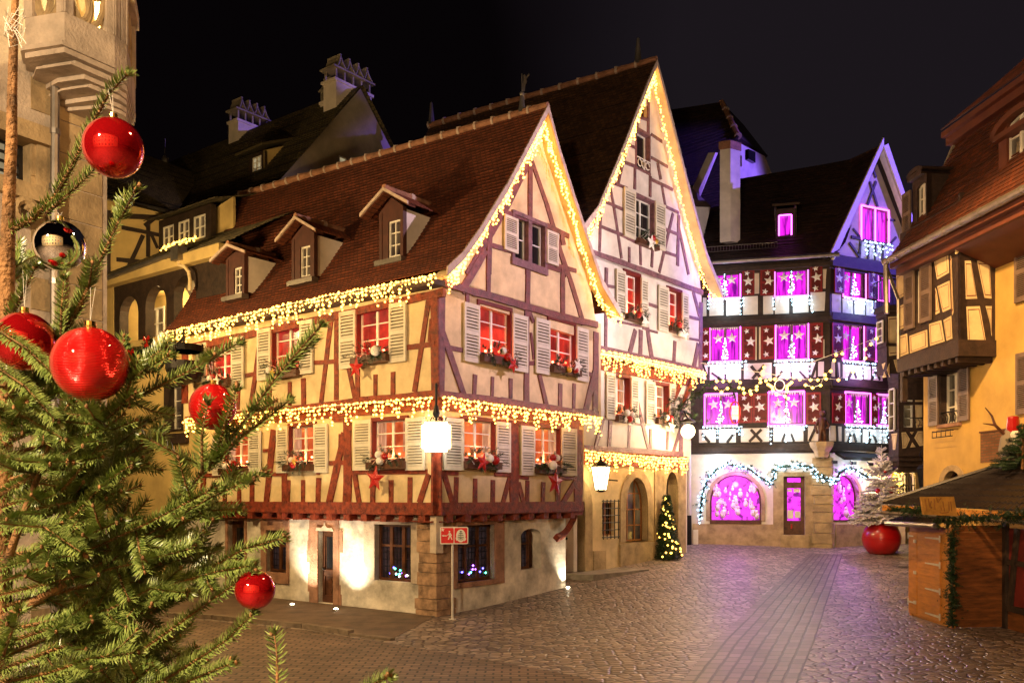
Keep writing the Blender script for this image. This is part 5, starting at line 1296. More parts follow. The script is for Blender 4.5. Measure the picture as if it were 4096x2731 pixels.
# ================================================================== SANDSTONE BUILDING AT THE LEFT EDGE
E0 = Face(*ray_at(402, 12.0), 0.5355, 0.8445)
ES = thing("stone_building", "sandstone building behind the fir with a tracery balcony high on its corner", "building", (E0.o[0], E0.o[1], 0))
ew = (E0.S(-260), E0.S(140), *E0.rect(0, 140, 790, 488)[2:])
m = MB(); wall(m, E0, [(-9, -0.2), (0, -0.2), (0, 14), (-9, 14)], [rectloop(ew)], 0.3)
wall(m, Face(E0.o[0], E0.o[1], -0.9, 0.5), [(0, -0.2), (5, -0.2), (5, 14), (0, 14)], [], .1); m.build("wall", "sandstone", ES)
q = MB()
z = 0.0; k = 0
while z < 9:                                      # dressed quoins on the corner and round the window
    h = 0.42; w = 0.95 if k % 2 else 0.62
    fbox(q, E0, -w, 0.012, z + .008, z + h - .008, -.1, .018); z += h; k += 1
q.build("quoin", "buff_stone", ES)
q = MB(); s0, s1, z0, z1 = ew
fbox(q, E0, s1, s1 + .16, z0, z1 + .2, -.3, .07); fbox(q, E0, s0, s1 + .16, z1, z1 + .2, -.3, .09); fbox(q, E0, s0, s1 + .25, z0 - .22, z0, -.3, .16); fbox(q, E0, s1 - .06, s1, z0, z1, -.28, .0); q.build("window_surround", "buff_stone", ES)
window(E0, (s0, s1 - .06, z0, z1), ES, 6, 8, "iron", "cream_pane", .22, bar=.05)
c = E0.sz(84, 855); q = MB(); q.tube([E0.pt(c[0] + .17 * math.cos(a * .6) * (1 - a * .04), c[1] + .17 * math.sin(a * .6) * (1 - a * .04), .10) for a in range(14)], .05, 6); q.build("scroll_console", "buff_stone", ES)
q = MB()
dp_ = [E0.sz(*p) for p in ((132, 205), (135, 250), (185, 300), (192, 340), (190, 800))]
pts = [E0.pt(*p, .16) for p in dp_] + [E0.pt(dp_[-1][0], -0.1, .16)]
q.tube(pts, .055, 10); 
for z in (7.7, 7.0, 5.8, 4.4, 3.0): q.tube([E0.pt(dp_[-1][0], z, .16), E0.pt(dp_[-1][0], z + .07, .16)], .068, 10)
q.build("downpipe", "zinc", ES)
# balcony: three sides of an octagon carried on stepped mouldings
b2 = E0.off(.85); q2 = b2.pt(b2.S(258), 0); q3 = b2.pt(b2.S(459), 0)
q1 = E0.off(.3); q1 = q1.pt(q1.S(100), 0)
dd_ = Vector((0.20, 1.0, 0)).normalized(); r_ = (508 - CX) / F; t_ = (r_ * q3.y - q3.x) / (dd_.x - r_ * dd_.y); q4 = q3 + dd_ * max(.2, min(1.6, t_)); q5 = q4 + Vector((-.4, 1.2, 0)); q6 = E0.pt(-.72, 0, -.5)
foot = [q1, q2, q3, q4, q5, q6]
zb_ = 3.1 + (HY - 166) / F * q2.y
cen = q3 * .55 + E0.pt(0, 0, .1) * .45 + Vector((.05, .35, 0))
def prism(mb, pts, z0, z1):
    n = len(pts); mb.add([(p.x, p.y, z0) for p in pts] + [(p.x, p.y, z1) for p in pts], [tuple(range(n - 1, -1, -1)), tuple(range(n, 2 * n))] + [(k, (k + 1) % n, n + (k + 1) % n, n + k) for k in range(n)])
q = MB(); z = zb_
for grow, h in ((1.04, .06), (1.0, .07), (.84, .05), (.90, .035), (.70, .06), (.59, .045), (.65, .03), (.47, .06), (.38, .05)):
    prism(q, [cen + (p - cen) * grow + Vector((0, 0, 0)) for p in foot[:5]] + [q6], z - h, z - .004); z -= h
q.build("corbel", "sandstone", ES)
q = MB(); fc_list = []
for a, b in zip(foot[:4], foot[1:5]):
    f = Face(a.x, a.y, (b - a).x, (b - a).y); L = (b - a).length; fc_list.append((f, L))
    fbox(q, f, 0, L, zb_, zb_ + .36, -.14, .0); fbox(q, f, 0, L, zb_ + 1.18, zb_ + 1.36, -.18, .05)
    fbox(q, f, -.02, .11, zb_ + .36, zb_ + 1.18, -.14, .004); fbox(q, f, L - .11, L + .02, zb_ + .36, zb_ + 1.18, -.14, .006)
bal = q.build("balcony", "sandstone", ES)
q = MB()
for f, L in fc_list:                              # flowing tracery: rings and S-curves of stone
    n = max(1, round(L / .62)); w = (L - .2) / n; zc_ = zb_ + .77
    for i in range(n):
        c = .1 + w * (i + .5)
        for sgn in (-1, 1):
            q.tube([f.pt(c + sgn * w * .22 + w * .27 * math.cos(a * .45), zc_ + sgn * .18 + .21 * math.sin(a * .45), -.07) for a in range(15)], .035, 6)
        q.tube([f.pt(c + w * .12 * math.sin(t * math.pi), zc_ - .4 * t, -.075) for t in [k / 6 - 1 + .0 for k in range(13)]], .035, 6)
        q.tube([f.pt(c + w * .48 * math.cos(a * .42), zc_ + .42 * math.sin(a * .42), -.072) for a in range(16)], .04, 6)
q.build("tracery", "buff_stone", bal)
q = MB(); ii = [cen + (p - cen) * .55 + Vector((-.15, .35, 0)) for p in foot]; prism(q, ii, zb_ + .02, zb_ + 3); q.build("inner_wall", "cream_plaster", ES)
lamp("balcony_lamp", "POINT", tuple(cen + (q2 - cen) * .30 + Vector((0.05, 0, zb_ + .9))), 90, (1.0, .78, .36), .06)

# ================================================================== YELLOW ARCADED HOUSE BEHIND THE RED ONE
ZF = zoom(3.136, 400, 850)
FF = L2.off(-.75)
FH = thing("arcaded_house", "yellow house with a dark arched loggia and two capped chimneys", "house", (FF.pt(-16, 0).x, FF.pt(-16, 0).y, 0))
ars = [zrect(FF, ZF, 245, 480, 1050, 1640), zrect(FF, ZF, 570, 830, 920, 1600), zrect(FF, ZF, 925, 1205, 790, 1520)]
zp = ars[0][2]; ars = [(a, b, zp, d) for a, b, _, d in ars]; ars[2] = (ars[2][0], ars[2][0] + (ars[1][1] - ars[1][0]) * 1.0, zp, ars[2][3])
zg_ = FF.sz(*ZF(600, 770))[1]; fl = FF.S(ZF(178, 0)[0]); fr_ = -9.9
m = MB(); wall(m, FF, [(fl, zp - .05), (fr_, zp - .05), (fr_, zg_ - .15), (fl, zg_ - .15)], [archloop(a, (a[1] - a[0]) * .5) for a in ars], .35); m.build("arcade", "dark_timber", FH)
m = MB(); lw = zrect(FF, zoom(3.136, 400, 1350), 885, 1035, 605, 1150)
wall(m, FF, [(-30, -.2), (fr_, -.2), (fr_, zp - .05), (-30, zp - .05)], [rectloop(lw)], .3); fbox(m, FF, -30, fl, zp - .05, zg_ - .1, -.3, .03); fbox(m, FF, -30, fr_, zg_ - .15, zg_ + .25, -.4, .30); fbox(m, FF, fl, fr_, zp - .22, zp + .0, -.3, .14); m.build("wall", "yellow_plaster", FH)
window(FF, lw, FH, 1, 3, "white_paint", "dim_pane", .2, "dark_timber")
q = MB(); fbox(q, FF, lw[0] - .35, lw[0] - .05, lw[2] - .1, lw[3] + .2, -.1, .05); fbox(q, FF, lw[0] - .35, lw[1] + .4, lw[2] - .5, lw[2] - .15, -.1, .12); q.build("window_timber", "dark_timber", FH)
bk = FF.off(-1.7); m = MB(); fbox(m, bk, -19, fr_, zp, zg_ + .1, -.1, 0); fbox(m, FF, fl, fr_, zg_ - .25, zg_ - .16, -1.7, -.36); m.build("loggia_wall", "yellow_plaster", FH)
for x0, x1, y0, y1 in ((650, 835, 1200, 1600), (915, 1002, 1150, 1420), (1125, 1200, 1080, 1300), (330, 440, 1230, 1600)):
    r = zrect(bk, ZF, x0, x1, y0, y1); window(bk, r, FH, 2, 2, "white_paint", "dim_pane", -.06, bar=.07)
for s_ in (-15.2, -13.0, -11.0): lamp("loggia_lamp", "POINT", tuple(FF.pt(s_, zg_ - .75, -.9)), 130, (1.0, .68, .28), .1)
q = MB(); sh_ = zrect(FF, ZF, 0, 100, 1165, 1500); shutter(FF, sh_, FH)
q = MB(); a = FF.off(.36); q.tube([a.pt(*FF.sz(*ZF(1030, 545))), a.pt(*FF.sz(*ZF(60, 900)))], .09, 8)
c = FF.sz(*ZF(1095, 540)); fbox(q, FF, c[0] - .22, c[0] + .22, c[1] - .25, c[1] + .22, .15, .5); q.build("gutter", "zinc", FH)
q = MB(); q.tube([FF.pt(*FF.sz(*ZF(*p)), .3) for p in ((1090, 610), (1090, 680), (1160, 700), (1215, 770), (1228, 860), (1225, 1000))], .06, 8); q.build("downpipe", "cream_plaster", FH)
dm = FF.off(-1.5); fr3 = zrect(dm, ZF, 738, 1395, 60, 430); zbt = dm.sz(*ZF(1060, 420))[1]; ztp = dm.sz(*ZF(1060, 30))[1]
dw = [zrect(dm, ZF, 792, 925, 190, 470), zrect(dm, ZF, 985, 1120, 100, 380), zrect(dm, ZF, 1177, 1322, 15, 305)]
zz0 = sum(r[2] for r in dw) / 3; zz1 = sum(r[3] for r in dw) / 3; dw = [(a, b, zz0, zz1) for a, b, _, _ in dw]
m = MB(); wall(m, dm, [(fr3[0], zz0 - .2), (fr3[1], zz0 - .2), (fr3[1], zz1 + .3), (fr3[0], zz1 + .3)], [rectloop(r) for r in dw], .2); o = m.build("dormer", "dark_timber", FH)
for r in dw: window(dm, r, FH, 2, 2, "white_paint", "dim_pane", .05, bar=.055)
m = MB(); A_ = [dm.pt(fr3[1] + 1.0, zz1 + 1.5, -3.5), dm.pt(fr3[1] + .9, zz1 + .22, .45)]; B_ = [dm.pt(fr3[0] - .3, zz1 + 1.5, -3.5), dm.pt(fr3[0] - .3, zz1 + .22, .45)]; roof_ruled(m, A_, B_, .18); m.build("dormer_roof", "tile_moss", o)
m = MB(); p = dm.pt(fr3[1], 0); wall(m, dm.at(fr3[1]).off(-.4), [(-.35, zz0 - .3), (.75, zz0 + .1), (.75, zz1 + .5), (-.35, zz1 + .3)], [], .1); m.build("cheek", "yellow_plaster", o)
m = MB(); roof_ruled(m, [FF.pt(fr_ + 1, zz0 + .2, -2.0), FF.pt(fr_ + 1, zg_ + .2, .36)], [FF.pt(-19, zz0 + .2, -2.0), FF.pt(-19, zg_ + .2, .36)], .18); m.build("roof", "tile_moss", FH)
icicle("dormer_lights", "short heap of yellow fairy lights on the sill of the wide dormer", dm, [(dw[0][0] + .05, zz0 + .02), (dw[1][1], zz0 + .06), (dw[2][1] - .4, zz0 + .04)], None, .12, "yellow_bulb", .035, .07, .02, .14)
# main roof, gable end and chimneys
fa = px(1442, 355, 37.5); Fg = Face(fa.x, fa.y, .6091, .7930)
gl_ = Fg.sz(1123, 716); gr_ = Fg.sz(1565, 596); fz = fa.z
def ext(p, z): k = (fz - z) / (fz - p[1]); return (p[0] * k, z)
el_, er_ = ext(gl_, 10.5), ext(gr_, 8.5); yy = (fz - ZC) * F / (HY - 645); fe = px(690, 645, yy); fdir = (fe - fa).normalized(); fL = (fe - fa).length
gwn = zrect(Fg, ZR, 1665, 1718, 745, 812)
m = MB(); wall(m, Fg, [(el_[0] * .8, 8), (er_[0], 8), (er_[0], er_[1]), (0, fz), el_], [rectloop(gwn)], .2); m.build("gable_wall", "grey_plaster", FH)
window(Fg, gwn, FH, 1, 1, "white_paint", "cream_pane", .05)
m = MB(); A_ = [Vector((fa.x, fa.y, fz + .12)) + Fg.pt(0, 0, .15) - Fg.pt(0, 0, 0), Fg.pt(el_[0], el_[1], .15)]; roof_ruled(m, A_, [fe + fdir * 3, A_[1] + fdir * (fL + 3)], .2); m.build("roof", "tile_moss", FH)
m = MB(); A_ = [A_[0], Fg.pt(er_[0], er_[1], .15)]; roof_ruled(m, A_, [fe + fdir * 3, A_[1] + fdir * (fL + 3)], .2); m.build("roof", "tile_moss", FH)
dR3, dL3 = Vector((.6091, .7930, 0)), Vector((-.7947, .6070, 0))
def chimney(u, vt, vb, y, L, D, caps):
    p0 = px(u, vt, y); zt2 = p0.z; zb2_ = px(u, vb, y).z - 1.5
    q = MB(); c = [Vector((p0.x, p0.y, 0)) + a * dR3 + b * dL3 for a, b in ((0, 0), (L, 0), (L, D), (0, D))]
    q.hexa([x + Vector((0, 0, zb2_)) for x in c] + [x + Vector((0, 0, zt2)) for x in c])
    cc = sum(c, Vector()) / 4; pp = [cc + (x - cc) * 1.1 for x in c]; q.hexa([x + Vector((0, 0, zt2 + .003)) for x in pp] + [x + Vector((0, 0, zt2 + .12)) for x in pp])
    o = q.build("chimney", "pale_plaster", FH)
    q = MB()
    for i in range(caps + 1):
        for b in (.08, D - .08):
            a = c[0] + dR3 * (L * i / caps * .94 + .03 * L) + dL3 * b; q.tube([a + Vector((0, 0, zt2 + .12)), a + Vector((0, 0, zt2 + .55))], .055, 4)
    a = [cc + (x - cc) * 1.16 for x in c]; q.hexa([x + Vector((0, 0, zt2 + .55)) for x in a] + [x + Vector((0, 0, zt2 + .62)) for x in a])
    for i in range(caps):                         # bent tiles leaning together over each flue
        a0 = c[0] + dR3 * (L * (i + .02) / caps); a1 = c[0] + dR3 * (L * (i + .98) / caps); am = (a0 + a1) / 2
        for s, e in ((a0, am), (a1, am)):
            w = [s - dL3 * .1 + Vector((0, 0, zt2 + .62)), s + dL3 * (D + .1) + Vector((0, 0, zt2 + .62)), s.lerp(e, .55) + dL3 * (D + .05) + Vector((0, 0, zt2 + .85)), s.lerp(e, .55) - dL3 * .05 + Vector((0, 0, zt2 + .85)), e + dL3 * D + Vector((0, 0, zt2 + 1.2)), e + Vector((0, 0, zt2 + 1.2))]
            off = (e - s).normalized() * .05
            q.add([tuple(x) for x in w] + [tuple(x + off) for x in w], [(0, 1, 2, 3), (3, 2, 4, 5), (6, 9, 8, 7), (9, 11, 10, 8), (0, 3, 9, 6), (3, 5, 11, 9), (1, 7, 8, 2), (2, 8, 10, 4)])
    q.build("chimney_cap", "concrete", o)
chimney(953, 484, 580, 41.5, 1.7, .75, 4); chimney(1345, 322, 420, 37.0, 2.0, .8, 4); chimney(1324, 404, 455, 38.0, .9, .7, 2)
# small sloping dormer on that roof
sd = Face(*px(1028, 670, 36.5)[:2], *DL); r = zrect(sd, ZR, 1065, 1125, 745, 862); fr4 = zrect(sd, ZR, 1040, 1150, 720, 890)
m = MB(); wall(m, sd, rectloop(fr4), [rectloop(r)], .12); o = m.build("dormer", "dark_timber", FH)
window(sd, r, FH, 2, 3, "white_paint", "cream_pane", .03, bar=.05)
m = MB(); p = [sd.pt(fr4[0] - .5, fr4[3], .35), sd.pt(fr4[1] + .25, fr4[3] + .05, .35), sd.pt(fr4[1] + .25, fr4[3] + 1.3, -2.4), sd.pt(fr4[0] - .5, fr4[3] + 1.3, -2.4)]; m.hexa(p + [x + Vector((0, 0, .1)) for x in p]); m.build("dormer_roof", "tile_moss", o)
m = MB(); p = [sd.pt(fr4[1], fr4[2], 0), sd.pt(fr4[1], fr4[3], 0), sd.pt(fr4[1], fr4[3] + 1.1, -2.2)]; m.add(p + [x - Vector((.05, 0, 0)) for x in p], [(0, 1, 2), (5, 4, 3), (0, 2, 5, 3)]); m.build("cheek", "yellow_plaster", o)
# timbered wing at its left end
WG = thing("timbered_wing", "dark timbered wing with cream panels just right of the sandstone building", "house", px(420, 2200, 35.5) * 1.0)
WF = Face(*px(560, 0, 34.5)[:2], .80, .60)
m = MB(); wall(m, WF, [(WF.S(395), 0), (WF.S(655), 0), (WF.S(655), WF.sz(640, 850)[1]), (WF.S(395), WF.sz(400, 790)[1])], [], .2); m.build("wall", "yellow_plaster", WG)
m = MB(); zbeams(m, WF, ZF, [(0, 20, 0, 800, 70), (105, -20, 100, 800, 50), (600, 150, 600, 560, 48), (270, 190, 740, 285, 46), (30, 190, 110, 200, 40), (205, 590, 560, 630, 50), (535, 290, 320, 760, 50), (560, 170, 700, 60, 50), (640, 270, 720, 450, 40), (0, 30, 740, 70, 60)], -.02, .05); m.build("timber_frame", "dark_timber", WG)
m = MB(); roof_ruled(m, [px(800, 700, 42), px(700, 862, 35)], [px(380, 540, 40), px(380, 785, 32)], .2); m.build("roof", "tile_moss", WG)
m = MB(); m.tube([px(425, 792, 32.8), px(690, 850, 35.0)], .08, 6); m.build("gutter", "zinc", WG)
q = MB(); p = px(660, 640, 41.5); q.tube([p + Vector((0, 0, -.4)), p + Vector((0, 0, 1.0))], .02, 5); q.ball(p, .16, 10, 8, 1.25); q.build("finial", "zinc", WG)

# ================================================================== OCHRE HOUSE AT THE RIGHT EDGE
D0 = Face(12.3, 25.6, .084, -.9965); DO = D0.off(.95)
DH = thing("mansard_house", "ochre house at the right edge with grey shutters and steep red mansard roof", "house", (12.3, 25.6, .2))
dfar, dnear = D0.S(3694), 9.0
dwn = zrect(D0, ZD2, 820, 985, 645, 1105); dar = zrect(D0, ZS, 735, 880, 160, 420)
zoB = DO.sz(3840, 1412)[1]; zoT = DO.sz(3720, 1000)[1] + .3
m = MB(); wall(m, D0, [(dfar, 0), (dnear, 0), (dnear, 10.6), (dfar, 10.6)], [rectloop(dwn), archloop(dar)], .25); m.build("wall", "ochre_plaster", DH)
window(D0, dwn, DH, 2, 3, "white_paint", "dim_pane", .2, "brown_timber", .07, "pink_sandstone")
shutter(D0, zrect(D0, ZD2, 722, 806, 668, 1126), DH, "grey_shutter", 24, .04, "dark_timber"); shutter(D0, zrect(D0, ZD2, 989, 1085, 592, 1080), DH, "grey_shutter", 24, .04, "dark_timber")
shutter(D0, zrect(D0, ZD2, 1510, 1620, 470, 1020), DH, "grey_shutter", 24, .04, "dark_timber"); shutter(D0, zrect(D0, ZD1, 1166, 1290, 980, 1400), DH, "grey_shutter", 24, .04, "dark_timber")
q = MB()
for i in range(7):
    t = dwn[0] + (dwn[1] - dwn[0]) * (i + .5) / 7; q.tube([D0.pt(t, dwn[2] + .02, .03), D0.pt(t + .05, dwn[2] + .18, .03), D0.pt(t - .03, dwn[2] + .3, .03)], .014, 4)
q.tube([D0.pt(dwn[0], dwn[2] + .33, .03), D0.pt(dwn[1], dwn[2] + .33, .03)], .02, 4)
for dz in (-.22, -.38):
    q.tube([D0.pt(dwn[0], dwn[2] + dz, .28), D0.pt(dwn[1] + .1, dwn[2] + dz, .28)], .014, 4)
for i in range(5): t = dwn[0] + (dwn[1] - dwn[0]) * i / 4; q.tube([D0.pt(t, dwn[2] - .38, .28), D0.pt(t, dwn[2] - .2, .28), D0.pt(t, dwn[2] - .2, .05)], .012, 4)
q.build("railing", "iron", DH)
arch_surround(D0, archloop(dar), .2, "buff_stone", .04, DH); window(D0, dar, DH, 2, 3, "walnut_door", "dark_glass", .2, loop=archloop(dar))
q = MB(); r = zrect(D0, ZD2, 1172, 1440, 1175, 1450); lp = rectloop(r); q.add([D0.pt(a, b, .012) for a, b in lp], [(0, 1, 2, 3)], [[(a, b) for a, b in lp]]); fbox(q, D0, r[0] - .03, r[1], r[3], r[3] + .04, 0, .03); q.build("exposed_brick", "old_brick", DH)
# overhanging timbered storey
s0, s1 = DO.S(3600), DO.S(3841)
sidef = Face(DO.pt(s1, 0).x, DO.pt(s1, 0).y, .9965, .084)
ow = DO.rect(3663, 3690, 1290, 1080)
m = MB(); wall(m, DO, [(s0, zoB), (s1, zoB), (s1, zoT + .6), (s0, zoT + .6)], [rectloop(ow)], .2); wall(m, sidef, [(0, zoB), (1.35, zoB), (1.35, zoT + .8), (0, zoT + .8)], [], .1)
p = DO.pt(s0, 0); wall(m, Face(p.x, p.y, .9965, .084), [(0, zoB), (1.3, zoB), (1.3, zoT), (0, zoT)], [], .1)
m.build("oriel_wall", "brown_timber", DH)
window(DO, ow, DH, 1, 3, "white_paint", "dark_glass", .12)
shutter(DO, DO.rect(3626, 3665, 1317, 1090), DH, "grey_shutter", 24, .04, "dark_timber"); shutter(DO, DO.rect(3689, 3733, 1287, 1047), DH, "grey_shutter", 24, .04, "dark_timber")
PANEL_ROOT = [DH]
def panel(fc, zf, pts, o=.012):
    q = MB(); ln = MB()
    P_ = [fc.sz(*zf(*p)) for p in pts]; fpoly(q, fc, P_, -.03, o + tiny() * .3)
    c = (sum(p[0] for p in P_) / len(P_), sum(p[1] for p in P_) / len(P_)); I = []
    for p in P_:
        d = Vector((c[0] - p[0], c[1] - p[1])); k = .075 / max(d.length, .15); I.append((p[0] + d.x * k, p[1] + d.y * k))
    I2 = [(a + (c[0] - a) * .05, b + (c[1] - b) * .05) for a, b in I]
    ringpoly(ln, fc, I2, I, o, o + .010)
    ob = q.build("infill_panel", "cream_plaster", PANEL_ROOT[0]); ln.build("painted_line", "casing_red", ob)
for zf, pts in ((ZD1, [(325, 1225), (388, 1190), (385, 1362), (328, 1395)]), (ZD2, [(430, 62), (500, 28), (507, 238), (437, 272)]), (ZD2, [(440, 325), (512, 300), (525, 480), (445, 512)]), (ZD2, [(537, 322), (692, 265), (697, 420), (542, 478)]), (ZD2, [(712, 215), (818, 182), (850, 370), (722, 412)]),
                (ZD2, [(842, 180), (908, 142), (918, 345), (870, 365)]), (ZD1, [(583, 1075), (683, 1020), (692, 1205), (610, 1252)]), (ZD1, [(612, 1300), (695, 1260), (703, 1455), (650, 1480)]), (ZD1, [(540, 1100), (565, 1085), (568, 1118), (540, 1130)]), (ZD1, [(597, 1310), (604, 1330), (626, 1482), (599, 1497)]), (ZD1, [(700, 1085), (707, 1090), (722, 1480), (715, 1500)])): panel(DO, zf, pts)
for zf, pts in ((ZD1, [(735, 965), (820, 955), (750, 1070), (738, 1072)]), (ZD1, [(905, 995), (940, 1010), (970, 1065), (855, 1065)]), (ZD1, [(800, 1122), (840, 1122), (885, 1385), (808, 1388)]), (ZD1, [(885, 1122), (970, 1122), (985, 1385), (938, 1380)]), (ZD2, [(1042, 60), (1160, 55), (1220, 398), (1058, 402)]), (ZD2, [(1215, 55), (1268, 55), (1268, 320), (1255, 210)])): panel(sidef, zf, pts)
PANEL_ROOT[0] = NH if "NH" in globals() else DH
q = MB(); zb0 = DO.sz(3700, 1430)[1]
fbox(q, DO, s0 - .05, s1 + .02, zoB - .08, zoB + .34, -.12, .06); fbox(q, sidef, -.08, 1.3, zoB - .08, zoB + .34, -.1, .05)
for i in range(9): x = s0 + (s1 - s0) * (i + .5) / 9; fbox(q, DO, x - .06, x + .06, zoB - .22, zoB - .08, -1.1, .0)
fbox(q, DO, s0, s1, zoB - .06, zoB - .02, -1.15, -.13); fbox(q, DO, s0, s0 + .14, zoB - .95, zoB, -.15, .0)
q.build("jetty_beam", "brown_timber", DH)
# cornice, gutter and mansard
zgt = DO.sz(3800, 915)[1]; Dg = D0.off(1.55); zgu = Dg.sz(3820, 902)[1]
a = Dg.sz(3540, 1060); b = Dg.sz(4090, 746)
q = MB(); fbox(q, D0, a[0], dnear, zgu - .20, zgu - .05, -.1, 1.42); fbox(q, D0, a[0], dnear, zgu - .38, zgu - .20, -.1, 1.22)
p = [D0.pt(s1 + .02, zgu - .85, 0), D0.pt(dnear, zgu - .85, 0), D0.pt(dnear, zgu - .37, 1.15), D0.pt(s1 + .02, zgu - .37, 1.15)]; q.hexa([x + Vector((0.15, 0, 0)) for x in p] + p)
q.build("cornice", "red_cornice", DH)
q = MB(); q.tube([Dg.pt(a[0], zgu), Dg.pt(dnear, zgu)], .10, 10)
x = a[0]
while x < dnear: q.tube([Dg.pt(x, zgu), Dg.pt(x + .05, zgu)], .115, 10); x += .75
q.tube([Dg.pt(a[0] + .05, zgu), Dg.pt(a[0] + .05, zgu - .5), Dg.pt(a[0] + .1, zgu - 1.5)], .075, 8); q.tube([Dg.pt(a[0] + .1, zgu - .2), DO.pt(s0 + .05, zgu - 1.0, .08), DO.pt(s0 + .05, zoB + .3, .08)], .05, 8); q.build("gutter", "zinc", DH)
zup = D0.off(-.6).sz(3876, 535)[1]
sl, sr = a[0] + .1, dnear
m = MB(); roof_ruled(m, [D0.pt(sr, zup, -.6), D0.pt(sr, zgu + .7, 1.05), D0.pt(sr, zgu + .08, 1.5)], [D0.pt(sl, zup, -.6), D0.pt(sl, zgu + .7, 1.05), D0.pt(sl, zgu + .08, 1.5)], .17); m.build("roof", "tile_orange", DH)
q = MB(); fbox(q, D0, sl - .1, sr, zup - .12, zup + .10, -.9, -.28); fbox(q, D0, sl - .1, sr, zup + .10, zup + .26, -.9, -.14); q.build("roof_moulding", "red_cornice", DH)
m = MB(); roof_ruled(m, [D0.pt(sr, zup + 4.2, -4.6), D0.pt(sr, zup + .27, -.1)], [D0.pt(sl, zup + 4.2, -4.6), D0.pt(sl, zup + .27, -.1)], .17); m.build("roof", "tile_orange", DH)
m = MB(); p = D0.pt(sl, 0); wall(m, Face(D0.pt(sl, 0, 1.4).x, D0.pt(sl, 0, 1.4).y, .9965, .084), [(.3, zgu - .2), (7, zgu - .2), (6, zup + 4), (1.9, zup)], [], .1); m.build("end_wall", "grey_plaster", DH)
def mansard_dormer(u0, u1, v0, v1, win, off, cas, shut=None):
    f = D0.off(off); r = f.rect(u0, u1, v1, v0); r = (r[0], r[1], r[3], r[2]) if r[2] > r[3] else r
    w = f.rect(*win); w = (w[0], w[1], min(w[2:]), max(w[2:]))
    q = MB(); lp = archloop(r, (r[1] - r[0]) * .22); wall(q, f, lp, [archloop(w, (w[1] - w[0]) * .22)], 0.16)
    n = len(lp); vs = [f.pt(*p, 0) for p in lp] + [f.pt(*p, -off - .0 - .5) for p in lp]; q.add(vs, [(k, (k + 1) % n, n + (k + 1) % n, n + k) for k in range(n)])
    o = q.build("dormer", cas, DH)
    q = MB(); c = (r[0] + r[1]) / 2; outer = [(c + (x - c) * 1.14, z + (.13 if z > r[2] + .3 else 0)) for x, z in lp]
    ringpoly(q, f, lp[2:] , outer[2:], -off - .4, .16); q.build("dormer_hood", cas, o)
    window(f, w, DH, 2, 3, "white_paint", "dim_pane", .12, loop=archloop(w, (w[1] - w[0]) * .22), bar=.06)
    if shut:
        s = f.rect(*shut); s = (s[0], s[1], min(s[2:]), max(s[2:])); shutter(f, s, DH, "grey_shutter", 20, .03, "dark_timber")
mansard_dormer(3650, 3706, 690, 920, (3668, 3703, 905, 735), .85, "brown_timber", (3618, 3650, 945, 770))
mansard_dormer(3994, 4200, 440, 730, (4026, 4120, 690, 455), .75, "red_cornice")

# corner oriel of the next house, with the gate under it
ZQ = zoom(3.4857, 3450, 1600)
OC = px(3594, 1800, 34.3); OR = Face(OC.x, OC.y, .995, .02); OLd = Vector((-.10, .995, 0))
OL = Face(OC.x, OC.y, -OLd.x, -OLd.y)
NH = thing("oriel_house", "narrow house with a timbered corner oriel above a scrolled iron gate", "house", (OC.x, OC.y, 0.9))
zo0, zo1 = 3.1 + (HY - 1822) / F * 34.3, 3.1 + (HY - 1240) / F * 34.3
wr = OR.S(3720); wlf = -.72
ow1 = zrect(OR, ZQ, 575, 708, -5, 378); ow2 = OR.rect(3545, 3565, 1420, 1290)
zm_ = 3.1 + (HY - 1500) / F * 34.0; OCu = px(3547, 1800, 33.6); ORu = Face(OCu.x, OCu.y, .995, .02); OLu = Face(OCu.x, OCu.y, -OLd.x, -OLd.y); wru = ORu.S(3720)
m = MB(); wall(m, OR, [(0, zo0), (wr, zo0), (wr, zm_), (0, zm_)], [rectloop(ow1)], .2); wall(m, OL, [(wlf, zo0), (0, zo0), (0, zm_), (wlf, zm_)], [], .1); m.build("oriel_wall", "brown_timber", NH)
m = MB(); wall(m, ORu, [(0, zm_), (wru, zm_), (wru, zo1), (0, zo1)], [], .2); wall(m, OLu, [(wlf, zm_), (0, zm_), (0, zo1), (wlf, zo1)], [], .1); m.build("oriel_wall", "brown_timber", NH)
window(OR, ow1, NH, 1, 3, "white_paint", "dim_pane", .12)
PANEL_ROOT[0] = NH
for pts in ([(545, 450), (600, 445), (660, 545), (605, 665), (558, 675)], [(660, 442), (712, 440), (688, 478)], [(770, 432), (835, 432), (845, 632), (795, 638), (722, 525)], [(692, 588), (738, 652), (666, 658)], [(732, 0), (832, 0), (838, 375), (748, 385)]): panel(OR, ZQ, pts)
for pts in ([(342, 150), (425, 145), (428, 490), (350, 500)], [(390, 535), (440, 530), (438, 640), (420, 640)]): panel(ORu, ZD2, pts)
for pts in ([(288, 575), (318, 560), (300, 620)], [(352, 565), (330, 625), (355, 690)], [(292, 695), (322, 690), (308, 640)]): panel(OLu if pts[0][0] < 330 else ORu, ZD2, pts)
for pts in ([(405, 470), (487, 460), (458, 690), (428, 690)],): panel(OL, ZQ, pts)
w_ = OL.rect(3560, 3578, 1720, 1560)
window(OLu, (wlf + .15, -.12, zm_ + 1.2, zo1 - .5), NH, 1, 3, "white_paint", "dim_pane", -.06)
window(OL, (wlf + .15, -.12, w_[2], w_[3]), NH, 1, 3, "white_paint", "dim_pane", -.06)
q = MB()
cen_ = OR.pt(.6, 0, -1.2)
fp = [OL.pt(wlf, 0), Vector((OC.x, OC.y, 0)), OR.pt(wr, 0), OR.pt(wr, 0, -1.6), OL.pt(wlf, 0, -1.6)]
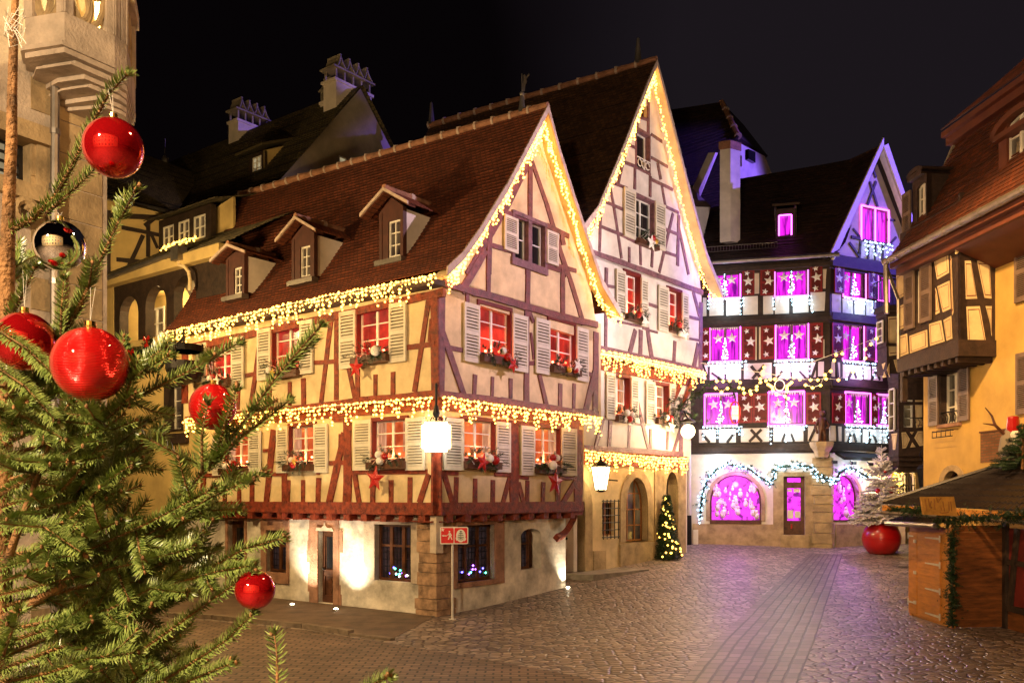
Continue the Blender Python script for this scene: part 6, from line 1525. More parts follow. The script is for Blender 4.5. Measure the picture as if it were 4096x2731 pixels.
for z, h, g in ((zm_ + .1, .2, 1.12), (zm_ - .1, .15, 1.06), (zo0 + 2.2 - .12, .12, 1.05), (zo0 + .16, .18, 1.06), (zo0, .2, .96), (zo0 - .2, .2, .84), (zo0 - .4, .22, .7)):
    q = MB(); prism(q, [cen_ + (p - cen_) * g for p in fp], z - h, z); q.build("moulding", "brown_timber", NH)
fpu = [OLu.pt(wlf, 0), Vector((OCu.x, OCu.y, 0)), ORu.pt(wru, 0), ORu.pt(wru, 0, -1.9), OLu.pt(wlf, 0, -1.9)]
for z, h, g in ((zo1, .22, 1.14), (zo1 - .22, .15, 1.06), (zm_ + 1.15, .12, 1.04)):
    q = MB(); prism(q, [cen_ + (p - cen_) * g for p in fpu], z - h, z); q.build("moulding", "brown_timber", NH)
q = MB()
for f, a0, a1 in ((ORu, 0, .3), (OLu, wlf, 0)):
    for i in range(7): x = a0 + (a1 - a0) * i / 6; q.tube([f.pt(x, zo1 + .02, .15), f.pt(x, zo1 + 1.0, .15)], .016, 4)
    q.tube([f.pt(a0, zo1 + 1.0, .15), f.pt(a1, zo1 + 1.0, .15)], .025, 4)
for x in (0.6, .75, .9, 1.05, 1.2): q.tube([OR.pt(x, ow1[2], .06), OR.pt(x + .04, ow1[2] + .2, .1), OR.pt(x - .03, ow1[2] + .34, .06)], .014, 4)
q.tube([OR.pt(.4, ow1[2] + .36, .07), OR.pt(1.35, ow1[2] + .36, .07)], .018, 4)
q.build("railing", "iron", NH)
OG = OR.off(-1.9); ga_ = zrect(OG, ZQ, 500, 745, 960, 1420)
m = MB(); wall(m, OG, [(OG.S(3566), .6), (4.4, .6), (4.4, zo0 + .1), (OG.S(3566), zo0 + .1)], [archloop((ga_[0], ga_[1], .7, ga_[3]))], .4); wall(m, OG.off(-.01), [(OG.S(3606), zo0), (5, zo0), (5, 11), (OG.S(3606), 11)], [], .1); m.build("wall", "yellow_plaster", NH)
q = MB()
g0, g1, gz1 = ga_[0], ga_[1], ga_[3]; gzb = gz1 - 1.85
for i in range(7): x = g0 + (g1 - g0) * i / 6; q.tube([OG.pt(x, gzb, -.1), OG.pt(x, gz1 - .1, -.1)], .02, 4)
for i in range(6):
    for sgn in (-1, 1):
        for zq in (.45, 1.0): x = g0 + (g1 - g0) * (i + .5) / 6; q.tube([OG.pt(x + sgn * .09 * math.cos(t * .8), gzb + zq + .16 * math.sin(t * .8) + .02 * t, -.1) for t in range(7)], .014, 4)
q.tube([OG.pt(g0, gzb, -.1), OG.pt(g1, gzb, -.1)], .03, 4); q.tube([OG.pt(g0, gzb - .2, -.1), OG.pt(g1, gzb - .2, -.1)], .03, 4); q.build("gate_grille", "iron", NH)
q = MB(); fbox(q, OG, g0 - .5, g1 + .5, .6, zo0, -2.1, -2.0); q.build("passage_wall", "cream_plaster", NH)
lamp("passage_lamp", "POINT", tuple(OG.pt((g0 + g1) / 2, 3.6, -1.2)), 120, (1.0, .82, .40), .1)
# ================================================================== FAIRY LIGHTS
AG = "icicle fairy lights on the red timbered house"
def zp(fc, zf, pts): return [fc.sz(*zf(*p)) for p in pts]
Lv = L2.off(.36)
icicle("icicle_lights", "warm icicle lights along the long roof eaves of the red timbered house", Lv, [Lv.sz(*Z4(*p)) for p in ((2255, 195), (1850, 275), (1400, 360), (950, 460), (500, 565), (100, 655))], AG, .06, step=.105)
icicle("icicle_lights", "warm icicle lights between the storeys on the long side, right of the fir", L2, zp(L2, Z4, ((2240, 1155), (1850, 1190), (1400, 1225), (1000, 1265), (600, 1300), (285, 1330))), AG, .10, step=.105)
icicle("icicle_lights", "warm icicle lights between the storeys, just right of the white lantern sign", R2, zp(R2, Z6, ((345, 1318), (800, 1385), (1300, 1450), (1775, 1505))), AG, .12, step=.10)
icicle("icicle_lights", "warm icicle lights up the left slope of the lower pointed gable", R2, zp(R2, Z6, ((345, 215), (430, 165), (500, 60))) + zp(R2, ZG, ((130, 1500), (215, 1400), (300, 1290), (390, 1150), (460, 1040), (540, 900), (610, 790), (690, 670), (765, 520))), AG, .34, step=.055, lo=.12, hi=.62)
icicle("icicle_lights", "warm icicle lights down the right slope of the lower pointed gable", R2, zp(R2, ZG, ((765, 520), (790, 640), (840, 770), (885, 900), (930, 1050), (975, 1180), (1010, 1330), (1060, 1470))) + zp(R2, Z6, ((1590, 130), (1650, 260), (1720, 470), (1800, 560), (1905, 600))), AG, .34, step=.075, lo=.06, hi=.40)
BG = "icicle fairy lights on the tall pointed gable house"
icicle("icicle_lights", "warm icicle lights up the left slope of the tallest gable", B2, zp(B2, ZG, ((1075, 1270), (1150, 1110), (1225, 940), (1300, 760), (1370, 600), (1430, 440), (1490, 290), (1545, 160))), BG, .38, step=.07, lo=.10, hi=.6)
icicle("icicle_lights", "warm icicle lights down the right slope of the tallest gable", B2, zp(B2, ZG, ((1548, 160), (1580, 350), (1640, 600), (1700, 860), (1755, 1100), (1820, 1330), (1880, 1540))) + zp(B2, ZB, ((1340, 330), (1390, 390), (1465, 440))), BG, .26, step=.10, lo=.05, hi=.36)
icicle("icicle_lights", "warm icicle lights just over the amber windows of the tallest house", B2, zp(B2, ZB, ((432, 905), (700, 950), (1000, 1018), (1365, 1098))), BG, .10, step=.085, lo=.2, hi=.85)
icicle("icicle_lights", "warm icicle lights above the arched door of the tallest house", B1, zp(B1, ZB3, ((250, 398), (450, 420), (700, 440), (900, 455), (1062, 458))), BG, .10, step=.085, lo=.2, hi=.7)
for x in (1.2, 3.6): lamp("fairy_light_glow", "POINT", tuple(B2.pt(x, zb2 - .4, .5)), 9, (1, .6, .2), .2)
WGp = "white icicle lights under the magenta windows"
WL = {(0, 3): "under the top-floor window nearest the tall gable", (1, 3): "under the top-floor window left of the house corner", (0, 2): "under the middle-floor window nearest the tall gable", (1, 2): "under the middle-floor window left of the house corner", (0, 1): "below the lowest magenta window beside the oval shop sign", (1, 1): "below the lowest magenta window left of the carved statue"}
WR = {(0, 3): "under the top-floor window right of the house corner", (0, 2): "under the middle-floor window right of the house corner", (0, 1): "under the lowest windows above the black awning"}
cnt = {}
for fc, r, k in cw:
    i = cnt.get((id(fc), k), 0); cnt[(id(fc), k)] = i + 1
    tab = WL if fc is CLf else WR
    if (i, k) not in tab: continue
    b = r[1] + .25 if fc is CLf else (r[1] + (1.2 if k == 1 else .5))
    icicle("icicle_lights", "cold white icicle lights " + tab[(i, k)], fc, [(r[0] - .1, r[2] - .10), (b, r[2] - .10)], WGp, .20, "white_bulb", .036, .14, .10, .75, dens=.15)
    lamp("icicle_glow", "POINT", tuple(fc.pt((r[0] + b) / 2, r[2] - .45, .45)), 26, (.55, .82, 1.0), .25)
icicle("icicle_lights", "cold white icicle lights under the window in the blue-lit gable", CRf, [(gw_[0], gw_[2] - .1), (gw_[1] + .1, gw_[2] - .1)], WGp, .2, "white_bulb", .036, .17, .2, .9, dens=.17)
# garland of white lights draped over the shop windows
gpath = [CLf.pt(*CLf.sz(*ZC6(*p)), .18) for p in ((225, 1070), (232, 950), (248, 830), (290, 710), (370, 620), (480, 575), (590, 592), (680, 625), (760, 690), (845, 738), (890, 690), (888, 620), (960, 597), (1080, 585), (1190, 590), (1245, 625), (1265, 690))] + [CRf.pt(*CRf.sz(*ZC6(*p)), .22) for p in ((1330, 705), (1400, 730), (1440, 655), (1500, 612), (1570, 615), (1640, 660), (1700, 700))]
GL = thing("light_garland", "thick garland of cold white lights draped over the magenta shop windows and door", "garland", gpath[0])
m = MB(); bl_ = MB(); m.tube(gpath, .05, 6)
for a, b in zip(gpath, gpath[1:]):
    for i in range(max(2, int((b - a).length / .024))):
        p = a.lerp(b, rnd.random()) + Vector((rnd.gauss(0, .07), rnd.gauss(0, .05), rnd.gauss(0, .07))); 
        if rnd.random() < .75: bl_.bulb(p, .036)
        if rnd.random() < .55: continue
        needle_twig(m, p, p + Vector((rnd.gauss(0, .1), rnd.gauss(0, .1), rnd.gauss(0, .1))), .10, 4, .02)
m.build("branch", "needle_dark", GL); o = bl_.build("bulb", "white_bulb", GL); o["kind"] = "stuff"
# little lit trees on the window sills
TREEL = ["top floor, window nearest the tall gable", "top floor, window left of the house corner", "middle floor, window nearest the tall gable", "middle floor, window left of the house corner", "lowest floor, window by the oval shop sign", "lowest floor, window above the shop door", "top floor, window right of the house corner", "middle floor, window right of the house corner", "lowest floor, window right of the carved statue", "rightmost window of the lowest floor"]
k_ = 0
order = [(f, r, k) for k in (3, 2, 1) for f, r, kk in cw if kk == k and f is CLf] + [(f, r, k) for k in (3, 2, 1) for f, r, kk in cw if kk == k and f is CRf]
order = [x for x in order if not (x[0] is CRf and x[1][0] > 2.2 and x[2] != 1)]
for (fc, r, k), lb in zip(order, TREEL):
    c = fc.pt(r[0] + (r[1] - r[0]) * (.5 if fc is CLf else .42), r[2] + .02, .14)
    t = thing("lit_tree", "small tree of white lights on a sill, " + lb, "lit tree", c, "small trees of white lights on the window sills")
    m = MB(); bl_ = MB(); m.tube([c, c + Vector((0, 0, .95))], .015, 5)
    for i in range(42):
        h = rnd.random() ** 1.4; a = rnd.random() * 6.28; rr = .20 * (1 - h) * rnd.uniform(.5, 1)
        p = c + Vector((rr * math.cos(a), rr * math.sin(a), .05 + .92 * h)); bl_.bulb(p, .021); m.tube([c + Vector((0, 0, .05 + .95 * h)), p], .006, 3)
    m.build("branch", "white_paint", t); o = bl_.build("bulb", "white_bulb", t); o["kind"] = "stuff"
# festoon of yellow bulbs strung across the lane
FG = thing("festoon_lights", "zigzag string of yellow bulbs hung across the lane in front of the magenta windows", "string lights", px(*ZC5(1660, 800), 33))
m = MB(); bl_ = MB()
for pts in ([(1690, 790), (1640, 840), (1590, 885), (1590, 965), (1480, 1085), (1350, 1160), (1240, 1150), (1165, 1160), (1100, 1160), (1005, 1155), (950, 1140), (890, 1142), (780, 1152), (740, 1155), (700, 1168)], [(1385, 925), (1330, 935), (1312, 985), (1280, 1080), (1230, 1115), (1190, 1208), (1118, 1230), (1055, 1205)], [(685, 1045), (672, 1085), (672, 1112), (650, 1150), (652, 1180), (618, 1220), (617, 1248), (560, 1258), (568, 1285), (505, 1277), (497, 1238), (460, 1228), (470, 1183), (440, 1165), (375, 1167), (318, 1172), (260, 1170)], [(720, 1200), (740, 1212), (758, 1225), (762, 1248), (800, 1290), (870, 1305), (900, 1325)], [(930, 1182), (910, 1198), (890, 1215), (888, 1240), (890, 1262)], [(250, 1232), (303, 1268), (357, 1235)]):
    q = [px(*ZC5(*p), 33) for p in pts]; m.tube(q, .008, 3)
    for p in q: bl_.bulb(p + Vector((0, -.03, -.02)), .062)
q = [px(*ZC5(825 + 45 * math.cos(a * .4), 1210 + 48 * math.sin(a * .4)), 33) for a in range(17)]; m.tube(q, .016, 5)
m.tube([px(*ZC5(120, 1010), 33.4), px(*ZC5(800, 1120), 33), px(*ZC5(1740, 770), 33)], .01, 4)
m.build("cable", "straw_white", FG); o = bl_.build("bulb", "yellow_bulb", FG); o["kind"] = "stuff"

# ================================================================== WINDOW BOXES WITH GREENERY
BGp = "window boxes with evergreen and Christmas ornaments"
def wbox(fc, r, label, balls, star, red=True, gdens=34, w=1.0):
    s0, s1, z0, z1 = r; c = (s0 + s1) / 2
    t = thing("window_box", label, "window box", fc.pt(c, z0 - .28, .14), BGp)
    q = MB(); fbox(q, fc, s0 - .05, s1 + .05, z0 - .26, z0 - .07, .06, .26); q.build("box", "walnut_door", t)
    q = MB(); au = Vector((fc.d[0], fc.d[1], 0)); an = Vector((fc.n[0], fc.n[1], 0))
    foliage_blob(q, fc.pt(c, z0 + .02, .18), (s1 - s0) * .52 * w, .14, .17, gdens, .10, au, an); q.build("greenery", "needle_dark", t)
    q = MB()
    for i in range(12):
        x = c + rnd.uniform(-.45, .45) * (s1 - s0); q.tube([fc.pt(x, z0, .22), fc.pt(x + rnd.uniform(-.2, .2), z0 + rnd.uniform(-.15, .18), .34)], .007, 3)
    q.build("straw_twig", "straw_white", t)
    for k, (x, y, rr, col) in enumerate(balls):
        q = MB(); q.ball(fc.pt(c + x, z0 + y, .32), rr, 10, 8); q.build("bauble", col, t, None, True)
    if star:
        x, y, rr, col, rot = star; q = MB(); star3d(q, fc, (c + x, z0 + y), rr, .36, .06, rot); q.build("star", col, t)
    if red:
        q = MB(); q.ball(fc.pt(c + .06, z0 + .10, .12), .035, 8, 6); q.build("lamp", "red_lamp", t)
        lamp("window_red_lamp", "POINT", tuple(fc.pt(c + .02, z0 + .16, .02)), 24 if red is True else red * 2.2, (1, .10, .04) if red is True else (1, .22, .07), .03)
WHT, RD, GD = "star_white", "red_gloss", "star_gold"
wbox(L2, l2w[0], "box of greens with red star hanging low, upper window nearest the corner", [(.02, .10, .10, RD), (.38, .02, .14, WHT)], (-.33, -.36, .30, "star_red", .1))
q = MB(); c = (l2w[0][0] + l2w[0][1]) / 2; star3d(q, L2, (c - .3, l2w[0][2] + .12), .25, .36, .05, .2); 
wbox(L2, l2w[1], "box of greens with small gold star, middle upper window of the long side", [(-.45, -.02, .10, WHT), (.12, .10, .09, RD)], (-.25, -.12, .16, GD, .3))
wbox(L2, l2w[2], "box of greens with white star, upper window behind the fir branches", [(.05, .04, .09, RD), (-.2, 0, .09, WHT)], (.22, -.12, .24, WHT, .1))
wbox(L1, l1w[0], "box of greens with red star hanging, window left of the lantern sign", [(-.10, .12, .11, WHT), (-.06, -.05, .11, WHT), (.12, .06, .09, RD)], (-.2, -.52, .36, "star_red", .12), 6)
wbox(L1, l1w[1], "box of greens with white twigs, middle lower window of the long side", [(-.12, .06, .09, WHT), (-.04, -.08, .10, RD)], (.05, .0, .14, GD, .2), 6)
wbox(L1, l1w[2], "box with a white and a red bauble, lower window just right of the fir", [(-.18, .0, .11, WHT), (.24, .06, .11, RD)], (.05, -.16, .2, "star_red", 0), 6)
wbox(R1, r1w[0], "box of greens with tilted red star, first window right of the lantern sign", [(.1, .02, .12, WHT), (.34, -.02, .13, RD), (-.05, .12, .07, WHT)], (-.22, -.1, .30, "star_red", .25), 6)
wbox(R1, r1w[1], "box with the biggest hanging red star, second window right of the lantern sign", [(-.12, -.02, .14, WHT), (.08, .2, .11, WHT), (-.1, .2, .11, RD)], (-.04, -.52, .44, "star_red", .15), 6)
wbox(R2, r2w[0], "box with a tilted red star, left upper window under the lower gable", [(-.02, .10, .10, WHT), (.18, -.05, .11, RD)], (.38, -.25, .26, "star_red", .5))
wbox(R2, r2w[1], "box with a white star at its right, right upper window under the lower gable", [(.3, -.12, .10, RD), (-.05, -.14, .09, GD)], (.38, .02, .26, WHT, .35))
wbox(B1, b1w[0], "box with silver baubles, left amber window of the tallest house", [(-.12, .06, .12, WHT), (.2, .02, .11, WHT), (.05, -.16, .12, RD)], (-.25, -.2, .15, WHT, .1), 10)
wbox(B1, b1w[1], "box with large white star, right amber window of the tallest house", [(-.1, .0, .12, WHT), (.18, .0, .12, RD)], (.24, -.32, .30, WHT, .1), 10)
wbox(B2, b2w[0], "box with red bauble and white star, left red window of the tallest house", [(-.05, -.05, .12, RD)], (.35, -.2, .28, WHT, .5), 13)
wbox(B2, b2w[1], "box with drooping greens and star, right red window of the tallest house", [(-.15, .02, .12, RD), (-.05, -.3, .11, WHT)], (.25, -.25, .30, WHT, .3), 13)
wbox(B2, g3, "spray of greens with one cream star, high between shutters of the tallest gable", [(.1, .05, .12, RD), (.3, -.02, .11, GD)], (-.02, -.14, .34, WHT, .1), False, 24, .7)

# ================================================================== LAMPS AND SIGNS
cdir = Vector((L1.n[0] + R1.n[0], L1.n[1] + R1.n[1], 0)).normalized()
lc = Vector((C1[0], C1[1], 0)) + cdir * .65
lz0, lz1 = 3.1 + (HY - 1806) / F * 21.9, 3.1 + (HY - 1687) / F * 21.9
LF = Face(lc.x, lc.y, 1, .03)
LN = thing("lantern_sign", "glaring white lit sign with notched corners hanging at the house corner", "sign", LF.pt(0, lz0, 0))
hw = .36; n = .09; s0 = LF.S(1745)
lp = []
for cx_, cz_, a0 in ((s0 + hw, lz0, 180), (s0 + hw, lz1, 270), (s0 - hw, lz1, 0), (s0 - hw, lz0, 90)):
    for i in range(5):
        a = R(a0 - 0 - i * 22.5); lp.append((cx_ + n * math.cos(a), cz_ + n * math.sin(a)))
q = MB(); fpoly(q, LF, lp, -.09, .09); q.build("panel", "lamp_white", LN)
q = MB(); ringpoly(q, LF, lp, [((a - s0) * 1.04 + s0, (b - (lz0 + lz1) / 2) * 1.04 + (lz0 + lz1) / 2) for a, b in lp], -.10, .10); q.build("frame", "star_gold", LN)
q = MB()
q.tube([LF.pt(s0, lz1 + .02), LF.pt(s0, lz1 + .95)], .035, 6); q.lathe([(.06, 0), (.09, .1), (.05, .3)], LF.pt(s0, lz1 + .12), 8)
for sg in (-1, 1): q.tube([LF.pt(s0 + sg * (.05 + .05 * i * .5), lz1 + .06 + .07 * math.sin(i * .9), 0) for i in range(9)], .014, 4)
q.tube([LF.pt(s0, lz1 + .95), LF.pt(s0, lz1 + .95) - cdir * .6], .03, 5); q.build("hanger", "iron", LN)
lamp("lantern_sign_light", "POINT", tuple(lc + cdir * .35 + Vector((0, 0, (lz0 + lz1) / 2))), 45, (1, .9, .72), .25)
# wall lantern on a scrolled bracket
def lantern(name, label, top, h, w, lit, bracket, group=None, energy=0):
    t = thing(name, label, "lantern", top - Vector((0, 0, h)), group)
    b = top - Vector((0, 0, h)); q = MB(); q.lathe([(w * .30, 0), (w * .5, h * .72)], b + Vector((0, 0, h * .08)), 6); q.build("glass", lit, t)
    q = MB(); q.lathe([(w * .60, h * .80), (w * .30, h * .95), (w * .10, h), (w * .05, h * 1.15)], b, 6); q.lathe([(w * .12, 0), (w * .34, h * .06), (w * .3, h * .08)], b, 6)
    for k in range(6): a = k * math.pi / 3; q.tube([b + Vector((w * .31 * math.cos(a), w * .31 * math.sin(a), h * .08)), b + Vector((w * .51 * math.cos(a), w * .51 * math.sin(a), h * .80))], w * .03, 4)
    q.build("frame", "iron", t); q = MB(); q.tube(bracket, .022, 5); q.build("bracket", "iron", t)
    if energy: lamp(name + "_light", "POINT", tuple(b + Vector((0, 0, h * .4))), energy, (1, .84, .52), w * .3)
    return t
lb = B0.off(.75); lt = lb.pt(*lb.sz(*ZB3(398, 475)))
br = [B0.pt(*B0.sz(*ZB3(*p)), o) for p, o in (((290, 470), .08), ((292, 540), .08), ((315, 590), .3), ((350, 625), .55), ((390, 632), .75))]
lantern("wall_lantern", "brightly lit lantern on a scrolled iron bracket by the arched oak door", lt, 1.05, .62, "lamp_warm", br, None, 420)
gl = OR.off(.6); lt = gl.pt(*gl.sz(*ZQ(852, 890))); lantern("wall_lantern", "unlit dark lantern under a hooped bracket beside the gate", lt, .95, .48, "dark_glass", [lt + Vector((.0, 0, .05)), lt + Vector((-.15, 0, .35)), lt + Vector((0, 0, .62)), lt + Vector((.45, .2, .55)), lt + Vector((.55, .4, .1)), lt + Vector((.55, .45, -.5))])
# the street lamp whose globe burns between the two houses
sl_ = px(2752, 1725, 33.8)
SLp = thing("street_lamp", "blazing round street lamp at the right edge of the tallest house", "street lamp", sl_ - Vector((0, 0, .6)))
q = MB(); q.ball(sl_, .27, 16, 10); q.build("globe", "lamp_globe", SLp, None, True)
q = MB(); q.lathe([(.12, 0), (.30, -.10), (.30, -.14)], sl_ + Vector((0, 0, .48)), 10); q.tube([sl_ + Vector((0, 0, .45)), sl_ + Vector((-.1, .3, .8)), B1.pt(br1 - .1, sl_.z + .8, .02)], .03, 6); q.build("bracket", "iron", SLp)
lamp("street_lamp_light", "POINT", tuple(sl_ + Vector((.25, -.6, -.15))), 520, (1, .66, .30), .3)
# downpipe on the shop house, with the meter box at its foot
q = MB(); dpz = px(2756, 1760, 38.0); q.tube([Vector((dpz.x, dpz.y, 2.3)), dpz], .09, 8); 
for z in (2.6, 4.0): q.tube([Vector((dpz.x, dpz.y, z)), Vector((dpz.x, dpz.y, z + .06))], .11, 8)
q.cur = 1; q.tube([Vector((dpz.x, dpz.y, 1.0)), Vector((dpz.x, dpz.y, 2.3))], .11, 8); q.build("downpipe", ["white_pipe", "iron"], CH)
q = MB(); e = CLf.rect(2774, 2793, 2117, 2169); f_ = CLf.off(.02); fbox(q, CLf, e[0], e[1], .95, e[2] if e[2] > e[3] else e[3], .06, .3); q.box(0, 0, 0, 0, 0, 0); tag(q.build("meter_box", "white_paint", None, CLf.pt((e[0] + e[1]) / 2, .95, .18)), "narrow white electricity cabinet at the foot of the white drainpipe", "cabinet")
# oval shop sign under the hooped garland bracket
AR = thing("garland_arch", "iron hoop wrapped in dark evergreen reaching out over the lane", "bracket", B1.pt(br1, 6, .1))
hoop = [px(*p, 34.0) for p in ((2712, 1640), (2745, 1600), (2790, 1580), (2822, 1545), (2850, 1525), (2880, 1518), (2910, 1530), (2930, 1555), (2940, 1590))]
q = MB(); q.tube(hoop, .03, 5); q.tube([B1.pt(br1, hoop[0].z, .0), hoop[0]], .03, 5); q.build("hoop", "iron", AR)
q = MB()
for a, b in zip(hoop, hoop[1:]):
    for i in range(int((b - a).length / .035)):
        p = a.lerp(b, rnd.random()); k = .20 if a is hoop[0] or a is hoop[1] else .09
        d = Vector((rnd.gauss(0, k), rnd.gauss(0, k), rnd.gauss(0, k))); needle_twig(q, p, p + d, .09, 6, .016)
for i in range(90):
    p = px(2725, 1655, 34.2) + Vector((rnd.gauss(0, .28), rnd.gauss(0, .15), rnd.gauss(0, .35))); needle_twig(q, p, p + Vector((rnd.gauss(0, .15), rnd.gauss(0, .1), rnd.gauss(0, .15))), .1, 6, .016)
q.build("greenery", "needle_dark", AR)
oc = px(2940, 1650, 34.0); OF = Face(oc.x, oc.y, 1, .02)
OS = thing("shop_sign", "small hanging oval sign with a red hoop round a cream plate", "sign", oc)
q = MB(); q.tube([OF.pt(.20 * math.sin(t * .35) * 1.0, oc.z + .42 * math.cos(t * .35)) for t in range(19)], .030, 6); q.build("hoop", "star_red", OS)
q = MB(); fbox(q, OF, -.125, .125, oc.z - .26, oc.z + .26, -.02, .02); o = q.build("plate", "star_white", OS)
q = MB(); ftext(q, OF, (0, oc.z + .17), "Restaurant", .052, .026); ftext(q, OF, (0, oc.z + .05), "au", .06, .026); ftext(q, OF, (0, oc.z - .10), "Fer Rouge", .064, .026, 0, (.85, 1.3)); q.build("lettering", "walnut_door", o)
q = MB(); q.tube([OF.pt(0, oc.z + .42), OF.pt(0, oc.z + .62)], .012, 4); q.build("chain", "iron", OS)
# pedestrian direction sign on its pole
sp = gpx(1810, 2476); SPF = Face(sp.x, sp.y, .98, .12)
PS = thing("direction_sign", "red and white walking route sign on a thin pole, arrow pointing left", "sign", sp)
r = SPF.rect(1760, 1873, 2175, 2106); r = (r[0], r[1], min(r[2:]), max(r[2:])); W_, H_ = r[1] - r[0], r[3] - r[2]
q = MB(); q.tube([SPF.pt(0, 0, -.03), SPF.pt(0, r[2] + .3, -.03)], .030, 8); q.lathe([(.09, 0), (.09, .02)], sp, 10); q.build("pole", "white_pipe", PS)
def rr(r, k, rad=.04):
    a0, a1, b0, b1 = r[0] + k, r[1] - k, r[2] + k, r[3] - k; o = []
    for cx_, cz_, s in ((a1 - rad, b0 + rad, 270), (a1 - rad, b1 - rad, 0), (a0 + rad, b1 - rad, 90), (a0 + rad, b0 + rad, 180)):
        for i in range(5): a = R(s + i * 22.5); o.append((cx_ + rad * math.cos(a), cz_ + rad * math.sin(a)))
    return o
q = MB(); fpoly(q, SPF, rr(r, 0), -.012, .012); q.build("panel", "star_white", PS)
xm = r[0] + W_ * .495; mat("sign_red", (.62, .005, .005), .4, .03, 2)
q = MB(); fpoly(q, SPF, rr((r[0] + .025, xm - .01, r[2] + .025, r[3] - .025), 0, .025), .012, .015); fpoly(q, SPF, rr((xm + .01, r[1] - .025, r[2] + .025, r[3] - .025), 0, .025), .012, .015); q.build("red_field", "sign_red", PS)
def SP(x, y): return (r[0] + W_ * (x - 270) / 1470, r[3] - H_ * (y - 330) / 890)
q = MB(); o1 = .019
def poly(pts): fpoly(q, SPF, [SP(*p) for p in pts], .0155, o1)
def stroke(a, b, w):
    d = Vector((b[0] - a[0], b[1] - a[1])); n_ = Vector((-d.y, d.x)).normalized() * w / 2; poly([(a[0] + n_.x, a[1] + n_.y), (b[0] + n_.x, b[1] + n_.y), (b[0] - n_.x, b[1] - n_.y), (a[0] - n_.x, a[1] - n_.y)])
poly([(405 + (105 if i % 2 == 0 else 45) * math.sin(i * math.pi / 5), 480 - (105 if i % 2 == 0 else 45) * math.cos(i * math.pi / 5)) for i in range(10)])
poly([(350, 780), (450, 728), (450, 762), (620, 762), (620, 806), (450, 806), (450, 832)])
poly([(760 + 42 * math.cos(i * .628), 575 + 45 * math.sin(i * .628)) for i in range(10)]); stroke((765, 640), (785, 790), 78); stroke((745, 650), (665, 770), 38); stroke((800, 650), (878, 790), 38); stroke((775, 780), (700, 985), 55); stroke((800, 780), (890, 985), 52)
poly([(1350 + 245 * math.cos(i * .2618), 790 + 330 * math.sin(i * .2618)) for i in range(24)])
poly([(1075, 880), (1120, 890), (1180, 1020), (1150, 1055), (1100, 1000)]); poly([(1640, 940), (1590, 900), (1520, 1030), (1540, 1080), (1590, 1020)])
q.build("pictogram", "star_white", PS)
q = MB(); o1 = .022
for y, w in ((560, 60), (660, 110), (760, 150), (860, 170), (930, 130)): stroke((1350 - w, y + 30), (1350, y - 20), 34); stroke((1350 + w, y + 30), (1350, y - 20), 34)
stroke((1350, 540), (1350, 1000), 26); stroke((1270, 1000), (1430, 1000), 24); q.build("tree_emblem", "needle_dark", PS)
# cauldron-shaped wrought sign on a bracket at the far end of the red house
kc = px(735, 1460, 28.0); KS = thing("cauldron_sign", "dark iron cauldron hanging on a bracket beside the fir branches", "sign", kc + Vector((0, 0, -.6)))
q = MB(); q.lathe([(.10, -.62), (.42, -.45), (.55, -.15), (.55, .1), (.50, .1)], kc, 16); q.build("cauldron", "iron", KS)
q = MB(); 
for k in range(2): q.lathe([(.56, .42), (.56, .62), (.53, .62), (.53, .42)], kc, 16)
for a in (0.4, 2.5, 4.6): q.tube([kc + Vector((.54 * math.cos(a), .54 * math.sin(a), .05)), kc + Vector((.56 * math.cos(a), .56 * math.sin(a), .7))], .03, 4)
q.tube([kc + Vector((0, 0, .6)), kc + Vector((0, 0, 1.15))], .04, 6); q.tube([kc + Vector((-.5, 0, .6)), kc + Vector((.5, 0, .6))], .03, 5); q.build("hoop", "iron", KS)
q = MB(); q.tube([kc + Vector((0, 0, .9)), kc + Vector((-.9, .3, -.1)), kc + Vector((-1.6, .8, .1)), kc + Vector((-2.2, 1.4, -.3))], .045, 6); q.tube([kc + Vector((-.9, .3, -.1)), kc + Vector((-1.1, .5, -.7)), kc + Vector((-2.2, 1.4, -.9))], .035, 6); q.build("bracket", "iron", KS)
# uplights let into the pavement
ULg = "uplights let into the pavement"
for u, v, lb, e, f, tgt in ((1169, 2419, "small ground uplight left of the stone street door", 700, L0, None), (1344, 2438, "small ground uplight right of the stone street door", 700, L0, None), (1740, 2463, "small ground uplight at the foot of the rough corner pillar", 300, L0, None), (2272, 2352, "small ground uplight past the far end of the white plinth wall", 220, R0, None), (3350, 2160, "bright square ground light before the magenta shop", 60, CRf, None)):
    p = gpx(u, v); z = ground_z(p.x, p.y) + .012
    t = thing("uplight", lb, "ground light", (p.x, p.y, z), ULg)
    q = MB(); q.lathe([(.10, 0), (.10, .012), (.075, .014)], (p.x, p.y, z), 12); q.build("rim", "zinc", t); q = MB(); q.ball((p.x, p.y, z + .015), .06, 10, 5, .5); q.build("lens", "uplight_glass", t)
    n_ = Vector((f.n[0], f.n[1], 0)); s_ = (p.x - f.o[0]) * f.d[0] + (p.y - f.o[1]) * f.d[1]; d_ = (p.x - f.o[0]) * f.n[0] + (p.y - f.o[1]) * f.n[1]
    lamp("uplight_light", "SPOT", (p.x, p.y, z + .06), e, (1, .87, .62), .04, tuple(f.pt(s_, 2.6, -.0)), 96, 1.0)
wp = R0.pt(RE0 + .25, .35, -.35); lamp("uplight_light", "SPOT", tuple(wp), 300, (1, .86, .6), .05, tuple(R0.pt(RE0 - .1, 2.6, -.2)), 120, 1.0)
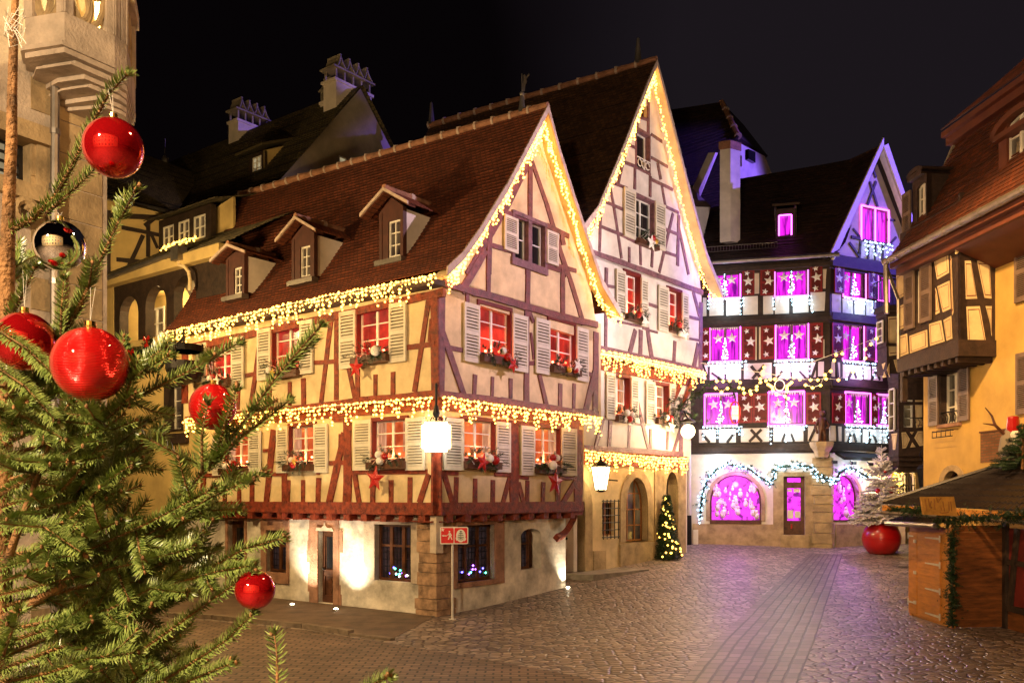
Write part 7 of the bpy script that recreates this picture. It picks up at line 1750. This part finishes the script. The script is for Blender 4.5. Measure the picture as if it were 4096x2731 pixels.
# ================================================================== CONE TREE, FROSTED TREE IN ITS POT
def conifer_cone(root, base, h, r, n, needle_m, L, w, part="foliage"):
    q = MB()
    for i in range(n):
        t = rnd.random() ** .8 * .0 + rnd.random(); a = rnd.random() * 6.283; rr = r * (1 - t) * rnd.uniform(.72, 1.02) + .03
        p = Vector(base) + Vector((rr * math.cos(a), rr * math.sin(a), h * t)); d = Vector((math.cos(a), math.sin(a), rnd.uniform(-.3, .5)))
        needle_twig(q, p - d * .08, p + d * .10, L, 6, w, .9, 3)
    return q.build(part, needle_m, root)
cb_ = gpx(2667, 2234); cb_.z = ground_z(cb_.x, cb_.y); ch_ = (2234 - 1983) / F * cb_.y
CT = thing("cone_tree", "slim dark cone-shaped Christmas tree with warm lights by the arched shop window", "tree", cb_)
q = MB(); q.lathe([(.40, .02), (.10, ch_ * .75), (.02, ch_ * .97)], cb_, 10); q.build("trunk", "needle_dark", CT)
conifer_cone(CT, cb_, ch_, .50, 900, "needle_dark", .07, .02)
q = MB()
for i in range(70):
    t = rnd.random() ** 1.2; a = rnd.uniform(0, 6.283); rr = .56 * (1 - t) + .03; q.bulb(cb_ + Vector((rr * math.cos(a), rr * math.sin(a), .1 + (ch_ - .1) * t)), .038)
o = q.build("bulb", "yellow_bulb", CT); o["kind"] = "stuff"
pb = gpx(3526, 2214); pb.z = ground_z(pb.x, pb.y); pr = 74 / F * pb.y
PT = MB(); prof = []
for i in range(15):
    a = -math.pi / 2 + .62 + (math.pi - 1.12) * i / 14; prof.append((pr * math.cos(a), pr * (math.sin(a) + math.sin(math.pi / 2 - .62))))
PT.lathe(prof, pb, 36); PT.tube([pb + Vector((pr * 1.004 * math.cos(a * .2094), pr * 1.004 * math.sin(a * .2094), pr * .86)) for a in range(31)], .008, 4); tag(PT.build("planter", "red_gloss", None, pb, True), "big round glossy red planter holding the frosted white tree", "planter")
tz = pb + Vector((0, 0, prof[-1][1] - .05)); th = (2105 - 1790) / F * pb.y
FT = thing("frosted_tree", "white frosted fir tree growing from the round red planter", "tree", tz)
q = MB(); q.tube([tz, tz + Vector((0, 0, th * .6)), tz + Vector((0, 0, th))], [.05, .03, .008], 6)
br_ends = []
for i in range(240):
    t = (rnd.random() ** 1.25) * .93; a = rnd.random() * 6.283; L_ = (1 - t) ** .85 * 1.02 * rnd.uniform(.75, 1.08) + .10
    if t > .62: L_ *= .8
    s = tz + Vector((0, 0, th * t + .05)); e = s + Vector((math.cos(a) * L_, math.sin(a) * L_, L_ * (rnd.uniform(-.12, .12) if t < .55 else .55)))
    q.tube([s, s.lerp(e, .5) + Vector((0, 0, .03)), e], [.012, .009, .006], 4); br_ends.append((s, e, t))
q.build("trunk", "frosted", FT)
q = MB()
for s, e, t in br_ends:
    if t > .72:
        needle_twig(q, s.lerp(e, .3), e, .04, 10, .012, 1, 3); continue
    L_ = (e - s).length; n = int(L_ / .075)
    needle_twig(q, s.lerp(e, .25), e, .06, int(L_ * 70), .020, 1, 4)
    for k in range(n):
        p = s.lerp(e, .3 + .68 * k / max(1, n)); d = (e - s).normalized(); sd = d.cross(Vector((0, 0, 1))) * (1 if k % 2 else -1)
        tw = p + (d * .7 + sd * .75 + Vector((0, 0, rnd.uniform(-.25, .2)))) * L_ * .24; needle_twig(q, p, tw, .06, int((tw - p).length * 80) + 3, .020, 1, 4)
q.build("foliage", "frosted", FT)
for dx, dz, rr, lb in ((-.34, 1.18, .10, "small red bauble on the left of the frosted tree"), (.22, 1.22, .15, "largest red bauble on the frosted tree, right of its trunk"), (.02, 1.95, .07, "red bauble highest on the frosted tree"), (.44, .98, .07, "lowest red bauble on the right of the frosted tree")):
    c = tz + Vector((dx, -.62 * (1 - dz / th) - .08, dz + .12)); q = MB(); q.ball(c, rr, 14, 10); tag(q.build("bauble", "red_gloss", None, c, True), lb, "bauble", "red baubles on the frosted tree")

# ================================================================== MARKET STALL
mat("roof_metal", (.018, .013, .014), .35, .2, 3, metal=.2)
K0 = gpx(3808, 2512); K1 = gpx(3640, 2458); K2 = gpx(4017, 2509); K3 = gpx(4230, 2570)
SLf = Face(K0.x, K0.y, K0.x - K1.x, K0.y - K1.y); SRf = Face(K0.x, K0.y, K2.x - K0.x, K2.y - K0.y); SBf = Face(K2.x, K2.y, K3.x - K2.x, K3.y - K2.y)
ST = thing("market_stall", "closed wooden market stall with dark ribbed roof at the right edge", "stall", (K0.x, K0.y, 0))
Ls = (K0 - K1).length; Rs = (K2 - K0).length; Bs = (K3 - K2).length; wz = 2.36
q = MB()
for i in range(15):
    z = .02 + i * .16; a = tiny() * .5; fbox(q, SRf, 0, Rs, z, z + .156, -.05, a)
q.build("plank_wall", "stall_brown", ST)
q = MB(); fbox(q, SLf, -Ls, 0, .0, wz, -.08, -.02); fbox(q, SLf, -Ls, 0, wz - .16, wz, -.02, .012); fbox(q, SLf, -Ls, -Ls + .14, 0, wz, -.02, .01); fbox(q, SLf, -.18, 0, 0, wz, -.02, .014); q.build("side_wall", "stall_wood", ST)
def stall_door(x0, x1, hinge_right):
    a, b = SLf.S(x0), SLf.S(x1); q = MB(); n = 12; zt2 = wz - .18
    for i in range(n): z = .06 + (zt2 - .06) * i / n; fbox(q, SLf, a + .01, b - .01, z, z + (zt2 - .06) / n - .003, -.02, .018 + tiny() * .4)
    o = q.build("door", "stall_wood", ST)
    for t in ((.06, .35, .65, .95) if hinge_right else (.14, .95)):
        z = .06 + (zt2 - .06) * t; q = MB(); L_ = (b - a) * .62; e = b if hinge_right else a; sg = -1 if hinge_right else 1
        fpoly(q, SLf, [(e, z - .03), (e, z + .03), (e + sg * L_, z + .015), (e + sg * L_, z - .015)], .02, .04); fbox(q, SLf, e - .03, e + .03, z - .08, z + .08, .02, .035); q.build("hinge", "hinge_steel", o)
    return o
dA = stall_door(3672, 3763, True); dB = stall_door(3637, 3670, False)
for z in (.38, 1.15, 1.95): q = MB(); x = SLf.S(3668); fbox(q, SLf, x - .06, x + .05, z - .04, z + .04, .04, .075); q.build("latch", "hinge_steel", dB)
q = MB(); fbox(q, SBf, 0, Bs, .45, wz, -.06, -.02); q.build("red_panel", "casing_red", ST)
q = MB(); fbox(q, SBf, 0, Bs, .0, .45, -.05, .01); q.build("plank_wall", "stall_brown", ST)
q = MB(); fbox(q, SBf, 0, .18, .0, wz + .2, -.03, .06); fbox(q, SBf, 0, Bs, .42, .56, -.02, .05); beam(q, SBf, (.30, .5), (.62, wz), .16, -.01, .045); fbox(q, SBf, .18, Bs, 1.5, 1.62, -.02, .035); q.build("stall_frame", "dark_timber", ST)
# roofs, gutters
E1, E2 = Vector((9.72, 23.3, 2.91)), px(4330, 2058, 18.6); R1, R2_ = px(4032, 1858, 22.3), px(4330, 1840, 20.6)
def ribbed(mb, A, B, n, m_, dots=True):
    """sheet-metal tiles: ribs running up the slope with a step at each course"""
    a0, a1 = A; b0, b1 = B; rows = m_
    for j in range(rows):
        t0, t1 = j / rows, (j + 1) / rows
        for i in range(n):
            f, g = i / n, (i + 1) / n; fm = (f + g) / 2
            P0, P1, Pm0 = a0.lerp(b0, f).lerp(a1.lerp(b1, f), t0), a0.lerp(b0, g).lerp(a1.lerp(b1, g), t0), a0.lerp(b0, fm).lerp(a1.lerp(b1, fm), t0)
            Q0, Q1, Qm = a0.lerp(b0, f).lerp(a1.lerp(b1, f), t1), a0.lerp(b0, g).lerp(a1.lerp(b1, g), t1), a0.lerp(b0, fm).lerp(a1.lerp(b1, fm), t1)
            up = Vector((0, 0, .035)); lo_ = Vector((0, 0, .02))
            mb.add([P0, Pm0 + up, P1, Q0 + lo_, Qm + up + lo_ * 1.5, Q1 + lo_, Q0, Q1], [(0, 1, 4, 3), (1, 2, 5, 4), (3, 4, 6), (4, 5, 7), (6, 4, 7)])
q = MB(); ribbed(q, (R2_, E2), (R1, E1), 34, 8); q.build("roof", "roof_metal", ST)
q = MB(); q.tube([E1 + Vector((0, 0, .04)), R1 + Vector((0, 0, .06)), R2_ + Vector((0, 0, .06))], .06, 6); q.build("ridge_cap", "roof_metal", ST)
q = MB()
d = (E2 - E1); p = [E1 + Vector((.02, .02, -.20)), E2 + Vector((.02, .02, -.20)), E2 + Vector((.02, .06, -.20)), E1 + Vector((.02, .06, -.20))]; q.hexa(p + [x + Vector((0, 0, .17)) for x in p]); q.build("fascia", "stall_wood", ST)
q = MB(); q.tube([E1 + Vector((-.06, -.10, -.23)), E2 + Vector((-.06, -.10, -.23))], .05, 8)
g0, g1 = px(3545, 2092, 23.6), px(3742, 2102, 20.9); q.tube([g0, g1], .06, 8); q.build("gutter", "zinc", ST)
q = MB(); ribbed(q, (px(3800, 2052, 21.3), g1 + Vector((0.05, 0, .04))), (px(3700, 2040, 23.8), g0 + Vector((.05, 0, .04))), 14, 2); q.build("porch_roof", "roof_metal", ST)
# carved board
sb = px(3760, 2020, 19.6); SBF = Face(sb.x, sb.y, .98, .18); SBo = thing("carved_board", "carved wooden board with worn lettering fixed on the stall eaves", "sign", sb + Vector((0, 0, -.2)))
bp_ = [SBF.sz(*p) for p in ((3681, 1986), (3812, 1985), (3827, 2063), (3692, 2057))]; q = MB(); fpoly(q, SBF, bp_, -.03, .03); o = q.build("board", "pale_board", SBo)
def BP(x, y): return SBF.sz(3640 + x / 9.8, 1940 + y / 9.8)
q = MB()
for pts in ([(555, 520), (625, 1000)], [(690, 520), (740, 860)], [(740, 860), (800, 620)], [(905, 520), (945, 950)], [(990, 480), (1060, 680)], [(1060, 680), (1130, 560), (1190, 500)], [(1130, 1050), (1200, 1100), (1480, 1050)], [(1180, 860), (1215, 1010)], [(1250, 640), (1320, 1010)], [(1480, 640), (1500, 1010)], [(1560, 640), (1600, 1010)], [(760, 830), (840, 870), (780, 900)]):
    q.tube([SBF.pt(*BP(*p), .032) for p in pts], .010, 4)
q.build("lettering", "oak_door", o)
# garlands on the stall
def garland(name, label, pts, rad, dens, group=None, m_="needle_dark"):
    q = MB()
    for a, b in zip(pts, pts[1:]):
        for i in range(int((b - a).length * dens)):
            p = a.lerp(b, rnd.random()); dd = Vector((rnd.gauss(0, rad), rnd.gauss(0, rad), rnd.gauss(0, rad))); needle_twig(q, p, p + dd, rad * .55, 6, .012)
    return tag(q.build(name, m_, None, pts[0]), label, "garland", group)
SGp = "evergreen garlands on the market stall"
garland("stall_garland", "evergreen garland running down the corner of the market stall beside its door", [Vector((K0.x - .03, K0.y - .06, z)) for z in (.05, 1.2, 2.3)], .10, 130, SGp)
garland("stall_garland", "evergreen garland hanging under the stall eaves over the brown plank wall", [px(3740, 2085, 20.6), px(3830, 2090, 20.4), px(3920, 2068, 20.2), px(4110, 2060, 19.6)], .12, 120, SGp)
garland("stall_garland", "evergreen garland under the far stall eaves beside the frosted tree", [px(3552, 2035, 23.2), px(3620, 2040, 22.6), px(3690, 2045, 21.8)], .11, 110, SGp)
# fir, stag head with a stuffed gnome on the stall roof
fb_ = px(4090, 1872, 21.6); RF = thing("roof_fir", "small dark fir standing on the stall roof at the right edge", "tree", fb_)
q = MB(); q.tube([fb_ + Vector((0, 0, -.1)), fb_ + Vector((0, 0, 1.1))], [.04, .01], 5); q.build("trunk", "bark", RF)
q = MB()
for i in range(170):
    t = rnd.random() ** 1.3; a = rnd.random() * 6.28; L_ = (1 - t) * .72 + .08; s = fb_ + Vector((0, 0, .02 + t * 1.0)); e = s + Vector((math.cos(a) * L_, math.sin(a) * L_, rnd.uniform(-.08, .06))); needle_twig(q, s.lerp(e, .25), e, .06, int(26 * L_) + 5, .014, 1, 4)
q.build("foliage", "needle_dark", RF)
gb = px(4048, 1800, 21.9); GN = thing("gnome_figure", "stuffed gnome with red cap and white beard between antlers", "ornament", gb)
q = MB(); q.lathe([(.20, -.25), (.30, 0), (.26, .3), (.12, .55), (.05, .6)], gb, 12); q.build("body", "grey_plaster", GN)
q = MB(); q.lathe([(.14, .42), (.15, .55), (.13, .78), (.12, .82), (.05, .84)], gb + Vector((0, -.05, 0)), 12); q.build("cap", "red_gloss", GN)
q = MB(); q.lathe([(.02, -.08), (.12, .15), (.15, .38), (.10, .46)], gb + Vector((0, -.20, 0)), 10); q.build("beard", "straw_white", GN); q = MB(); q.ball(gb + Vector((0, -.33, .40)), .045, 8, 6); q.build("nose", "pink_sandstone", GN)
q = MB()
for sg in (-1, 1):
    q.tube([gb + Vector((sg * .2, 0, .4)), gb + Vector((sg * .42, 0, .62)), gb + Vector((sg * .50, 0, .85)), gb + Vector((sg * .66, 0, 1.05))], [.04, .035, .025, .01], 6); q.tube([gb + Vector((sg * .42, 0, .62)), gb + Vector((sg * .72, 0, .66))], [.03, .008], 5)
q.build("antler", "walnut_door", GN)
# garland of yellow lights round the gate
gp_ = [OG.pt(*OG.sz(*ZQ(*p)), .12) for p in ((455, 1335), (470, 1240), (460, 1150), (455, 1060), (490, 1000), (535, 950), (600, 905))]
t = thing("gate_lights", "glowing yellow light garland on the left of the scrolled gate", "string lights", gp_[0]); q = MB(); b_2 = MB(); q.tube(gp_, .04, 5)
for a, b in zip(gp_, gp_[1:]):
    for i in range(9): p = a.lerp(b, rnd.random()) + Vector((rnd.gauss(0, .07), rnd.gauss(0, .05), rnd.gauss(0, .06))); b_2.bulb(p, .055); needle_twig(q, p, p + Vector((rnd.gauss(0, .1), rnd.gauss(0, .1), rnd.gauss(0, .1))), .08, 5, .016)
q.build("branch", "needle_dark", t); o = b_2.build("bulb", "yellow_bulb", t); o["kind"] = "stuff"
# swag with red bows on the loggia parapet
ZW = zoom(3.136, 400, 1350)
sw = [FF.pt(*FF.sz(*ZW(*p)), .25) for p in ((290, 80), (400, 60), (430, 130), (490, 210), (570, 215), (650, 160), (700, 80), (720, 10))]
SWG = thing("swag_garland", "evergreen swag with red bows on the loggia parapet of the arcaded house", "garland", sw[0]); q = MB()
for a, b in zip(sw, sw[1:]):
    for i in range(int((b - a).length * 70)): p = a.lerp(b, rnd.random()); needle_twig(q, p, p + Vector((rnd.gauss(0, .12), rnd.gauss(0, .1), rnd.gauss(0, .12))), .08, 6, .014)
q.build("greenery", "needle_dark", SWG)
for p in ((400, 50), (510, 200), (705, 40)):
    q = MB(); c = FF.sz(*ZW(*p))
    for sg in (-1, 1): fpoly(q, FF, [c, (c[0] + sg * .16, c[1] + .12), (c[0] + sg * .18, c[1] - .04)], .36, .40); fpoly(q, FF, [c, (c[0] + sg * .04, c[1] - .28), (c[0] + sg * .12, c[1] - .25)], .36, .39)
    q.build("bow", "star_red", SWG)
# ================================================================== THE BIG FIR IN THE FOREGROUND
def mirror_mat(name, col, rough, metal=1.0, rings=0.0):
    m, n, l, b = new_mat(name); b.inputs["Base Color"].default_value = (*col, 1); b.inputs["Roughness"].default_value = rough; b.inputs["Metallic"].default_value = metal
    b.inputs["Coat Weight"].default_value = .5; b.inputs["Coat Roughness"].default_value = .03
    if rings:
        t = n.new("ShaderNodeTexCoord"); w = n.new("ShaderNodeTexWave"); w.wave_type = "BANDS"; w.bands_direction = "Z"; w.inputs["Scale"].default_value = rings
        nz = n.new("ShaderNodeTexNoise"); nz.inputs["Scale"].default_value = 300; l.new(t.outputs["Object"], nz.inputs[0])
        l.new(t.outputs["Object"], w.inputs["Vector"]); mx = n.new("ShaderNodeMath"); mx.operation = "MULTIPLY_ADD"; mx.inputs[1].default_value = .25; l.new(nz.outputs["Fac"], mx.inputs[0]); l.new(w.outputs["Fac"], mx.inputs[2])
        bp = n.new("ShaderNodeBump"); bp.inputs["Strength"].default_value = .7; bp.inputs["Distance"].default_value = .003; l.new(mx.outputs[0], bp.inputs["Height"]); l.new(bp.outputs[0], b.inputs["Normal"])
    MATS[name] = m
mirror_mat("bauble_red", (.62, .008, .012), .07, .75); mirror_mat("bauble_ringed", (.80, .012, .012), .16, .6, 85); mirror_mat("bauble_silver", (.80, .78, .74), .03); mirror_mat("gold_cap", (.85, .55, .16), .2)
DT = 2.5
def zz(x, y, d): return px(x * 1.7415, y * 1.7415, d)
tb = px(30, 2200, DT + .08)
FIR = thing("fir_tree", "big fir close by at the left edge, hung with large baubles", "Christmas tree", (tb.x, tb.y, ground_z(tb.x, tb.y)))
trunk = [zz(36, -30, DT), zz(32, 60, DT), zz(28, 200, DT), zz(26, 330, DT), zz(20, 460, DT), zz(16, 600, DT + .02), zz(12, 760, DT + .04), zz(6, 950, DT + .07), zz(0, 1300, DT + .08), zz(-4, 1700, DT + .08)]
trunk.append(Vector((trunk[-1].x, trunk[-1].y, 0)))
q = MB(); q.tube(trunk, [.009, .011, .013, .015, .017, .021, .024, .027, .032, .038, .06], 9); q.build("trunk", "bark", FIR, None, True)
NL, NW = .036, .0038
def fir_branch(pts, r0=.006, side=0, start=.15, slen=.2, bare=.0, dens=200, flat=.6, seed=None):
    """one limb: a woody stem, side twigs and all their needles"""
    w = MB(); nd = MB(); L = 0; pts = [Vector(p) for p in pts]
    sg = [0.0]
    for a, b in zip(pts, pts[1:]): sg.append(sg[-1] + (b - a).length)
    T = sg[-1]; n = len(pts)
    w.tube(pts, [r0 * (1 - .72 * s / T) for s in sg], 7)
    def at(t):
        for i in range(n - 1):
            if t <= sg[i + 1] + 1e-9: return pts[i].lerp(pts[i + 1], (t - sg[i]) / (sg[i + 1] - sg[i] + 1e-9)), (pts[i + 1] - pts[i]).normalized()
        return pts[-1], (pts[-1] - pts[-2]).normalized()
    for i in range(n - 1):
        a, b = pts[i], pts[i + 1]; 
        if sg[i + 1] <= bare * T: continue
        needle_twig(nd, a, b, NL, max(3, int((b - a).length * dens)), NW, 1.0, 4, up=Vector((0, -.5, .85)))
    tip, d = at(T)
    for k in range(16): v = Vector((rnd.gauss(0, 1), rnd.gauss(0, 1), rnd.gauss(0, 1))); needle_twig(nd, tip - d * .004, tip + d * .002, NL * .8, 1, NW, .7, 3)
    for k in range(3): w.ball(tip + d * .006 + Vector((rnd.gauss(0, .004), rnd.gauss(0, .004), rnd.gauss(0, .004))), .0055, 6, 4, 1.3)
    for k in range(side):
        t = T * (start + (1 - start - .06) * (k + rnd.uniform(.2, .8)) / side); p, d = at(t)
        s = d.cross(Vector((0, -.55, 1))).normalized() * (1 if k % 2 else -1); s = (s * flat + Vector((rnd.gauss(0, .35), rnd.gauss(0, .35), rnd.gauss(0, .25)))).normalized()
        l = slen * (1.12 - .62 * t / T) * rnd.uniform(.7, 1.15); e = p + (d * .75 + s * .75).normalized() * l; m = p.lerp(e, .5) + Vector((0, 0, -.008))
        w.tube([p, m, e], [r0 * .42, r0 * .34, r0 * .2], 5); needle_twig(nd, p, m, NL, int(l * dens * .5), NW, 1.0, 4, up=Vector((0, -.5, .85))); needle_twig(nd, m, e, NL, int(l * dens * .55), NW, 1.0, 4, up=Vector((0, -.5, .85)))
        w.ball(e + (e - m).normalized() * .004, .005, 6, 4, 1.3)
        if l > .13:
            for s2 in (-1, 1):
                if rnd.random() < .55:
                    pp = p.lerp(e, rnd.uniform(.3, .55)); dd = (e - p).normalized(); e2 = pp + (dd * .8 + dd.cross(Vector((0, -.6, 1))).normalized() * s2 * .8 + Vector((0, rnd.gauss(0, .3), 0))).normalized() * l * .5
                    w.tube([pp, e2], [r0 * .25, r0 * .15], 4); needle_twig(nd, pp, e2, NL * .95, int(l * .5 * dens), NW, 1.0, 4, up=Vector((0, -.5, .85)))
    o = w.build("branch", "bark", FIR, None, True); nd.build("needles", "needle", o)
def zb(lst, d0, d1, **k):
    n = len(lst); fir_branch([zz(x, y, d0 + (d1 - d0) * i / (n - 1)) for i, (x, y) in enumerate(lst)], **k)
zb([(25, 530), (75, 505), (125, 455), (170, 375), (215, 280), (250, 215), (292, 172)], 2.5, 2.36, r0=.009, bare=.05)
zb([(105, 492), (160, 445), (216, 390)], 2.44, 2.42)
zb([(120, 830), (150, 760), (190, 690), (235, 590), (275, 505), (312, 437)], 2.5, 2.36, r0=.009, bare=.1, side=3, start=.1, slen=.14)
zb([(140, 790), (142, 710), (147, 640)], 2.46, 2.40)
zb([(22, 735), (50, 680), (82, 612)], 2.5, 2.42)
zb([(10, 1310), (50, 1190), (85, 1100), (120, 1000), (160, 925)], 2.5, 2.36, r0=.013, bare=.9)
zb([(158, 930), (230, 905), (310, 860), (391, 817)], 2.37, 2.32, r0=.006)
zb([(150, 960), (215, 952), (330, 905), (440, 850), (546, 789)], 2.38, 2.30, r0=.007, side=2, slen=.12)
zb([(5, 1420), (150, 1340), (300, 1255), (390, 1180), (470, 1080), (560, 970), (640, 860), (736, 750)], 2.55, 2.28, r0=.012, bare=.22, side=7, start=.2, slen=.2)
zb([(466, 1085), (464, 1000), (477, 925)], 2.34, 2.26); zb([(497, 1050), (515, 980), (541, 898)], 2.33, 2.24)
zb([(480, 1070), (560, 1000), (662, 922)], 2.34, 2.30); zb([(300, 1250), (485, 1142), (602, 1088)], 2.42, 2.3, r0=.007, side=4, slen=.14)
zb([(380, 1220), (480, 1172), (548, 1168)], 2.4, 2.34); zb([(400, 1340), (483, 1305), (560, 1260), (648, 1236)], 2.42, 2.34); zb([(330, 1360), (415, 1335), (500, 1312), (577, 1298)], 2.4, 2.3, side=3, slen=.12)
zb([(330, 1490), (400, 1440), (490, 1375), (579, 1314)], 2.4, 2.28, r0=.007); zb([(380, 1560), (455, 1512), (520, 1470), (580, 1410)], 2.38, 2.3); zb([(380, 1590), (440, 1560), (530, 1523)], 2.36, 2.3)
zb([(-20, 1570), (110, 1545), (210, 1510), (312, 1498)], 2.35, 2.2, r0=.008, side=3, slen=.14); zb([(-10, 1560), (15, 1480), (46, 1402)], 2.3, 2.15, side=2, slen=.1)
zb([(120, 1220), (170, 1185), (240, 1110), (300, 1068)], 2.4, 2.26, side=2, slen=.13); zb([(140, 1130), (200, 1060), (236, 1010)], 2.4, 2.3)
zb([(-20, 750), (60, 800), (126, 862)], 2.36, 2.24); zb([(-20, 835), (60, 890), (128, 966)], 2.42, 2.25); zb([(-20, 930), (60, 960), (150, 1010)], 2.42, 2.28, side=2, slen=.1); zb([(-20, 1040), (60, 1060), (160, 1060)], 2.4, 2.2, side=2, slen=.12)
zb([(455, 1068), (400, 1040), (332, 1003)], 2.36, 2.28); zb([(130, 965), (215, 975), (290, 930)], 2.37, 2.26)
zb([(0, 1200), (100, 1210), (190, 1270)], 2.4, 2.15, side=2, slen=.12); zb([(250, 1400), (350, 1350), (430, 1360)], 2.4, 2.2, side=2, slen=.12)
fir_branch([zz(634, 1640, 2.2), zz(637, 1560, 2.2), zz(636, 1500, 2.2), zz(630, 1456, 2.2)], r0=.006, dens=28)
zb([(820, 1600), (850, 1572), (890, 1556)], 2.2, 2.15)
# fuller growth round the trunk and low down
N = 28
for i in range(N):
    y0 = 960 + 800 * (i + .5) / N; x1 = (330 + 190 * math.sin((y0 - 900) / 420)) * rnd.uniform(.55, 1.02); y1 = y0 - rnd.uniform(30, 230)
    d1 = rnd.choice((2.75, 2.6, 2.5, 2.4, 2.25, 2.95)) + rnd.uniform(-.06, .06)
    ps = [zz(0, y0 + 20, 2.56), zz(x1 * .35, y0 - (y0 - y1) * .2, 2.56 + (d1 - 2.56) * .4), zz(x1 * .7, y0 - (y0 - y1) * .6, 2.56 + (d1 - 2.56) * .75), zz(x1, y1, d1)]
    fir_branch(ps, r0=.009, side=9, start=.18, slen=.21, bare=.1, dens=170)
for i in range(16):
    y0 = 600 + 28 * i; x1 = rnd.choice((-70, 95, 60, -40, 120)) ; zb([(14, y0), (x1 * .5, y0 - 25), (x1, y0 - rnd.uniform(20, 75))], 2.52, rnd.choice((2.25, 2.3, 2.75)) if y0 > 880 else 2.75, r0=.006, side=2, slen=.10)
for u, v, w_, h_, lb in ((1890, 2418, .75, .28, "dark iron drain grate in the cobbles at the foot of the plinth wall"), (3640, 2262, 1.1, .6, "flat metal cover plate in the cobbles beside the stall")):
    g = gpx(u, v); g.z = ground_z(g.x, g.y) + .006; q = MB(); q.box(g.x - w_ / 2, g.x + w_ / 2, g.y - h_ / 2, g.y + h_ / 2, g.z - .02, g.z)
    for k in range(9): x = g.x - w_ / 2 + w_ * (k + .5) / 9; q.box(x - .012, x + .012, g.y - h_ / 2 + .03, g.y + h_ / 2 - .03, g.z - .005, g.z + .006)
    tag(q.build("drain_grate" if w_ < 1 else "cover_plate", "iron" if w_ < 1 else "zinc", None, g), lb, "grate" if w_ < 1 else "cover")
# tangle of bare fairy-light wire near the top of the stem
q = MB()
for k in range(5): q.tube([zz(34 + 22 * math.sin(t * 1.3 + k) + rnd.uniform(-6, 6), 40 + 12 * k + 26 * math.cos(t * 1.7 + k * 2), DT - .03 + .03 * math.sin(t * 2 + k)) for t in range(10)], .0009, 4)
tag(q.build("wire_tangle", "straw_white", None, zz(34, 60, DT)), "tangle of thin pale wire looped round the bare top of the big fir", "wire")

def bauble(u, v, r_px, d, m_, label, hang=None, group="baubles on the big fir"):
    c = px(u, v, d); r = r_px / F * d; t = thing("bauble", label, "bauble", c, group)
    q = MB(); q.ball(c, r, 40, 28); q.build("globe", m_, t, None, True)
    q = MB(); q.lathe([(r * .16, r * .96), (r * .17, r * 1.02), (r * .15, r * 1.04), (r * .15, r * 1.16), (r * .05, r * 1.18)], c, 14); q.build("cap", "gold_cap", t)
    if hang:
        h = px(*hang, d); q = MB(); top = c + Vector((0, 0, r * 1.17)); q.tube([top, h + Vector((-.006, 0, 0))], .0007, 4); q.tube([top, h + Vector((.006, 0, 0))], .0007, 4); q.build("string", "straw_white", t)
bauble(453, 592, 116, 2.37, "bauble_red", "highest glossy red bauble on the big fir, against the night sky", (440, 350))
bauble(239, 982, 99, 2.42, "bauble_silver", "mirror-silver bauble on the big fir", (240, 850))
bauble(98, 1366, 117, 2.42, "bauble_red", "dark glossy red bauble cut by the left edge of the photo", (100, 1080))
bauble(361, 1457, 147, 2.22, "bauble_ringed", "largest red bauble on the big fir, with fine horizontal rings", (372, 1150))
bauble(851, 1627, 92, 2.36, "bauble_ringed", "ringed red bauble half hidden behind upright fir twigs", (838, 1420))
bauble(1020, 2358, 79, 2.30, "bauble_red", "lowest glossy red bauble, hanging before the white plinth wall", (1015, 2262))
# the lit fronts across the square, behind the viewer: they are what the baubles mirror
PH = thing("square_house", "pale lit house front across the square, behind the viewpoint", "house", (-3, -11, 0))
pf = Face(-3, -11, -1, .08); pf.n = (pf.d[1], -pf.d[0]) if (pf.d[1] * 0 + -pf.d[0] * 1) > 0 else (-pf.d[1], pf.d[0])
hs = [(x, x + 1.3, z, z + 2) for x in (-11, -8, -5, -2, 1, 4, 7, 10) for z in (1.2, 4.6, 8.0)]
q = MB(); wall(q, pf, [(-14, -.2), (14, -.2), (14, 12), (-14, 12)], [rectloop(r) for r in hs], .2); q.build("wall", "cream_plaster", PH)
for r in hs: window(pf, r, PH, 2, 3, "white_paint", rnd.choice(("cream_pane", "dim_pane", "amber_pane")), .15)
q = MB(); p = [pf.pt(-14.5, 11.9, .6), pf.pt(14.5, 11.9, .6), pf.pt(14.5, 17, -4.5), pf.pt(-14.5, 17, -4.5)]; q.hexa(p + [x + Vector((0, 0, .15)) for x in p]); q.build("roof", "tile_brown", PH)
